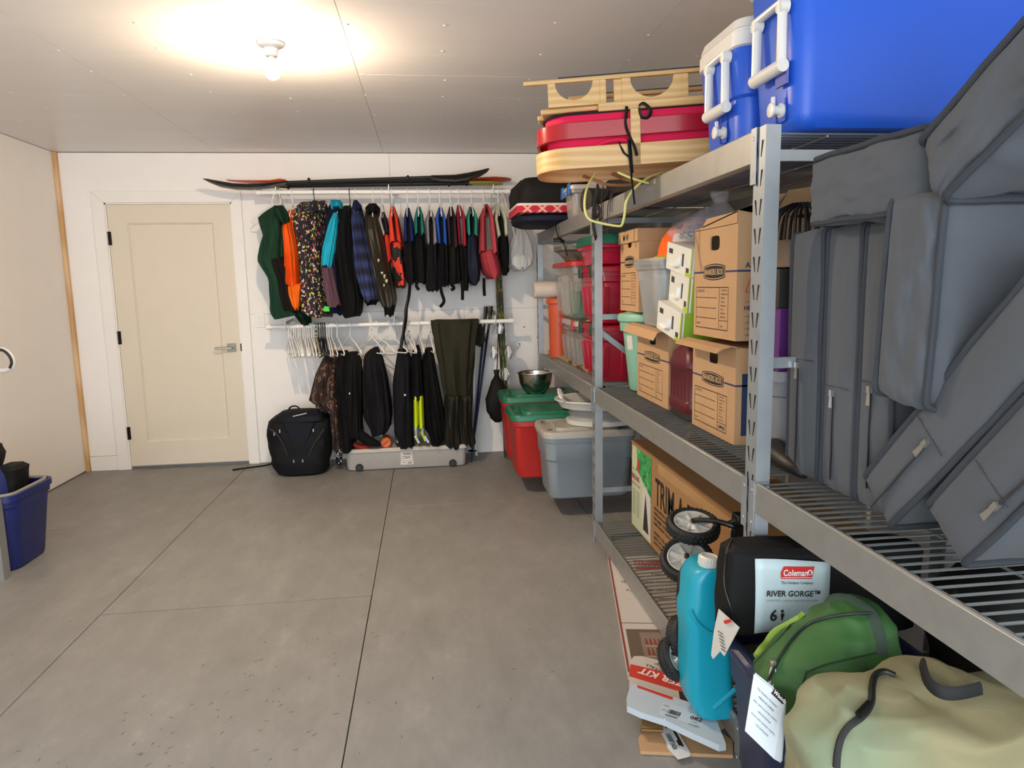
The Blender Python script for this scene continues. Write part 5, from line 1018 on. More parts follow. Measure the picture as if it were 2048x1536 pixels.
# ---------------------------------------------------------------- top shelf: coolers
BLUE = M('235acb', 0.38, var=0.05, bs=260, bst=0.25); CWHITE = M('ddd8d0', 0.4, var=0.05, bs=200, bst=0.15)
TZ = TOP+0.004
def cooler(label, x0, x1, y0, y1, h, lid_h, handle, drain, ribs, step=0):
    t = thing('cooler', label, 'cooler', ((x0+x1)/2, (y0+y1)/2, TZ), 'blue coolers on the top shelf')
    cx_, cy_, w, d_ = (x0+x1)/2, (y0+y1)/2, x1-x0, y1-y0
    R_ = lambda s_, z_, r=0.05: rrect(w-s_, d_-s_, r, TZ+z_, cx_, cy_, 7)
    prof = [R_(0.11, 0), R_(0.075, 0.006), R_(0.05, 0.025), R_(0.045, 0.045)]
    if step: prof += [R_(0.035, h*step), R_(0.018, h*step+0.008)]
    prof += [R_(0.0, h-0.01), R_(0.006, h)]
    m = MB(); m.loft(prof); b = obj(m, 'cooler_body', BLUE, t)
    g = MB(); s_ = 0.046
    for i in range(ribs[0]):
        xx = x0+0.09+(w-0.18)*i/max(1, ribs[0]-1)
        g.prism([(xx-0.0022, y0+0.0245, TZ+0.05), (xx+0.0022, y0+0.0245, TZ+0.05), (xx+0.0022, y0+0.0035, TZ+h*0.93), (xx-0.0022, y0+0.0035, TZ+h*0.93)], (0, 0.003, 0))
    if ribs[0]: obj(g, 'moulded_ribs', BLUE, b, kind='stuff')
    g = MB()
    for i in range(ribs[1]):
        yy = y0+0.07+(d_-0.14)*i/max(1, ribs[1]-1)
        g.prism([(x0+0.0235, yy-0.0018, TZ+0.06), (x0+0.0235, yy+0.0018, TZ+0.06), (x0+0.004, yy+0.0018, TZ+h*0.93), (x0+0.004, yy-0.0018, TZ+h*0.93)], (0.003, 0, 0))
    if ribs[1]: obj(g, 'end_ribs', BLUE, b, kind='stuff')
    m = MB(); m.loft([R_(0.0, h-0.004), R_(-0.012, h+0.0), R_(-0.012, h+lid_h*0.45), R_(0.0, h+lid_h*0.5), R_(0.0, h+lid_h*0.55), R_(-0.008, h+lid_h*0.58), R_(0.01, h+lid_h*0.9), R_(0.04, h+lid_h)]); obj(m, 'lid', CWHITE, t)
    ya, yb, za, zb = handle; xx = x0-0.012
    m = MB(); r = 0.0125
    m.tube([(xx, ya, za), (xx, ya, zb), (xx, yb, zb), (xx, yb, za)], 0.0135, 10, closed=True)
    ho = obj(m, 'swing_handle', CWHITE, t, 'white swing handle', bevel=0)
    m = MB()
    for yy in (ya, yb): obj(MB().lathe([(0.017, -0.012), (0.018, 0.012)], (xx, yy, zb-0.012), 'X', 14), 'pivot', CWHITE, ho)
    obj(MB().lathe([(0.017, -yb+ya-0.01), (0.018, 0.01)], (xx, yb, za), 'Y', 14), 'grip_bar', CWHITE, ho)
    yd, zd = drain
    q = rrect(0.055, 0.095, 0.012, 0, 0, 0, 4)
    xf = x0+0.004+0.02*(1-(zd-TZ)/h)
    m = MB(); a = [Vector((xf-0.003, yd+p.x, zd+0.015+p.y)) for p in q]; a2 = [Vector((xf+0.004, yd+p.x*0.86, zd+0.015+p.y*0.9)) for p in q]; m.loft([a, a2], (False, True)); obj(m, 'drain_recess', M('2041a0', 0.45), t)
    m = MB(); m.lathe([(0.019, 0.004), (0.019, -0.006), (0.012, -0.009), (0.012, -0.026), (0.019, -0.028), (0.019, -0.034), (0.006, -0.036)], (xf, yd, zd), 'X', 18); m.box(xf-0.03, xf-0.022, yd-0.005, yd+0.005, zd, zd+0.034); obj(m, 'drain_plug', CWHITE, t, 'white drain plug', bevel=0.001)
    return t
hp = lambda x, px, py: W(px, py, X=x)
c1 = cooler('large blue cooler at the near end of the top shelf', 0.94, 1.70, 1.745, 2.03, 0.40, 0.07, (1.795, 1.935, 1.93, 2.085), (1.845, 1.832), (9, 4))
o_ = W(1563, 148, X=0.942); m = MB(); m.box(0.9405, 0.9475, o_.y-0.028, o_.y+0.03, o_.z-0.03, o_.z+0.03); obj(m, 'faded_sticker', M('5a62b0', 0.6, var=0.15, vs=90), c1, 'faded sticker rectangle')
cooler('smaller blue cooler with white lid behind the large cooler', 0.93, 1.50, 2.05, 2.37, 0.30, 0.085, (2.115, 2.24, 1.905, 2.06), (2.185, 1.845), (0, 0), step=0.52)
# ---------------------------------------------------------------- wooden sled bundle
A0 = Vector((0.435, 2.70, 1.808)); SU = Vector((0.972, -0.235, 0.028)).normalized(); SV = Vector((0.235, 0.972, 0.0)).normalized()
SM_ = frame(A0, SU, SV)
t = thing('wooden_sled', 'upside down wooden sled with bent rails, its end sticking out over the shelf edge', 'sled', A0)
PINE2 = wood('cb9e60', 'd8b278', 7, (0.25, 1, 1.6), 0.45)
def railband(z0, z1, mat, name, ins=0.0, u1=1.25, wv_=0.34, par=t, th=0.012, lbl=None):
    m = MB(SM_); r = 0.13; path = [(u1, ins), (r+ins+0.1, ins), (r+ins, ins)]
    for k in range(1, 9): a = rad(270-90*k/8); path.append((r+ins+r*cos(a), r+ins+r*sin(a)))
    for k in range(0, 9): a = rad(180-90*k/8); path.append((r+ins+r*cos(a), wv_-ins-r+r*sin(a)))
    path += [(u1, wv_-ins)]
    rows_ = []
    for i, (u, v) in enumerate(path):
        p0 = Vector(path[max(0, i-1)]); p1 = Vector(path[min(len(path)-1, i+1)]); d_ = (p1-p0).normalized(); nrm = Vector((d_.y, -d_.x))*th
        rows_.append([Vector((u, v, z0)), Vector((u, v, z1)), Vector((u-nrm.x, v-nrm.y, z1)), Vector((u-nrm.x, v-nrm.y, z0))])
    m.loft(rows_); return obj(m, name, mat, par, lbl, smooth=40, bevel=0.002)
railband(0.0, 0.078, PINE2, 'bent_rail')
REDV = M('a8131f', 0.16, var=0.08, spec=0.7)
railband(0.108, 0.168, REDV, 'red_rail', 0.004, lbl='glossy red bent rail')
PINK = M('dd1248', 0.85, var=0.05, bs=200, bst=0.2)
m = MB(SM_)
def padring(z, g, cut=0.0): return [Vector((p.x, p.y, z)) for p in rrect(1.1-2*g, 0.33-2*g, 0.12-g*0.5, 0, 0.57, 0.175, 8)]
m.loft([padring(0.05, 0.05), padring(0.06, 0.024), padring(0.105, 0.014), padring(0.17, 0.012), padring(0.205, 0.008), padring(0.212, 0.012)]); obj(m, 'seat_bag', PINK, t, 'bright pink fabric seat bag')
m = MB(SM_); m.tube([p for p in padring(0.203, 0.004)], 0.006, 6, closed=True); obj(m, 'elastic_hem', BLACKM, t, 'black elastic hem')
m = MB(SM_); m.tube(smooth_path([(0.20, 0.012, 0.03), (0.22, 0.008, 0.075), (0.28, 0.006, 0.095), (0.34, 0.006, 0.09), (0.40, 0.012, 0.05)], 5), 0.007, 6); obj(m, 'seam_fold', PINK, t)
for k, (v0, v1, u0) in enumerate(((0.0, 0.03, 0.235), (0.035, 0.12, 0.02), (0.128, 0.215, 0.0), (0.223, 0.31, 0.02))): obj(MB(SM_).box(u0, 1.25, v0, v1, 0.214-(0.012 if k == 0 else 0), 0.232), 'slat', PINE2, t, bevel=0.005)
def cradle(u0, u1, v):
    m = MB(SM_); pts = [(u0, 0.233), (u1, 0.233), (u1, 0.318)]; c_, r_ = (u0+u1)/2, (u1-u0)*0.36
    for k in range(0, 17): a = pi*k/16; pts.append((c_+r_*cos(a), 0.318-r_*0.92*sin(a)))
    pts.append((u0, 0.318))
    n = len(pts); A_ = [Vector((u, v, z)) for u, z in pts]; B_ = [Vector((u, v+0.022, z)) for u, z in pts]
    m.add(A_+B_, [tuple(range(n)), tuple(reversed(range(n, 2*n)))]+[(i, (i+1) % n, n+(i+1) % n, n+i) for i in range(n)])
    o = obj(m, 'cradle_board', PINE2, t, smooth=0)
    obj(MB(SM_).box(u1-0.002, u1+0.022, v-0.004, v+0.07, 0.233, 0.318), 'corner_block', PINE2, t, bevel=0.002)
cradle(0.05, 0.245, 0.02); cradle(0.05, 0.245, 0.28); cradle(0.325, 0.545, 0.025); cradle(0.62, 0.84, 0.025); cradle(0.325, 0.545, 0.28)
obj(MB(SM_).box(0.295, 0.326, 0.03, 0.10, 0.233, 0.318), 'corner_block', PINE2, t, bevel=0.002)
for v, u0 in ((0.015, -0.04), (0.275, 0.12)):
    obj(MB(SM_).box(u0, 1.25, v, v+0.022, 0.318, 0.332), 'runner', PINE2, t, bevel=0.002)
    obj(MB(SM_).box(u0+0.13, 1.25, v+0.004, v+0.018, 0.3325, 0.338), 'runner_strip', M('2b2f33', 0.35, 0.7), t, 'dark metal runner strip')
obj(MB(SM_).box(0.352, 0.388, -0.012, 0.004, 0.0, 0.20), 'strut', PINE2, t, bevel=0.002)
ST = lambda pts, r=0.009: MB(SM_).tube(smooth_path(pts, 5), r, 6, flat=0.35)
obj(ST([(0.34, -0.006, 0.21), (0.335, -0.008, 0.15), (0.345, -0.012, 0.11), (0.365, -0.02, 0.06), (0.372, -0.02, 0.03)]), 'tie_strap', BLACKM, t); obj(ST([(0.385, -0.004, 0.21), (0.40, -0.012, 0.215), (0.425, -0.012, 0.19), (0.415, -0.012, 0.165), (0.39, -0.012, 0.17), (0.383, -0.012, 0.2)]), 'tie_strap', BLACKM, t)
obj(ST([(0.31, -0.006, 0.085), (0.325, -0.016, 0.045), (0.345, -0.02, 0.02), (0.352, -0.02, -0.06), (0.36, -0.02, -0.145)], 0.007), 'tie_strap', BLACKM, t); obj(ST([(0.345, -0.016, 0.09), (0.348, -0.02, 0.04), (0.352, -0.02, -0.03)], 0.011), 'tie_strap', BLACKM, t)
rp = lambda L_: [W(a, b2, Y=y) for a, b2, y in L_]
m = MB(); m.tube(smooth_path(rp([(1190, 347, 2.75), (1176, 370, 2.7), (1170, 395, 2.66), (1170, 420, 2.64), (1178, 438, 2.62), (1200, 446, 2.6), (1235, 452, 2.58), (1244, 449, 2.58), (1249, 430, 2.58), (1252, 405, 2.58), (1262, 385, 2.6), (1276, 370, 2.62), (1295, 356, 2.66), (1320, 346, 2.7), (1345, 341, 2.75)]), 5), 0.0045, 8)
m.tube(smooth_path(rp([(1236, 345, 2.62), (1262, 356, 2.6), (1285, 363, 2.62), (1296, 366, 2.64)]), 4), 0.0045, 8)
obj(m, 'pull_rope', M('d2cc78', 0.7, var=0.1, bs=400, bst=0.4), t, 'pale yellow pull rope')
m = MB(); m.tube(smooth_path(rp([(1166, 352, 2.86), (1190, 361, 2.84), (1215, 369, 2.8), (1250, 370, 2.76), (1280, 366, 2.72), (1310, 352, 2.7)]), 5), 0.011, 4, flat=0.5); m.tube(smooth_path(rp([(1225, 347, 2.86), (1250, 358, 2.82), (1280, 366, 2.76)]), 5), 0.013, 4, flat=0.5)
obj(m, 'bent_wood_strip', wood('8a5f3c', 'a77a50', 6), t)
for k, (a, b2) in enumerate((((1194, 372), (1196, 478)), ((1186, 425), (1188, 474)))):
    pass
# ---------------------------------------------------------------- top shelf, far end
m = blob([(TZ, 0.84, 4.75, 0.19, 0.25), (TZ+0.02, 0.83, 4.75, 0.23, 0.28), (TZ+0.05, 0.825, 4.75, 0.235, 0.28), (TZ+0.062, 0.825, 4.75, 0.2, 0.26)], lump=0.008, seed=41, e=4)
solo(m, 'navy_bag', NYL('141a2b', 0.25), 'flat navy bag under the plaid blanket on top shelf end', 'bag')
m, nt, b = nodes('red_plaid')
w1 = tex(nt, 'ShaderNodeTexWave', Scale=5.0, rot=(0, 0.85, 0), bands_direction='X'); w2 = tex(nt, 'ShaderNodeTexWave', Scale=5.0, rot=(0, -0.85, 0), bands_direction='X'); mxx = nt.nodes.new('ShaderNodeMath'); mxx.operation = 'MAXIMUM'
nt.links.new(w1.outputs[1], mxx.inputs[0]); nt.links.new(w2.outputs[1], mxx.inputs[1]); nt.links.new(ramp(nt, mxx.outputs[0], [(0.0, 'b3203a'), (0.86, 'bd2a40'), (0.9, 'e0a08a'), (0.95, 'c43a4a'), (0.98, 'e6b59d')]), b.inputs['Base Color']); b.inputs['Roughness'].default_value = 0.9
t = thing('plaid_blanket', 'folded red plaid blanket with white lining between navy bag and duffel', 'blanket', (0.79, 4.68, TZ+0.086))
bz = TZ+0.064
mm = MB(); mm.loft([[p+Vector((0, 0, 0)) for p in rrect(0.43, 0.5, 0.03, z_, 0.80, 4.68)] for z_ in (bz, bz+0.006, bz+0.036, bz+0.042)]); mm.loft([[Vector((1.01, 4.45+dy, bz+0.004+dz)) for dy, dz in ((0, 0), (0.3, 0), (0.3, 0.03), (0, 0.03))], [Vector((1.055, 4.45+dy, bz+0.014+dz)) for dy, dz in ((0, 0), (0.2, 0), (0.2, 0.012), (0, 0.012))]])
obj(mm, 'blanket_fold', m, t)
mm = MB(); mm.loft([rrect(0.43, 0.5, 0.03, z_, 0.80, 4.68) for z_ in (bz+0.042, bz+0.05, bz+0.056)]); obj(mm, 'fleece_lining', M('d9cdc6', 0.9, var=0.05, bs=90, bst=0.4), t, 'white fleece lining')
m = blob([(bz+0.06, 0.85, 4.86, 0.235, 0.30), (bz+0.07, 0.85, 4.86, 0.243, 0.31), (bz+0.17, 0.855, 4.87, 0.243, 0.31), (bz+0.215, 0.862, 4.88, 0.237, 0.305), (bz+0.242, 0.875, 4.9, 0.22, 0.28), (bz+0.252, 0.89, 4.9, 0.18, 0.22)], lump=0.014, seed=43, e=6, n=60)
solo(m, 'black_duffel', NYL('161412', 0.3), 'black duffel bag heaped on the plaid blanket at shelf end', 'bag')
t = tote('latch_box', 'clear plastic box with two blue latches in front of the duffel', 0.955, 4.22, TZ, 0.2, 0.26, 0.17, M('c9c4bf', 0.2, var=0.04, trans=0.4, alpha=0.75), M('d3cbc4', 0.3, trans=0.2), handle=False, r=0.03, taper=0.12, shoulder=0.8, lidh=0.02, latch=(M('1f6cb4', 0.4), [(0.853, 4.32), (0.853, 4.13)]), cat='storage box')
m = MB(); sp = [(0.006+0.0026*a, a) for a in [k*0.35 for k in range(72)]]
t = thing('foam_roll', 'dark rolled foam mat with spiral end beside the clear latch box', 'roll', (0.95, 3.95, TZ))
obj(MB().lathe([(0.066, 0.004), (0.07, 0), (0.07, 0.45)], (0.90, 3.9, TZ+0.0705), Matrix(((0.3, 0, 0.95), (-0.95, 0, 0.3), (0, 1, 0))).to_3x3(), 28), 'mat', M('2f2a26', 0.8, var=0.15), t)
MXR = Matrix(((0.3, 0, 0.95), (-0.95, 0, 0.3), (0, 1, 0))).to_3x3()
m = MB(); m.tube([Vector((0.90, 3.9, TZ+0.0705))+MXR @ Vector((r*cos(a), r*sin(a), -0.001)) for r, a in sp if r < 0.066], 0.0018, 4); obj(m, 'spiral_edge', M('6a5d52', 0.8), t)
m = blob([(TZ, 1.15, 3.36, 0.2, 0.28), (TZ+0.03, 1.14, 3.36, 0.24, 0.31), (TZ+0.12, 1.14, 3.36, 0.23, 0.3), (TZ+0.17, 1.14, 3.36, 0.15, 0.2)], lump=0.03, seed=46, e=3)
solo(m, 'dark_tarp', NYL('14120f', 0.3), 'dark bundled tarp on the top shelf behind the sled', 'bundle')
t = thing('lashing_straps', 'black lashing straps hanging over the top beam at middle post', 'strap', W(1190, 475, Y=3.50))
for pts, r in ((((1196, 372, 3.52), (1190, 400, 3.46), (1186, 440, 3.46), (1192, 476, 3.46)), 0.022), (((1206, 375, 3.4), (1203, 400, 3.32), (1203, 432, 3.3), (1198, 440, 3.36)), 0.009), (((1224, 388, 3.2), (1216, 410, 3.18), (1215, 440, 3.18), (1214, 468, 3.2)), 0.006), (((1226, 386, 3.2), (1222, 400, 3.18), (1221, 424, 3.18)), 0.005), (((1190, 405, 3.45), (1194, 412, 3.42), (1198, 422, 3.42), (1194, 432, 3.43), (1187, 428, 3.44), (1189, 412, 3.44)), 0.012)):
    obj(MB().tube(smooth_path([W(a, b2, X=0.846-(0.004 if r > 0.02 else 0)) if True else None for a, b2, y in pts], 4), r, 6, flat=0.25, up=(0, 1, 0.05)), 'strap', BLACKM, t)
# ---------------------------------------------------------------- low shelf: tree carton, wagon
t = thing('tree_carton', 'long brown carton with a christmas tree picture on the lowest shelf', 'box', (1.23, 2.72, DZ_))
TX, TY0, TY1, TH = 1.04, 1.96, 3.47, 0.445
m = MB().box(TX, 1.41, TY0, TY1, DZ_, DZ_+TH); obj(m, 'carton', KRAFTD, t, smooth=0)
m = MB(); m.prism([(TX-0.005, TY0, DZ_+TH-0.002), (TX-0.005, TY1+0.004, DZ_+TH+0.004), (1.22, TY1+0.004, DZ_+TH+0.006), (1.22, TY0, DZ_+TH+0.002)], (0, 0, 0.004)); m.prism([(1.225, TY0, DZ_+TH+0.002), (1.225, TY1+0.004, DZ_+TH+0.006), (1.415, TY1+0.004, DZ_+TH+0.004), (1.415, TY0, DZ_+TH-0.002)], (0, 0, 0.004)); obj(m, 'top_flaps', KRAFTD, t, smooth=0, kind='stuff')
m = MB(); strip(m, (TX, TY1, DZ_), (0, -1, 0), (0, 0, 1), 0.42, 1.4, TH-0.055, TH-0.01, 0.001); obj(m, 'packing_tape', M('b88f5c', 0.25, var=0.1), t, 'clear packing tape', smooth=0)
O = Vector((TX, TY1, DZ_)); XD, UD = (0, -1, 0), (0, 0, 1)
m = MB(); strip(m, O, XD, UD, 0.008, 0.325, 0.006, TH-0.012, 0.0012); pl = obj(m, 'picture_panel', M('c4cbaa', 0.5, var=0.03), t, 'pale green printed panel', smooth=0)
m = MB(); poly(m, O, XD, UD, [(0.10, TH-0.012), (0.325, TH-0.012), (0.325, TH-0.23), (0.27, TH-0.215), (0.22, TH-0.17), (0.1, TH-0.13), (0.02, TH-0.14)], 0.0018); obj(m, 'foliage_print', cells([(0, '1d6a34'), (0.4, '3c9a52'), (0.6, '6fbf7c'), (0.68, '2a7d3f')], 30, sm=True), pl, 'green foliage print', smooth=0)
m = MB(); poly(m, O, XD, UD, [(0.055+0.048*cos(a), TH-0.075+0.06*sin(a)) for a in [2*pi*k/20 for k in range(20)]], 0.0024); obj(m, 'round_badge', M('cdd0a4', 0.5, var=0), pl, smooth=0)
m = MB(); poly(m, O, XD, UD, [(0.125+0.022*cos(a), TH-0.10+0.036*sin(a)) for a in [2*pi*k/16 for k in range(16)]], 0.0026); obj(m, 'red_seal', M('c0393a', 0.5, var=0.1), pl, smooth=0)
m = MB(); poly(m, O, XD, UD, [(0.19, 0.02), (0.32, 0.02), (0.32, 0.235), (0.235, 0.27), (0.19, 0.24)], 0.0024); obj(m, 'tree_photo', M('d8cfc8', 0.5, var=0.05), pl, smooth=0)
m = MB(); poly(m, O, XD, UD, [(0.205, 0.04), (0.295, 0.04), (0.262, 0.16), (0.243, 0.235), (0.228, 0.16)], 0.003); obj(m, 'tree_print', M('2f2c22', 0.7, var=0.4, vs=80), pl, 'dark christmas tree print', smooth=0)
m = MB()
for i in range(11):
    for a in (0.03, 0.095): strip(m, O, XD, UD, a, a+0.045, 0.2-i*0.0125, 0.204-i*0.0125, 0.0018)
obj(m, 'print_lines', M('6a6d5a', 0.7), pl, smooth=0, kind='stuff')
text('DELUXE', 'lettering', M('a94a3c', 0.6, var=0), O+Vector((-0.0022, -0.012, TH-0.185)), XD, UD, 0.034, pl, bold=0.001); text('ARTIFICIAL TREE', 'lettering', M('a94a3c', 0.6, var=0), O+Vector((-0.0022, -0.012, TH-0.215)), XD, UD, 0.019, pl)
text('TRIM-A-TREE', 'lettering', INK, O+Vector((-0.0012, -0.385, TH-0.215)), XD, UD, 0.185, t, bold=0.002, wide=0.62)
for i, s_ in enumerate(('INDOOR ARTIFICIAL CHRISTMAS TREE', 'ARBRE DE NOEL ARTIFICIEL INTERIEUR', 'EASY ASSEMBLY  HINGED BRANCHES', 'FLAME RETARDANT  STAND INCLUDED', 'CONTENTS: 1 TREE  3 SECTIONS', 'HEIGHT 2.1 M   DIAMETER 1.3 M', 'DO NOT STORE IN DAMP PLACES')):
    text(s_, 'form_lettering', INK, O+Vector((-0.0012, -0.37, TH-0.245-0.025*i-(0.02 if i > 3 else 0))), XD, UD, 0.021, t, bold=0.0004, wide=0.8)
# folding wagon
TYRE = M('141414', 0.6, var=0.2); HUBW = M('c9c6be', 0.3, 0.3, var=0.06)
t = thing('folding_wagon', 'black framed folding wagon with spoked wheels standing before the tree carton', 'wagon', (0.86, 2.15, 0.035))
def wheel(c, ax, r=0.09, w=0.046):
    ax = Vector(ax).normalized(); x = ax.orthogonal().normalized(); y = ax.cross(x)
    R3 = Matrix((( x.x, y.x, ax.x), (x.y, y.y, ax.y), (x.z, y.z, ax.z))); c = Vector(c)
    m = MB(); pr = [(r*0.72, -w*0.4), (r*0.86, -w*0.5), (r*0.97, -w*0.36), (r, -w*0.1), (r, w*0.1), (r*0.97, w*0.36), (r*0.86, w*0.5), (r*0.72, w*0.4)]
    m.lathe(pr+[pr[0]], c, R3, 40, (False, False)); o = obj(m, 'tyre', TYRE, t)
    m = MB()
    for k in range(36):
        a = 2*pi*k/36
        for s_, rr, zz in ((0, 1.0, 0.0), (1, 0.98, 0.3), (2, 0.98, -0.3)):
            a2 = a+(pi/36 if s_ else 0); e1 = Vector((cos(a2), sin(a2), 0)); e2 = Vector((-sin(a2), cos(a2), 0)); q = c+R3 @ (e1*r*rr*0.995+Vector((0, 0, zz*w)))
            U_, V_, N_ = R3 @ e2, ax, R3 @ e1
            m.add([q-U_*0.0055, q-V_*0.006, q+U_*0.0055, q+V_*0.006, q+N_*0.003], [(0, 1, 4), (1, 2, 4), (2, 3, 4), (3, 0, 4)])
    obj(m, 'tread', TYRE, o, kind='stuff', smooth=0)
    m = MB(); m.lathe([(r*0.735, -w*0.36), (r*0.735, w*0.40), (r*0.69, w*0.42), (r*0.66, w*0.22), (r*0.3, w*0.1), (r*0.2, w*0.34), (r*0.1, w*0.36), (r*0.1, -w*0.3)], c, R3, 32); h = obj(m, 'wheel_hub', HUBW, t, 'pale moulded wheel hub')
    m = MB()
    for k in range(8):
        a = 2*pi*k/8; e1 = Vector((cos(a), sin(a), 0)); e2 = Vector((-sin(a), cos(a), 0))
        P = [c+R3 @ (e1*r*0.2+e2*0.003*s_+Vector((0, 0, w*0.3))) for s_ in (-1, 1)]+[c+R3 @ (e1*r*0.66+e2*0.003*s_+Vector((0, 0, w*0.33))) for s_ in (1, -1)]
        Q = [p-ax*w*0.2 for p in P]; m.loft([Q, P])
    obj(m, 'spoke_ribs', HUBW, h, smooth=0, kind='stuff')
    m = MB(); m.lathe([(r*0.1, w*0.3), (r*0.1, w*0.55), (r*0.05, w*0.6)], c, R3, 12); obj(m, 'axle_cap', BLACKM, h)
c1_, c2_ = W(1386, 1052, Y=2.2), W(1374, 1120, Y=2.13)
wheel(c1_, (-0.04, -0.26, 0.95)); wheel(c2_, (-0.22, -0.42, 0.85), 0.088)
c3_, c4_ = W(1366, 1276, Y=2.02), W(1352, 1316, Y=1.985)
wheel(c3_, (0.62, -0.68, 0.30), 0.072, 0.05); wheel(c4_, (0.50, -0.62, 0.52), 0.068, 0.048)
for pts, r in ((((1390, 1040, 2.19), (1430, 1042, 2.14), (1465, 1052, 2.1), (1480, 1060, 2.1)), 0.009), (((1400, 1118, 2.1), (1380, 1126, 2.06), (1366, 1145, 2.03), (1361, 1180, 2.02), (1361, 1222, 2.02), (1372, 1240, 2.03), (1390, 1246, 2.04)), 0.0125), (((1478, 1036, 2.14), (1470, 1060, 2.14), (1468, 1090, 2.14), (1470, 1180, 2.14)), 0.012), (((1494, 1036, 2.14), (1478, 1040, 2.14), (1455, 1050, 2.16)), 0.012)):
    obj(MB().tube(smooth_path([W(a, b2, Y=y) for a, b2, y in pts], 5), r, 10), 'frame_tube', M('121212', 0.3), t)
b1_ = W(1487, 1045, Y=2.14); obj(MB().box(b1_.x-0.03, b1_.x+0.05, 2.12, 2.17, b1_.z-0.1, b1_.z+0.03), 'hinge_bracket', M('121212', 0.3), t, bevel=0.004)
# ---------------------------------------------------------------- floor: flat cartons
WHT = M('c8c0b8', 0.5, var=0.05)
K0 = Vector((0.858, 3.27, 0)); K1 = Vector((0.655, 2.22, 0)); kd = (K1-K0).normalized(); kv = Vector((-kd.y, kd.x, 0)); KM = Matrix(((kv.x, -kd.x, 0, K1.x), (kv.y, -kd.y, 0, K1.y), (0, 0, 1, 0.0015), (0, 0, 0, 1)))
t = thing('organizer_kit_box', 'long flat white carton with red stripes sticking out below the low shelf', 'box', (K0+K1)/2)
LN = (K0-K1).length
m = MB(KM).box(0, 0.50, 0, LN, 0, 0.028); obj(m, 'carton', WHT, t, smooth=0)
T0 = KM @ Vector((0, 0, 0.0285)); DX, DYv = kv, -kd
m = MB(); strip(m, T0, DX, DYv, 0.0, 0.008, 0, LN); obj(m, 'edge_stripe', M('8a4038', 0.6), t, 'dull red edge stripe', smooth=0)
m = MB(); strip(m, T0, DX, DYv, 0.02, 0.36, 0.03, 0.31, 0.0008); pc = obj(m, 'drawer_picture', M('6b5c50', 0.4, var=0.1), t, 'printed picture of drawers', smooth=0)
m = MB(); strip(m, T0, DX, DYv, 0.07, 0.36, 0.06, 0.285, 0.0012); obj(m, 'drawer_print', M('8a7a6c', 0.4), pc, smooth=0)
m = MB(); m2 = MB(); m3 = MB(); random.seed(4)
for rr in (0.19, 0.115):
    strip(m3, T0, DX, DYv, 0.08, 0.33, rr-0.012, rr-0.006, 0.0018)
    for i in range(14):
        q = m2 if i < 4 or random.random() < 0.2 else m; xx = 0.085+i*0.016
        poly(q, T0, DX, DYv, [(xx, rr), (xx+0.011, rr), (xx+0.007, rr+0.05+random.uniform(-0.008, 0.008)), (xx+0.002, rr+0.05)], 0.0018)
obj(m, 'cream_print', M('d6c8b4', 0.5), pc, smooth=0, kind='stuff'); obj(m2, 'red_print', M('8c3a34', 0.5), pc, smooth=0, kind='stuff'); obj(m3, 'shelf_lines', M('b8aca0', 0.4), pc, smooth=0, kind='stuff')
m = MB(); strip(m, T0, DX, DYv, 0.0, 0.5, 0.36, 0.364); obj(m, 'fold_line', M('6f6a66', 0.6), t, smooth=0)
m = MB(); strip(m, T0, DX, DYv, 0.12, 0.48, LN-0.17, LN-0.06); rb = obj(m, 'red_band', M('b1423c', 0.6, var=0.05), t, smooth=0)
text('FASTEN TO EXISTING', 'lettering', INKW, T0+DX*0.40+DYv*(LN-0.085)+Vector((0, 0, 0.001)), -DX, -DYv, 0.032, rb); text('CLOSET HARDWARE', 'lettering', INKW, T0+DX*0.40+DYv*(LN-0.125)+Vector((0, 0, 0.001)), -DX, -DYv, 0.032, rb)
for i, s_ in enumerate(('EASY TO INSTALL', 'ALL HARDWARE INCLUDED', 'CONSTRUCTION QUALITY', 'ADJUSTABLE SHELVES')): text(s_, 'lettering', INK, T0+DX*0.42+DYv*(LN-0.22-0.085*i), -DX, -DYv, 0.03, t)
def flat(name, label, pts, z, h, mat, cat='box', M_=None, parent=None):
    P = [W(a, b2, Z=z) for a, b2 in pts]
    m = MB(); m.prism([Vector((p.x, p.y, z-h)) for p in P], (0, 0, h))
    if parent: return obj(m, name, mat, parent, label, smooth=0)
    return solo(m, name, mat, label, cat, smooth=0)
bc = flat('brown_cardboard', 'flattened brown cardboard lying on the floor at the lowest of the pile', [(1281, 1502), (1276, 1478), (1284, 1462), (1290, 1436), (1330, 1436), (1420, 1452), (1466, 1480), (1466, 1510)], 0.012, 0.011, KRAFT, 'cardboard')
flat('raised_flap', None, [(1283, 1458), (1284, 1438), (1328, 1440), (1327, 1460)], 0.045, 0.006, M('8a6a3e', 0.85), parent=bc)
m = MB(); m.prism([W(1283, 1458, Z=0.045), W(1327, 1460, Z=0.045), W(1326, 1466, Z=0.013), W(1283, 1466, Z=0.013)], (0, 0.003, 0)); obj(m, 'flap_side', M('7c5e36', 0.85), bc, smooth=0)
ok_ = flat('torn_kit_carton', 'torn white carton end with a red band and upside down lettering', [(1260, 1322), (1268, 1312), (1285, 1312), (1345, 1328), (1392, 1338), (1400, 1412), (1360, 1402), (1258, 1374)], 0.058, 0.024, WHT, 'box')
def onz(z, pts): return [W(a, b2, Z=z) for a, b2 in pts]
def decal(z, pts, name, mat, parent, label=None): m = MB(); m.add(onz(z, pts), [tuple(range(len(pts)))]); return obj(m, name, mat, parent, label, smooth=0)
rb = decal(0.0588, [(1261, 1328), (1355, 1350), (1395, 1362), (1398, 1390), (1350, 1380), (1258, 1352)], 'red_band', M('c7382e', 0.5, var=0.05), ok_)
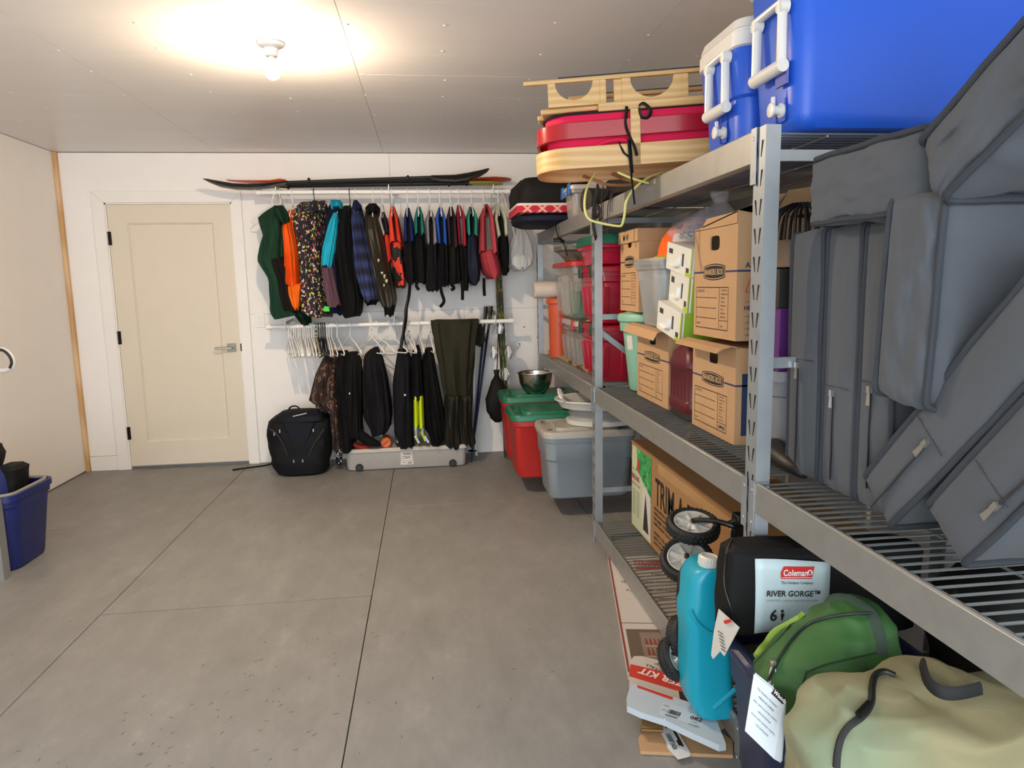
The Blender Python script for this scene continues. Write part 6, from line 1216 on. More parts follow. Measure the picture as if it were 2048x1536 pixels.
decal(0.0588, [(1352, 1343), (1396, 1350), (1398, 1362), (1355, 1352)], 'dark_print', M('2b2320', 0.5), ok_); decal(0.0588, [(1357, 1382), (1398, 1390), (1400, 1408), (1360, 1400)], 'dark_print', M('2b2320', 0.5), ok_)
a, b2 = W(1283, 1336, Z=0.0596), W(1395, 1372, Z=0.0596); dd = (a-b2).normalized(); up = Vector((0, 0, 1)).cross(dd)
text('SHELF ORGANIZER KIT', 'lettering', M('eadbd2', 0.5, var=0), a, dd, up, 0.05, rb, 'RIGHT', bold=0.0015, wide=0.92)
a = W(1292, 1328, Z=0.0592); text('EASY TO INSTALL', 'lettering', INK, a+dd*0.0-up*0.0, dd, up, 0.022, ok_, 'RIGHT'); a = W(1310, 1325, Z=0.0592); text('HARDWARE INCLUDED', 'lettering', INK, a, dd, up, 0.02, ok_, 'RIGHT')
BW = M('b9c4cc', 0.3, var=0.07, vs=20, bs=14, bst=0.25)
bw = flat('pale_blue_carton', 'crumpled white blue carton with a barcode, on top of the floor pile', [(1254, 1412), (1253, 1396), (1257, 1382), (1265, 1367), (1300, 1376), (1360, 1398), (1425, 1420), (1452, 1488), (1438, 1490), (1380, 1464), (1330, 1440), (1280, 1424)], 0.085, 0.02, BW, 'carton')
decal(0.0858, [(1274, 1370), (1275, 1375), (1345, 1400), (1346, 1394)], 'red_strip', M('c7382e', 0.5), bw)
lbp = decal(0.0856, [(1325, 1405), (1395, 1420), (1393, 1452), (1318, 1428)], 'shipping_label', M('c4ced6', 0.35, var=0.03), bw)
a, b2 = W(1334, 1428, Z=0.0864), W(1392, 1446, Z=0.0864); dd = (b2-a).normalized(); up = Vector((0, 0, 1)).cross(dd); bo = W(1334, 1426, Z=0.0862)
m = MB(); random.seed(2); xx = 0
while xx < 0.036: w_ = random.choice((0.0008, 0.0012, 0.002)); strip(m, bo, dd, up, xx, xx+w_, 0, 0.022); xx += w_+random.choice((0.0008, 0.0014))
strip(m, bo, dd, up, -0.002, 0.036, -0.012, -0.008); obj(m, 'barcode', INK, lbp, smooth=0, kind='stuff')
text('082', 'lettering', INK, W(1379, 1437, Z=0.0862), dd, up, 0.024, lbp, bold=0.0004); text('LOC', 'lettering', INK, W(1382, 1444, Z=0.0862), dd, up, 0.008, lbp); text('A150862', 'lettering', INK, W(1376, 1449, Z=0.0862), dd, up, 0.009, lbp); text('PCS', 'lettering', INK, W(1323, 1420, Z=0.0862), dd, up, 0.01, lbp); text('NW', 'lettering', INK, W(1326, 1411, Z=0.0862), dd, up, 0.01, lbp)
tg = flat('paper_tag', 'white paper tag printed with numbers on the floor cardboard', [(1321, 1463), (1328, 1457), (1350, 1453), (1381, 1505), (1379, 1512), (1356, 1518), (1336, 1496), (1331, 1480)], 0.0155, 0.002, M('d9dcdc', 0.5, var=0.03), 'tag')
a, b2 = W(1331, 1467, Z=0.017), W(1356, 1514, Z=0.017); dd = (b2-a).normalized(); up = Vector((0, 0, 1)).cross(dd)
text('1005871626', 'lettering', M('2a4a54', 0.6, var=0), W(1330, 1467, Z=0.0164), dd, up, 0.021, tg, bold=0.0005, wide=0.72)
m = MB(); strip(m, W(1343, 1462, Z=0.0162), dd, up, 0, 0.075, 0.004, 0.012); strip(m, W(1343, 1462, Z=0.0162), dd, up, 0.045, 0.07, -0.002, 0.004); obj(m, 'tag_print', INK, tg, smooth=0, kind='stuff')
m = MB(); m.tube([W(1327, 1459, Z=0.018), W(1329, 1445, Z=0.05), W(1330, 1438, Z=0.09)], 0.0018, 5); obj(m, 'string', INKW, tg)
# ---------------------------------------------------------------- teal jug
TJ = M('149cb4', 0.35, var=0.05)
t = thing('teal_water_jug', 'tall teal plastic water container with white screw cap', 'water container', (0.80, 1.89, 0.087))
pr = [(0.090, 0.775, 0.872), (0.095, 0.762, 0.876), (0.12, 0.746, 0.876), (0.16, 0.733, 0.872), (0.22, 0.729, 0.868), (0.36, 0.728, 0.860), (0.39, 0.722, 0.858), (0.43, 0.722, 0.856), (0.45, 0.730, 0.852), (0.52, 0.733, 0.848), (0.545, 0.745, 0.84), (0.558, 0.765, 0.822)]
m = MB(); m.loft([[Vector((p.x, p.y, z)) for p in rrect(b2-a, 0.13, 0.03, z, (a+b2)/2, 1.895, 4)] for z, a, b2 in pr]); obj(m, 'jug_body', TJ, t)
obj(MB().tube(smooth_path([(0.80, 1.8295, 0.13), (0.83, 1.8295, 0.155), (0.868, 1.8295, 0.185)], 4), 0.008, 8), 'moulded_ridge', TJ, t)
obj(MB().tube(smooth_path([(0.727, 1.835, 0.44), (0.75, 1.830, 0.40), (0.785, 1.8285, 0.37), (0.82, 1.8285, 0.365), (0.85, 1.831, 0.40)], 4), 0.007, 8), 'moulded_ridge', TJ, t)
cp = MB(); cc = Vector((0.793, 1.875, 0.55)); pts = []
RM = Matrix.Rotation(rad(8), 3, 'Y')
cp.lathe([(0.024, 0.0), (0.029, 0.008), (0.030, 0.032), (0.026, 0.037), (0.022, 0.037), (0.021, 0.034), (0.0, 0.034)], cc, RM, 30, (True, False)); co = obj(cp, 'screw_cap', M('d5d2c6', 0.45, var=0.03), t, 'white screw cap')
g = MB()
for k in range(24): a = 2*pi*k/24; p = cc+RM @ Vector((0.0295*cos(a), 0.0295*sin(a), 0.009)); q = cc+RM @ Vector((0.0305*cos(a), 0.0305*sin(a), 0.031)); g.tube([p, q], 0.0014, 4)
obj(g, 'cap_ribs', M('d5d2c6', 0.45, var=0.03), co, kind='stuff')
# ---------------------------------------------------------------- navy tote with bags
NVT = M('252d4a', 0.42, var=0.06, bs=240, bst=0.2)
t = tote('navy_tote', 'dark navy storage tote loaded with the tent bag and green bag', 0.98, 1.575, 0.0, 0.43, 0.29, 0.455, NVT, None, handle=False, r=0.055, taper=0.14, shoulder=0.7, open_=True)
m = MB(); m.box(0.80, 1.16, 1.47, 1.68, 0.40, 0.41); obj(m, 'packed_contents', M('5a5042', 0.8), t)
m = MB(); m.tube(smooth_path([(0.775, 1.69, 0.452), (0.745, 1.675, 0.462), (0.738, 1.60, 0.466), (0.738, 1.52, 0.466), (0.742, 1.47, 0.462), (0.775, 1.455, 0.452)], 5), 0.017, 10); obj(m, 'tote_handle', NVT, t)
# tent bag
MT = Matrix.Translation((0.735, 1.612, 0.468)) @ Matrix.Rotation(rad(2.5), 4, 'Y')
t = thing('tent_bag', 'black zipped tent bag with large pale blue label', 'tent bag', (0.99, 1.6, 0.47))
m = blob([(0.0, 0.27, 0.052, 0.25, 0.045), (0.01, 0.27, 0.052, 0.268, 0.056), (0.12, 0.27, 0.052, 0.272, 0.058), (0.226, 0.27, 0.052, 0.268, 0.056), (0.24, 0.27, 0.052, 0.25, 0.045)], lump=0.009, seed=51, e=6, n=64, M=MT); obj(m, 'bag_body', NYL('131211', 0.3), t); TB = bvh(m)
m = MB(MT); yl = -0.0075; nx = 7; rows_ = []
for j in range(nx):
    v = j/(nx-1); row = []
    for i in range(9):
        u = i/8; row.append(Vector((0.058+0.012*(1-v)+0.205*u-0.012*(1-v)*u+0.003*sin(3*v), yl-0.004+0.003*sin(5*u+2*v), 0.02+0.2*v-0.012*u*v+0.003*sin(4*u))))
    rows_.append(row)
m.sheet(rows_); lbo = obj(m, 'product_label', M('bfd0d2', 0.45, var=0.03, bs=30, bst=0.12), t, 'large pale blue printed label', solid=0.002)
P_ = lambda x, z: MT @ Vector((x, yl-0.0092, z))
XT, ZT = MT.to_3x3() @ Vector((1, 0, -0.03)), MT.to_3x3() @ Vector((0.03, 0, 1))
m = MB(); poly(m, P_(0.126, 0.168), XT, ZT, [(0.003, 0), (0.086, 0), (0.09, 0.033), (0.006, 0.033), (0, 0.016)], 0.0); lg = obj(m, 'logo_plate', INKR, lbo, smooth=0)
text('Coleman', 'lettering', INKW, P_(0.132, 0.1765)+Vector((0, -0.001, 0)), XT, ZT, 0.0235, lg, bold=0.0005, wide=0.78)
m = MB(); strip(m, P_(0.131, 0.171), XT, ZT, 0, 0.08, 0.0, 0.0014, 0.001); poly(m, P_(0.205, 0.183), XT, ZT, [(0.0075*cos(a), 0.0075*sin(a)) for a in [2*pi*k/16 for k in range(16)]], 0.001); obj(m, 'logo_mark', INKW, lg, smooth=0, kind='stuff')
m = MB(); poly(m, P_(0.205, 0.183), XT, ZT, [(-0.004, -0.005), (0.004, -0.005), (0.002, 0.002), (0.005, 0.005), (-0.003, 0.004)], 0.0016); obj(m, 'lantern_mark', INKR, lg, smooth=0)
text('The Outdoor Company', 'lettering', M('4d4a48', 0.6, var=0), P_(0.129, 0.154), XT, ZT, 0.0098, lbo, bold=0.0001, wide=0.92)
text('RIVER GORGE™', 'lettering', INK, P_(0.092, 0.122), XT, ZT, 0.0215, lbo, bold=0.0004, wide=0.95)
text('DOME TENT | CASA DE CAMPAÑA TIPO DOMO', 'lettering', M('7d8484', 0.6, var=0), P_(0.094, 0.108), XT, ZT, 0.0066, lbo)
text('6', 'lettering', INK, P_(0.105, 0.056), XT, ZT, 0.042, lbo, bold=0.0008)
m = MB(); poly(m, P_(0.137, 0.034), XT, ZT, [(0.0, 0.022), (0.004, 0.022), (0.005, 0.032), (0.007, 0.032), (0.006, 0.041), (-0.002, 0.041), (-0.003, 0.032), (-0.001, 0.032)], 0); poly(m, P_(0.139, 0.0805), XT, ZT, [(0.004*cos(a), 0.004*sin(a)) for a in [2*pi*k/12 for k in range(12)]], 0); obj(m, 'person_symbol', INK, lbo, smooth=0, kind='stuff')
m = MB(); strip(m, P_(0.155, 0.05), XT, ZT, 0, 0.0008, 0.0, 0.04, 0); obj(m, 'divider_line', M('7d8484', 0.6), lbo, smooth=0)
zp = MB(); pp_ = path_on(TB, [(1464, 1075), (1452, 1120), (1450, 1170), (1462, 1220), (1470, 1265)], 0.003)
if len(pp_) > 3: zp.tube(pp_, 0.004, 6, flat=0.5); obj(zp, 'zipper', BLACKM, t)
# wash tag hanging from the tent bag
t = thing('care_tag', 'white cloth care tag with red corner hanging over the tote rim', 'tag', W(1440, 1310, X=0.715))
m = MB(); P = [W(a, b2, X=0.722+dx) for a, b2, dx in ((1437, 1218, 0.0), (1478, 1255, 0.0), (1448, 1312, -0.005), (1440, 1302, -0.005), (1426, 1318, -0.008), (1422, 1310, -0.008), (1428, 1260, -0.004))]; m.prism(P, (0.002, 0, 0)); obj(m, 'tag_cloth', M('d3d0ca', 0.7, var=0.08), t, smooth=0)
m = MB(); P = [W(a, b2, X=0.7155) for a, b2 in ((1446, 1242), (1460, 1238), (1462, 1244), (1450, 1248))]; m.prism(P, (0.002, 0, 0)); obj(m, 'red_corner', INKR, t, smooth=0)
m = MB()
for i in range(6):
    a = W(1436+i*1.2, 1262+i*7, X=0.7145); m.tube([a, a+Vector((0, -0.028, 0.006))], 0.0009, 4)
obj(m, 'tag_print', INK, t, kind='stuff')
# green bag
GB = cells([(0, '2e5e2c'), (0.45, '3c6b35'), (0.56, '4f7638'), (0.63, '31622f')], 5, sm=True)
t = thing('green_bag', 'crumpled green zipped camping bag slumped over the navy tote', 'bag', (0.86, 1.36, 0.46))
m = blob([(0.44, 0.83, 1.345, 0.09, 0.06), (0.47, 0.845, 1.36, 0.142, 0.095), (0.52, 0.852, 1.365, 0.155, 0.11), (0.57, 0.885, 1.37, 0.128, 0.11), (0.62, 0.915, 1.38, 0.088, 0.09), (0.65, 0.93, 1.385, 0.05, 0.055), (0.658, 0.935, 1.385, 0.02, 0.03)], lump=0.022, seed=55, e=2.2, n=56, ridge=0.02)
obj(m, 'bag_body', M('37622e', 0.65, var=0.4, vs=6, bs=22, bst=0.7), t, smooth=180); GT_ = bvh(m)
zp = MB(); pp_ = path_on(GT_, [(1538, 1362), (1555, 1325), (1585, 1280), (1615, 1252), (1650, 1238), (1700, 1230), (1742, 1228)], 0.002); zp.tube(smooth_path(pp_[::2], 3), 0.0055, 6, flat=0.6); obj(zp, 'zipper', M('17211a', 0.6), t)
zp = MB(); pp_ = path_on(GT_, [(1500, 1310), (1530, 1262), (1570, 1222), (1590, 1212)], 0.001); zp.tube(smooth_path(pp_, 3), 0.012, 6, flat=0.15); obj(zp, 'lime_panel', M('8fae3f', 0.6, var=0.1), t, 'lime green side strip')
zp = MB(); pp_ = path_on(GT_, [(1655, 1200), (1690, 1198), (1720, 1212), (1745, 1235), (1758, 1275), (1760, 1310)], 0.002); zp.tube(smooth_path(pp_, 3), 0.013, 6, flat=0.2); obj(zp, 'carry_strap', M('33463a', 0.8), t)
zp = MB()
for L_ in ([(1506, 1330), (1535, 1300), (1572, 1262), (1600, 1222)], [(1612, 1345), (1650, 1330), (1700, 1318), (1752, 1306)], [(1590, 1400), (1606, 1365), (1614, 1342)]):
    zp.tube(path_on(GT_, L_, 0.0005), 0.0022, 5)
obj(zp, 'seam', M('1f3a20', 0.8), t, kind='stuff')
a = onmesh(GT_, 1547, 1330, 0.006)
if a is None: a = W(1547, 1330, Y=1.3)
obj(MB().box(a.x-0.006, a.x+0.006, a.y-0.006, a.y+0.004, a.z-0.007, a.z+0.008), 'zip_slider', M('a79f90', 0.35, 0.7), t, bevel=0.002)
b2 = W(1540, 1385, Y=a.y-0.035); m = MB(); m.tube(smooth_path([a, a+Vector((-0.012, -0.012, -0.02)), b2, b2+Vector((0.004, 0, 0.004))], 4), 0.0028, 6); m.tube(smooth_path([a, a+Vector((0.0, -0.014, -0.02)), b2], 4), 0.0028, 6); obj(m, 'pull_cord', M('c9c5b5', 0.7), t)
tg = thing('paper_hang_tag', 'long white printed paper tag hanging from the green bag zip', 'tag', W(1540, 1500, Y=1.24))
MP = [W(x, y, Y=yy) for x, y, yy in ((1508, 1348, 1.27), (1570, 1398, 1.25), (1562, 1526, 1.22), (1548, 1518, 1.22), (1490, 1462, 1.24))]
nn = (MP[1]-MP[0]).cross(MP[4]-MP[0]).normalized(); nn = nn if nn.y < 0 else -nn
m = MB(); m.prism([p+Vector((0.005, 0.004, 0)) for p in MP], (0, 0.001, 0)); m.prism(MP, (0, 0.0012, 0)); po = obj(m, 'tag_paper', M('cfd6da', 0.55, var=0.03), tg, smooth=0)
dd = (MP[3]-MP[4]).normalized(); up = nn.cross(dd)
for i, (s_, sz) in enumerate((('The Outdoor Company', 0.0055), ('MADE IN CHINA', 0.0056), ('SHELL 100% POLYESTER TAFFETA', 0.0043), ('100% POLYESTER', 0.0046), ('FLOOR 100% OXFORD TAFFETA', 0.0044), ('POLYETHYLENE', 0.0046))):
    c = MP[0]+(MP[1]-MP[0])*0.46+(MP[4]-MP[0])*(0.22+0.115*i)
    text(s_, 'lettering', M('3c4a5c', 0.7, var=0), c+nn*0.0012, dd, up, sz, po, 'CENTER')
c = MP[0]+(MP[1]-MP[0])*0.62+(MP[4]-MP[0])*0.05; m = MB(); poly(m, c, dd, up, [(-0.002, -0.004), (0.03, -0.004), (0.03, 0.011), (-0.002, 0.011)], 0.0013); lo = obj(m, 'logo_plate', INK, po, smooth=0); text('Woods', 'lettering', INKW, c+nn*0.0014, dd, up, 0.0105, lo, bold=0.0003)
# tan bag
t = thing('tan_bag', 'large pale tan and sage canvas bag with black zipper in the corner', 'bag', (1.03, 1.1, 0))
TAN = nodes('tan_canvas'); m_, nt, b = TAN
n_ = tex(nt, 'ShaderNodeTexNoise', Scale=2.2, Detail=1.0); nt.links.new(ramp(nt, n_.outputs[0], [(0.42, '8f8764'), (0.6, '7f8c70')]), b.inputs['Base Color']); b.inputs['Roughness'].default_value = 0.85
n_ = tex(nt, 'ShaderNodeTexNoise', Scale=420.0); bump(nt, b, n_.outputs[0], 0.25)
m = blob([(0.0, 1.02, 1.13, 0.27, 0.12), (0.03, 1.02, 1.13, 0.31, 0.145), (0.3, 1.01, 1.12, 0.325, 0.15), (0.46, 1.0, 1.12, 0.32, 0.145), (0.53, 0.955, 1.125, 0.275, 0.13), (0.575, 0.905, 1.13, 0.21, 0.115), (0.607, 0.865, 1.14, 0.15, 0.085), (0.62, 0.85, 1.15, 0.08, 0.04)], lump=0.024, seed=61, e=3.2, n=84, ridge=0.028)
obj(m, 'bag_body', m_, t, smooth=180); TT = bvh(m)
zp = MB(); pp_ = path_on(TT, [(1790, 1352), (1768, 1344), (1750, 1352), (1744, 1375), (1742, 1405), (1728, 1430), (1700, 1452), (1684, 1475), (1676, 1505), (1673, 1535)], 0.001); zp.tube(pp_, 0.0065, 8); obj(zp, 'zipper', M('131312', 0.5), t)
zp = MB(); pp_ = path_on(TT, [(1845, 1335), (1855, 1370), (1880, 1392), (1915, 1395), (1960, 1385)], 0.001); zp.tube(pp_, 0.022, 8, flat=0.3, up=(0, 0, 1)); obj(zp, 'carry_strap', M('121212', 0.7), t)
a, b2 = onmesh(TT, 1738, 1412, 0.006), onmesh(TT, 1715, 1436, 0.010)
if a and b2: 
    m = MB(); m.tube([a, b2], 0.007, 8, flat=0.6); obj(m, 'zip_pull', M('1f1e1c', 0.35, 0.6), t)
m = blob([(0.4, 1.42, 1.46, 0.18, 0.14), (0.5, 1.42, 1.46, 0.20, 0.16), (0.6, 1.42, 1.46, 0.19, 0.15), (0.68, 1.41, 1.46, 0.1, 0.1)], lump=0.02, seed=63)
m.v = [Vector((p.x, p.y, (p.z-0.4)*2.5 if p.z < 0.44 else p.z)) for p in m.v]
solo(m, 'dark_sack', NYL('161513', 0.3), 'dark sack in the shade behind tan bag and green bag', 'sack')

# ---------------------------------------------------------------- cushions
GREY = M('54575c', 0.92, var=0.07, vs=5, bs=420, bst=0.35, spec=0.15, sheen=0.1)
PIPE = M('3f4247', 0.9, var=0.05, bs=300, bst=0.2, spec=0.15)
CG = 'grey outdoor cushions'
def cushion(label, Mx, dep, th, ln, puff=0.02, r=0.012, zipz=None, seed=0, loose=0.0, cross=True, dim=0):
    "box cushion: local x depth (0..dep, front boxing at x=0), y thickness (centred), z length (0..ln)"
    N = 24; bmx = bmesh.new(); bmesh.ops.create_cube(bmx, size=2.0); bmesh.ops.subdivide_edges(bmx, edges=bmx.edges[:], cuts=N, use_grid_fill=True)
    h = Vector((dep/2, th/2, ln/2)); v_ = []
    for v in bmx.verts:
        u = v.co; p = Vector((u.x*h.x, u.y*h.y, u.z*h.z))
        q = Vector([max(-h[i]+r, min(h[i]-r, p[i])) for i in range(3)]); d_ = p-q
        if d_.length > 1e-9: p = q+d_.normalized()*min(r, d_.length)
        k = (1-u.x*u.x)*(1-u.z*u.z); s_ = u.y
        p.y += s_*puff*k
        f = (1-u.y*u.y)
        p.x += (-1 if u.x < 0 else 1)*abs(u.x)**6*0.010*f*(1-u.z**4); p.z += (-1 if u.z < 0 else 1)*abs(u.z)**6*0.012*f*(1-u.x**4)
        g = noise.noise(Vector((u.x*2+seed, u.y*1.5, u.z*2.5)))+0.4*noise.noise(Vector((u.x*5+seed, u.y*4, u.z*6)))
        p += Vector((0.5*g, 0.8*g, 0.3*g))*0.006*(1+loose*3)
        v_.append(Vector((p.x+dep/2, p.y, p.z+ln/2)))
    f_ = [tuple(v.index for v in f.verts) for f in bmx.faces]; bmx.free()
    m = MB(Mx); m.add(v_, f_)
    lo = min((Mx @ p).z for p in v_); cc = Mx @ Vector((dep/2, 0, ln/2))
    t = thing('seat_cushion', label, 'cushion', (cc.x, cc.y, lo), CG)
    obj(m, 'cushion_body', GREY, t, smooth=60)
    for s_ in (-1, 1):
        ring = []
        for p in rrect(dep-0.004, ln-0.004, r*1.3, 0, 0, 0, 4):
            u, w_ = p.x/(dep/2), p.y/(ln/2); g = noise.noise(Vector((u*2+seed, s_*1.5, w_*2.5)))
            ring.append(Vector((p.x+dep/2, s_*(th/2-0.004)+0.004*g, p.y+ln/2)))
        mm = MB(Mx); dens = []
        for i in range(len(ring)):
            a, b3 = ring[i], ring[(i+1) % len(ring)]; n_ = max(1, int((b3-a).length/0.05)); dens += [a+(b3-a)*k/n_ for k in range(n_)]
        for i, p in enumerate(dens):
            u, w_ = (p.x-dep/2)/(dep/2), (p.z-ln/2)/(ln/2); p.y = s_*(th/2+0.0+puff*max(0, (1-u*u)*(1-w_*w_)))+0.004*noise.noise(Vector((u*2+seed, s_*1.5, w_*2.5)))
        mm.tube(dens, 0.0068, 8, closed=True); obj(mm, 'piping', PIPE, t)
    if zipz:
        za, zb, zy = zipz
        mm = MB(Mx); mm.tube([(-0.0105, zy+0.0008*sin(k*1.7), za+(zb-za)*k/8) for k in range(9)], 0.005, 6, flat=0.4); zo = obj(mm, 'zipper', M('2c2e32', 0.6), t)
        mm = MB(Mx); mm.box(-0.019, -0.010, zy-0.005, zy+0.005, zb-0.012, zb+0.004); mm.prism([(-0.018, zy-0.0065, zb-0.04), (-0.018, zy+0.0065, zb-0.04), (-0.017, zy+0.004, zb-0.006), (-0.017, zy-0.004, zb-0.006)], (0.002, 0, 0)); obj(mm, 'zipper_pull', M('b8b5ae', 0.3, 0.8), zo, 'silver zipper pull', smooth=0)
        if cross:
            mm = MB(Mx); mm.tube([(-0.0105, -th/2+0.014+(th-0.028)*k/6, zb+0.012) for k in range(7)], 0.0011, 4); obj(mm, 'seam', M('3a3d42', 0.9), t)
    return t
RX_ = lambda a: Matrix.Rotation(rad(a), 4, 'X')
zs = MID+0.018
# upright ones: local z up, y thickness along the rack
cushion('upright grey cushion first from the near post', Matrix.Translation((0.985, 1.722, zs)) @ RX_(-1.0), 0.47, 0.15, 0.645, 0.014, zipz=(0.03, 0.30, 0.012), seed=1)
cushion('upright grey cushion second from the near post', Matrix.Translation((0.985, 1.56, zs)) @ RX_(-1), 0.47, 0.135, 0.645, 0.012, zipz=(0.03, 0.25, 0.008), seed=2)
cushion('upright grey cushion third from the near post, half hidden by the plump one', Matrix.Translation((0.985, 1.425, zs)) @ RX_(-0.5), 0.47, 0.112, 0.645, 0.012, zipz=(0.05, 0.28, 0.0), seed=3)
def lean(P, l, n, x0, dep, th, ln):
    l, n = Vector(l).normalized(), Vector(n).normalized()
    return frame2(Vector((x0, P[0], P[1]))+n*(th/2), n, l)
def frame2(o, n, l):
    x = Vector((1, 0, 0)); return Matrix(((x.x, n.x, l.x, o.x), (x.y, n.y, l.y, o.y), (x.z, n.z, l.z, o.z), (0, 0, 0, 1)))
# leaning ones: P lower front corner (y, z), l up the cushion, n towards the upright ones
cushion('grey cushion leaning back with silver zipper pull, behind the nearest leaning one', lean((1.305, 0.862), (0, -0.663, 0.749), (0, 0.749, 0.663), 0.945, 0.5, 0.125, 0.66), 0.5, 0.125, 0.66, 0.008, zipz=(0.0, 0.235, -0.008), seed=4)
cushion('nearest grey cushion leaning low at the frame edge, large silver zipper pull', lean((1.102, 0.862), (0, -0.641, 0.767), (0, 0.767, 0.641), 0.945, 0.5, 0.128, 0.66), 0.5, 0.128, 0.66, 0.008, zipz=(0.62, 0.165, -0.037), seed=5)
cushion('plump grey back cushion resting above the leaning cushions', Matrix.Translation((0.915, 1.255, 1.14)) @ RX_(2.5), 0.48, 0.15, 0.40, 0.045, 0.016, seed=6, loose=0.8)
cushion('grey cushion lying flat across the tops of the upright ones', Matrix.Translation((0.925, 1.625, 1.592)) @ RX_(90+1), 0.50, 0.15, 0.385, 0.035, 0.014, seed=7, loose=0.6)
lu = Vector((0, -0.845, 0.535)).normalized(); nu = Vector((0, 0.535, 0.845)).normalized()
cushion('grey cushion tilted at the top corner of the heap', frame2(Vector((0.895, 1.185, 1.568)), nu, lu), 0.5, 0.125, 0.50, 0.035, 0.016, seed=8, loose=0.8)
# ---------------------------------------------------------------- left edge: second rack, blue bin, shovel
t = thing('left_shelf_rack', 'grey metal shelf post and beam at the left edge of view', 'rack', (-2.1, 3.0, 0))
for y in (3.545, 1.75):
    m = MB(); x = -2.096; m.prism([(x, y-0.025, 0), (x, y+0.03, 0), (x-0.0025, y+0.03, 0), (x-0.0025, y-0.0225, 0), (x-0.038, y-0.0225, 0), (x-0.038, y-0.025, 0)], (0, 0, 0.40)); obj(m, 'post', GALVD, t, smooth=0)
obj(MB().box(-2.118, -2.092, 1.75, 3.52, 0.30, 0.37), 'beam', GALVD, t, smooth=0); obj(MB().box(-2.62, -2.09, 3.521, 3.545, 0.345, 0.375), 'end_brace', GALVD, t, smooth=0)
m = MB(); m.prism([(-2.65, 3.575, 0), (-2.65, 3.52, 0), (-2.613, 3.52, 0), (-2.613, 3.575, 0)], (0, 0, 0.40)); obj(m, 'post', GALVD, t, smooth=0)
BT = M('16225f', 0.42, var=0.06, bs=200, bst=0.2)
t = tote('blue_bin', 'deep blue open storage bin with grey rim at the left edge', -2.325, 3.79, 0.0, 0.55, 0.42, 0.40, BT, None, handle=False, r=0.07, taper=0.14, shoulder=0.82, open_=True)
m = MB(); a_ = rrect(0.50, 0.37, 0.06, 0.402, -2.325, 3.79); m.tube(a_, 0.009, 8, closed=True); obj(m, 'grey_rim', M('8f8a84', 0.5), t, 'grey rim strip')
m = blob([(0.02, -2.22, 3.72, 0.05, 0.10), (0.3, -2.22, 3.72, 0.055, 0.11), (0.47, -2.225, 3.72, 0.05, 0.1), (0.53, -2.24, 3.72, 0.035, 0.07), (0.55, -2.25, 3.72, 0.015, 0.03)], lump=0.004, seed=71); solo(m, 'blue_boot', M('3a4688', 0.4, var=0.1), 'blue boot with silver stripe sticking out of the blue bin', 'boot')
m = MB(); m.tube(smooth_path([(-2.19, 3.63, 0.36), (-2.192, 3.612, 0.44), (-2.20, 3.63, 0.51), (-2.22, 3.66, 0.545)], 4), 0.016, 8, flat=0.4); bb = [o for o in C.objects if o.name.startswith('blue_boot')][0]; obj(m, 'silver_stripe', M('a8a8ac', 0.3, 0.6), bb)
m = blob([(0.03, -2.19, 3.84, 0.045, 0.06), (0.36, -2.16, 3.84, 0.05, 0.07), (0.47, -2.145, 3.84, 0.05, 0.075), (0.49, -2.15, 3.84, 0.035, 0.055)], lump=0.008, seed=73, e=5, M=Matrix.Translation((-0.03, 0, 0.02)) @ Matrix.Rotation(0.0, 4, 'Z')); solo(m, 'black_pouch', NYL('131211', 0.3), 'stiff black pouch standing in the blue bin', 'pouch')
m = blob([(0.05, -2.36, 3.74, 0.07, 0.1), (0.42, -2.33, 3.80, 0.07, 0.1), (0.57, -2.27, 3.82, 0.06, 0.09), (0.62, -2.245, 3.82, 0.03, 0.05)], lump=0.01, seed=75); solo(m, 'black_helmet_bag', NYL('1d1816', 0.3), 'dark bundle behind the blue boot in the bin', 'bundle')
m = MB(); m.box(-2.30, -2.285, 3.60, 3.70, 0.2, 0.50); m.v = [p+Vector((0.0, 0.04, 0)) for p in m.v]; solo(m, 'orange_sled_board', M('b5602e', 0.5), 'orange plastic piece beside the boot at frame edge', 'gear', bevel=0.004)
t = thing('shovel_handle', 'white and black D shaped shovel grip poking in at the left edge', 'shovel', (-2.23, 3.8, 0.0))
P = [W(x, y, Y=3.8) for x, y in ((-30, 720), (-12, 706), (0, 699), (12, 702), (22, 712), (26, 724), (22, 736), (10, 741), (-4, 741), (-20, 735))]
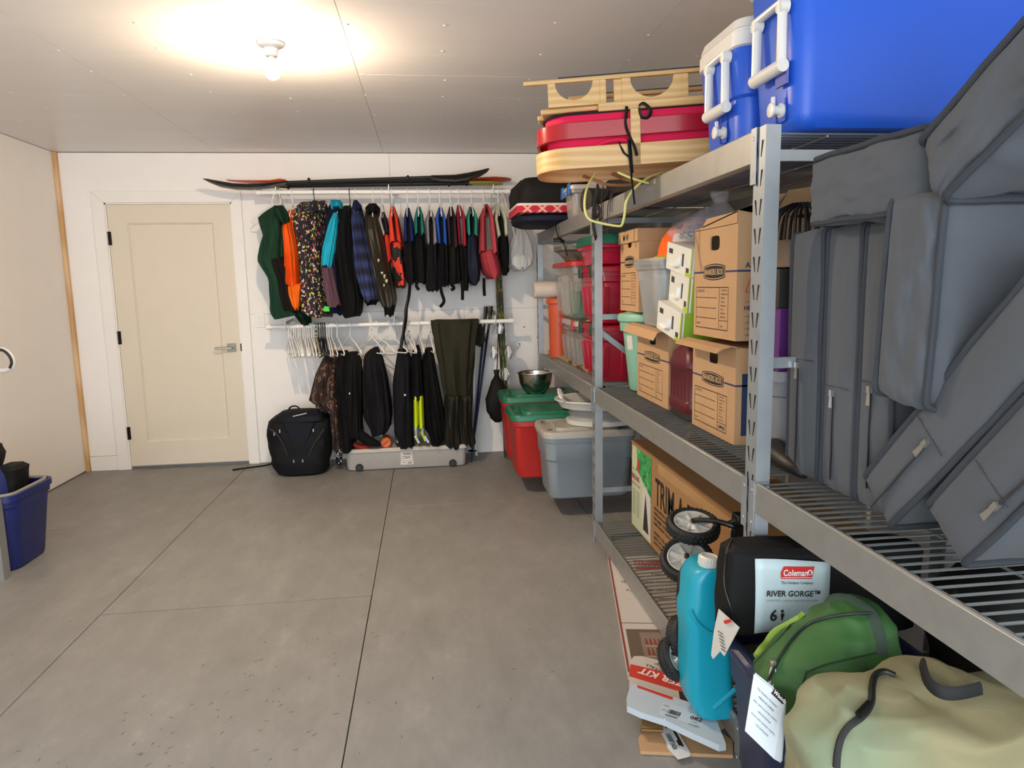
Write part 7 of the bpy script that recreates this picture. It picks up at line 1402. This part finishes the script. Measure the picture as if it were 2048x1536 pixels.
obj(MB().tube(smooth_path(P, 4, closed=True), 0.0125, 8, closed=True), 'grip_frame', M('cfcac6', 0.45, var=0.05), t)
obj(MB().tube(smooth_path([P[1]+Vector((0, -0.012, 0)), P[2]+Vector((0, -0.014, 0.0)), P[3]+Vector((0, -0.014, 0)), P[4]+Vector((0, -0.014, 0.0)), P[5]+Vector((0, -0.012, 0)), P[6]+Vector((0, -0.01, 0))], 4), 0.007, 8), 'grip_pad', M('1a1a1c', 0.6), t, 'black rubber grip pad')
q = (P[0]+P[9])/2; obj(MB().tube([q, Vector((q.x-0.12, 3.83, 0.5)), Vector((q.x-0.2, 3.9, 0.08))], 0.014, 8), 'shaft', M('6a4a2c', 0.5), t)
# bits of dirt on the floor
random.seed(9); m = MB()
for k in range(130):
    x, y = random.uniform(-1.6, 0.5), random.uniform(1.8, 4.6)
    if k < 70: x, y = random.gauss(-0.75, 0.28), random.gauss(2.15, 0.22)
    if y < 1.75: continue
    a = random.gauss(0.75, 0.5); l, w_ = random.uniform(0.003, 0.015), random.uniform(0.001, 0.002); d_, n_ = Vector((cos(a), sin(a), 0)), Vector((-sin(a), cos(a), 0)); c = Vector((x, y, 0.0004))
    m.add([c-d_*l, c-n_*w_, c+d_*l, c+n_*w_, c+Vector((0, 0, 0.002))], [(0, 1, 4), (1, 2, 4), (2, 3, 4), (3, 0, 4), (3, 2, 1, 0)])
o = solo(m, 'grass_clippings', M('6a6350', 0.8, var=0.3, vs=30), 'dry grass clippings and dirt crumbs scattered on the grey floor', 'debris'); o['kind'] = 'stuff'

m = blob([(S, 1.41, 2.95, 0.04, 0.5), (S+0.03, 1.41, 2.95, 0.05, 0.55), (S+0.5, 1.41, 2.8, 0.05, 0.65), (S+0.72, 1.41, 2.8, 0.05, 0.66), (S+0.78, 1.41, 2.8, 0.03, 0.6)], lump=0.012, seed=81, e=4, n=60)
solo(m, 'black_tarp', NYL('0f1210', 0.3), 'black tarpaulin folded upright behind the cartons at back of middle shelf', 'tarp')
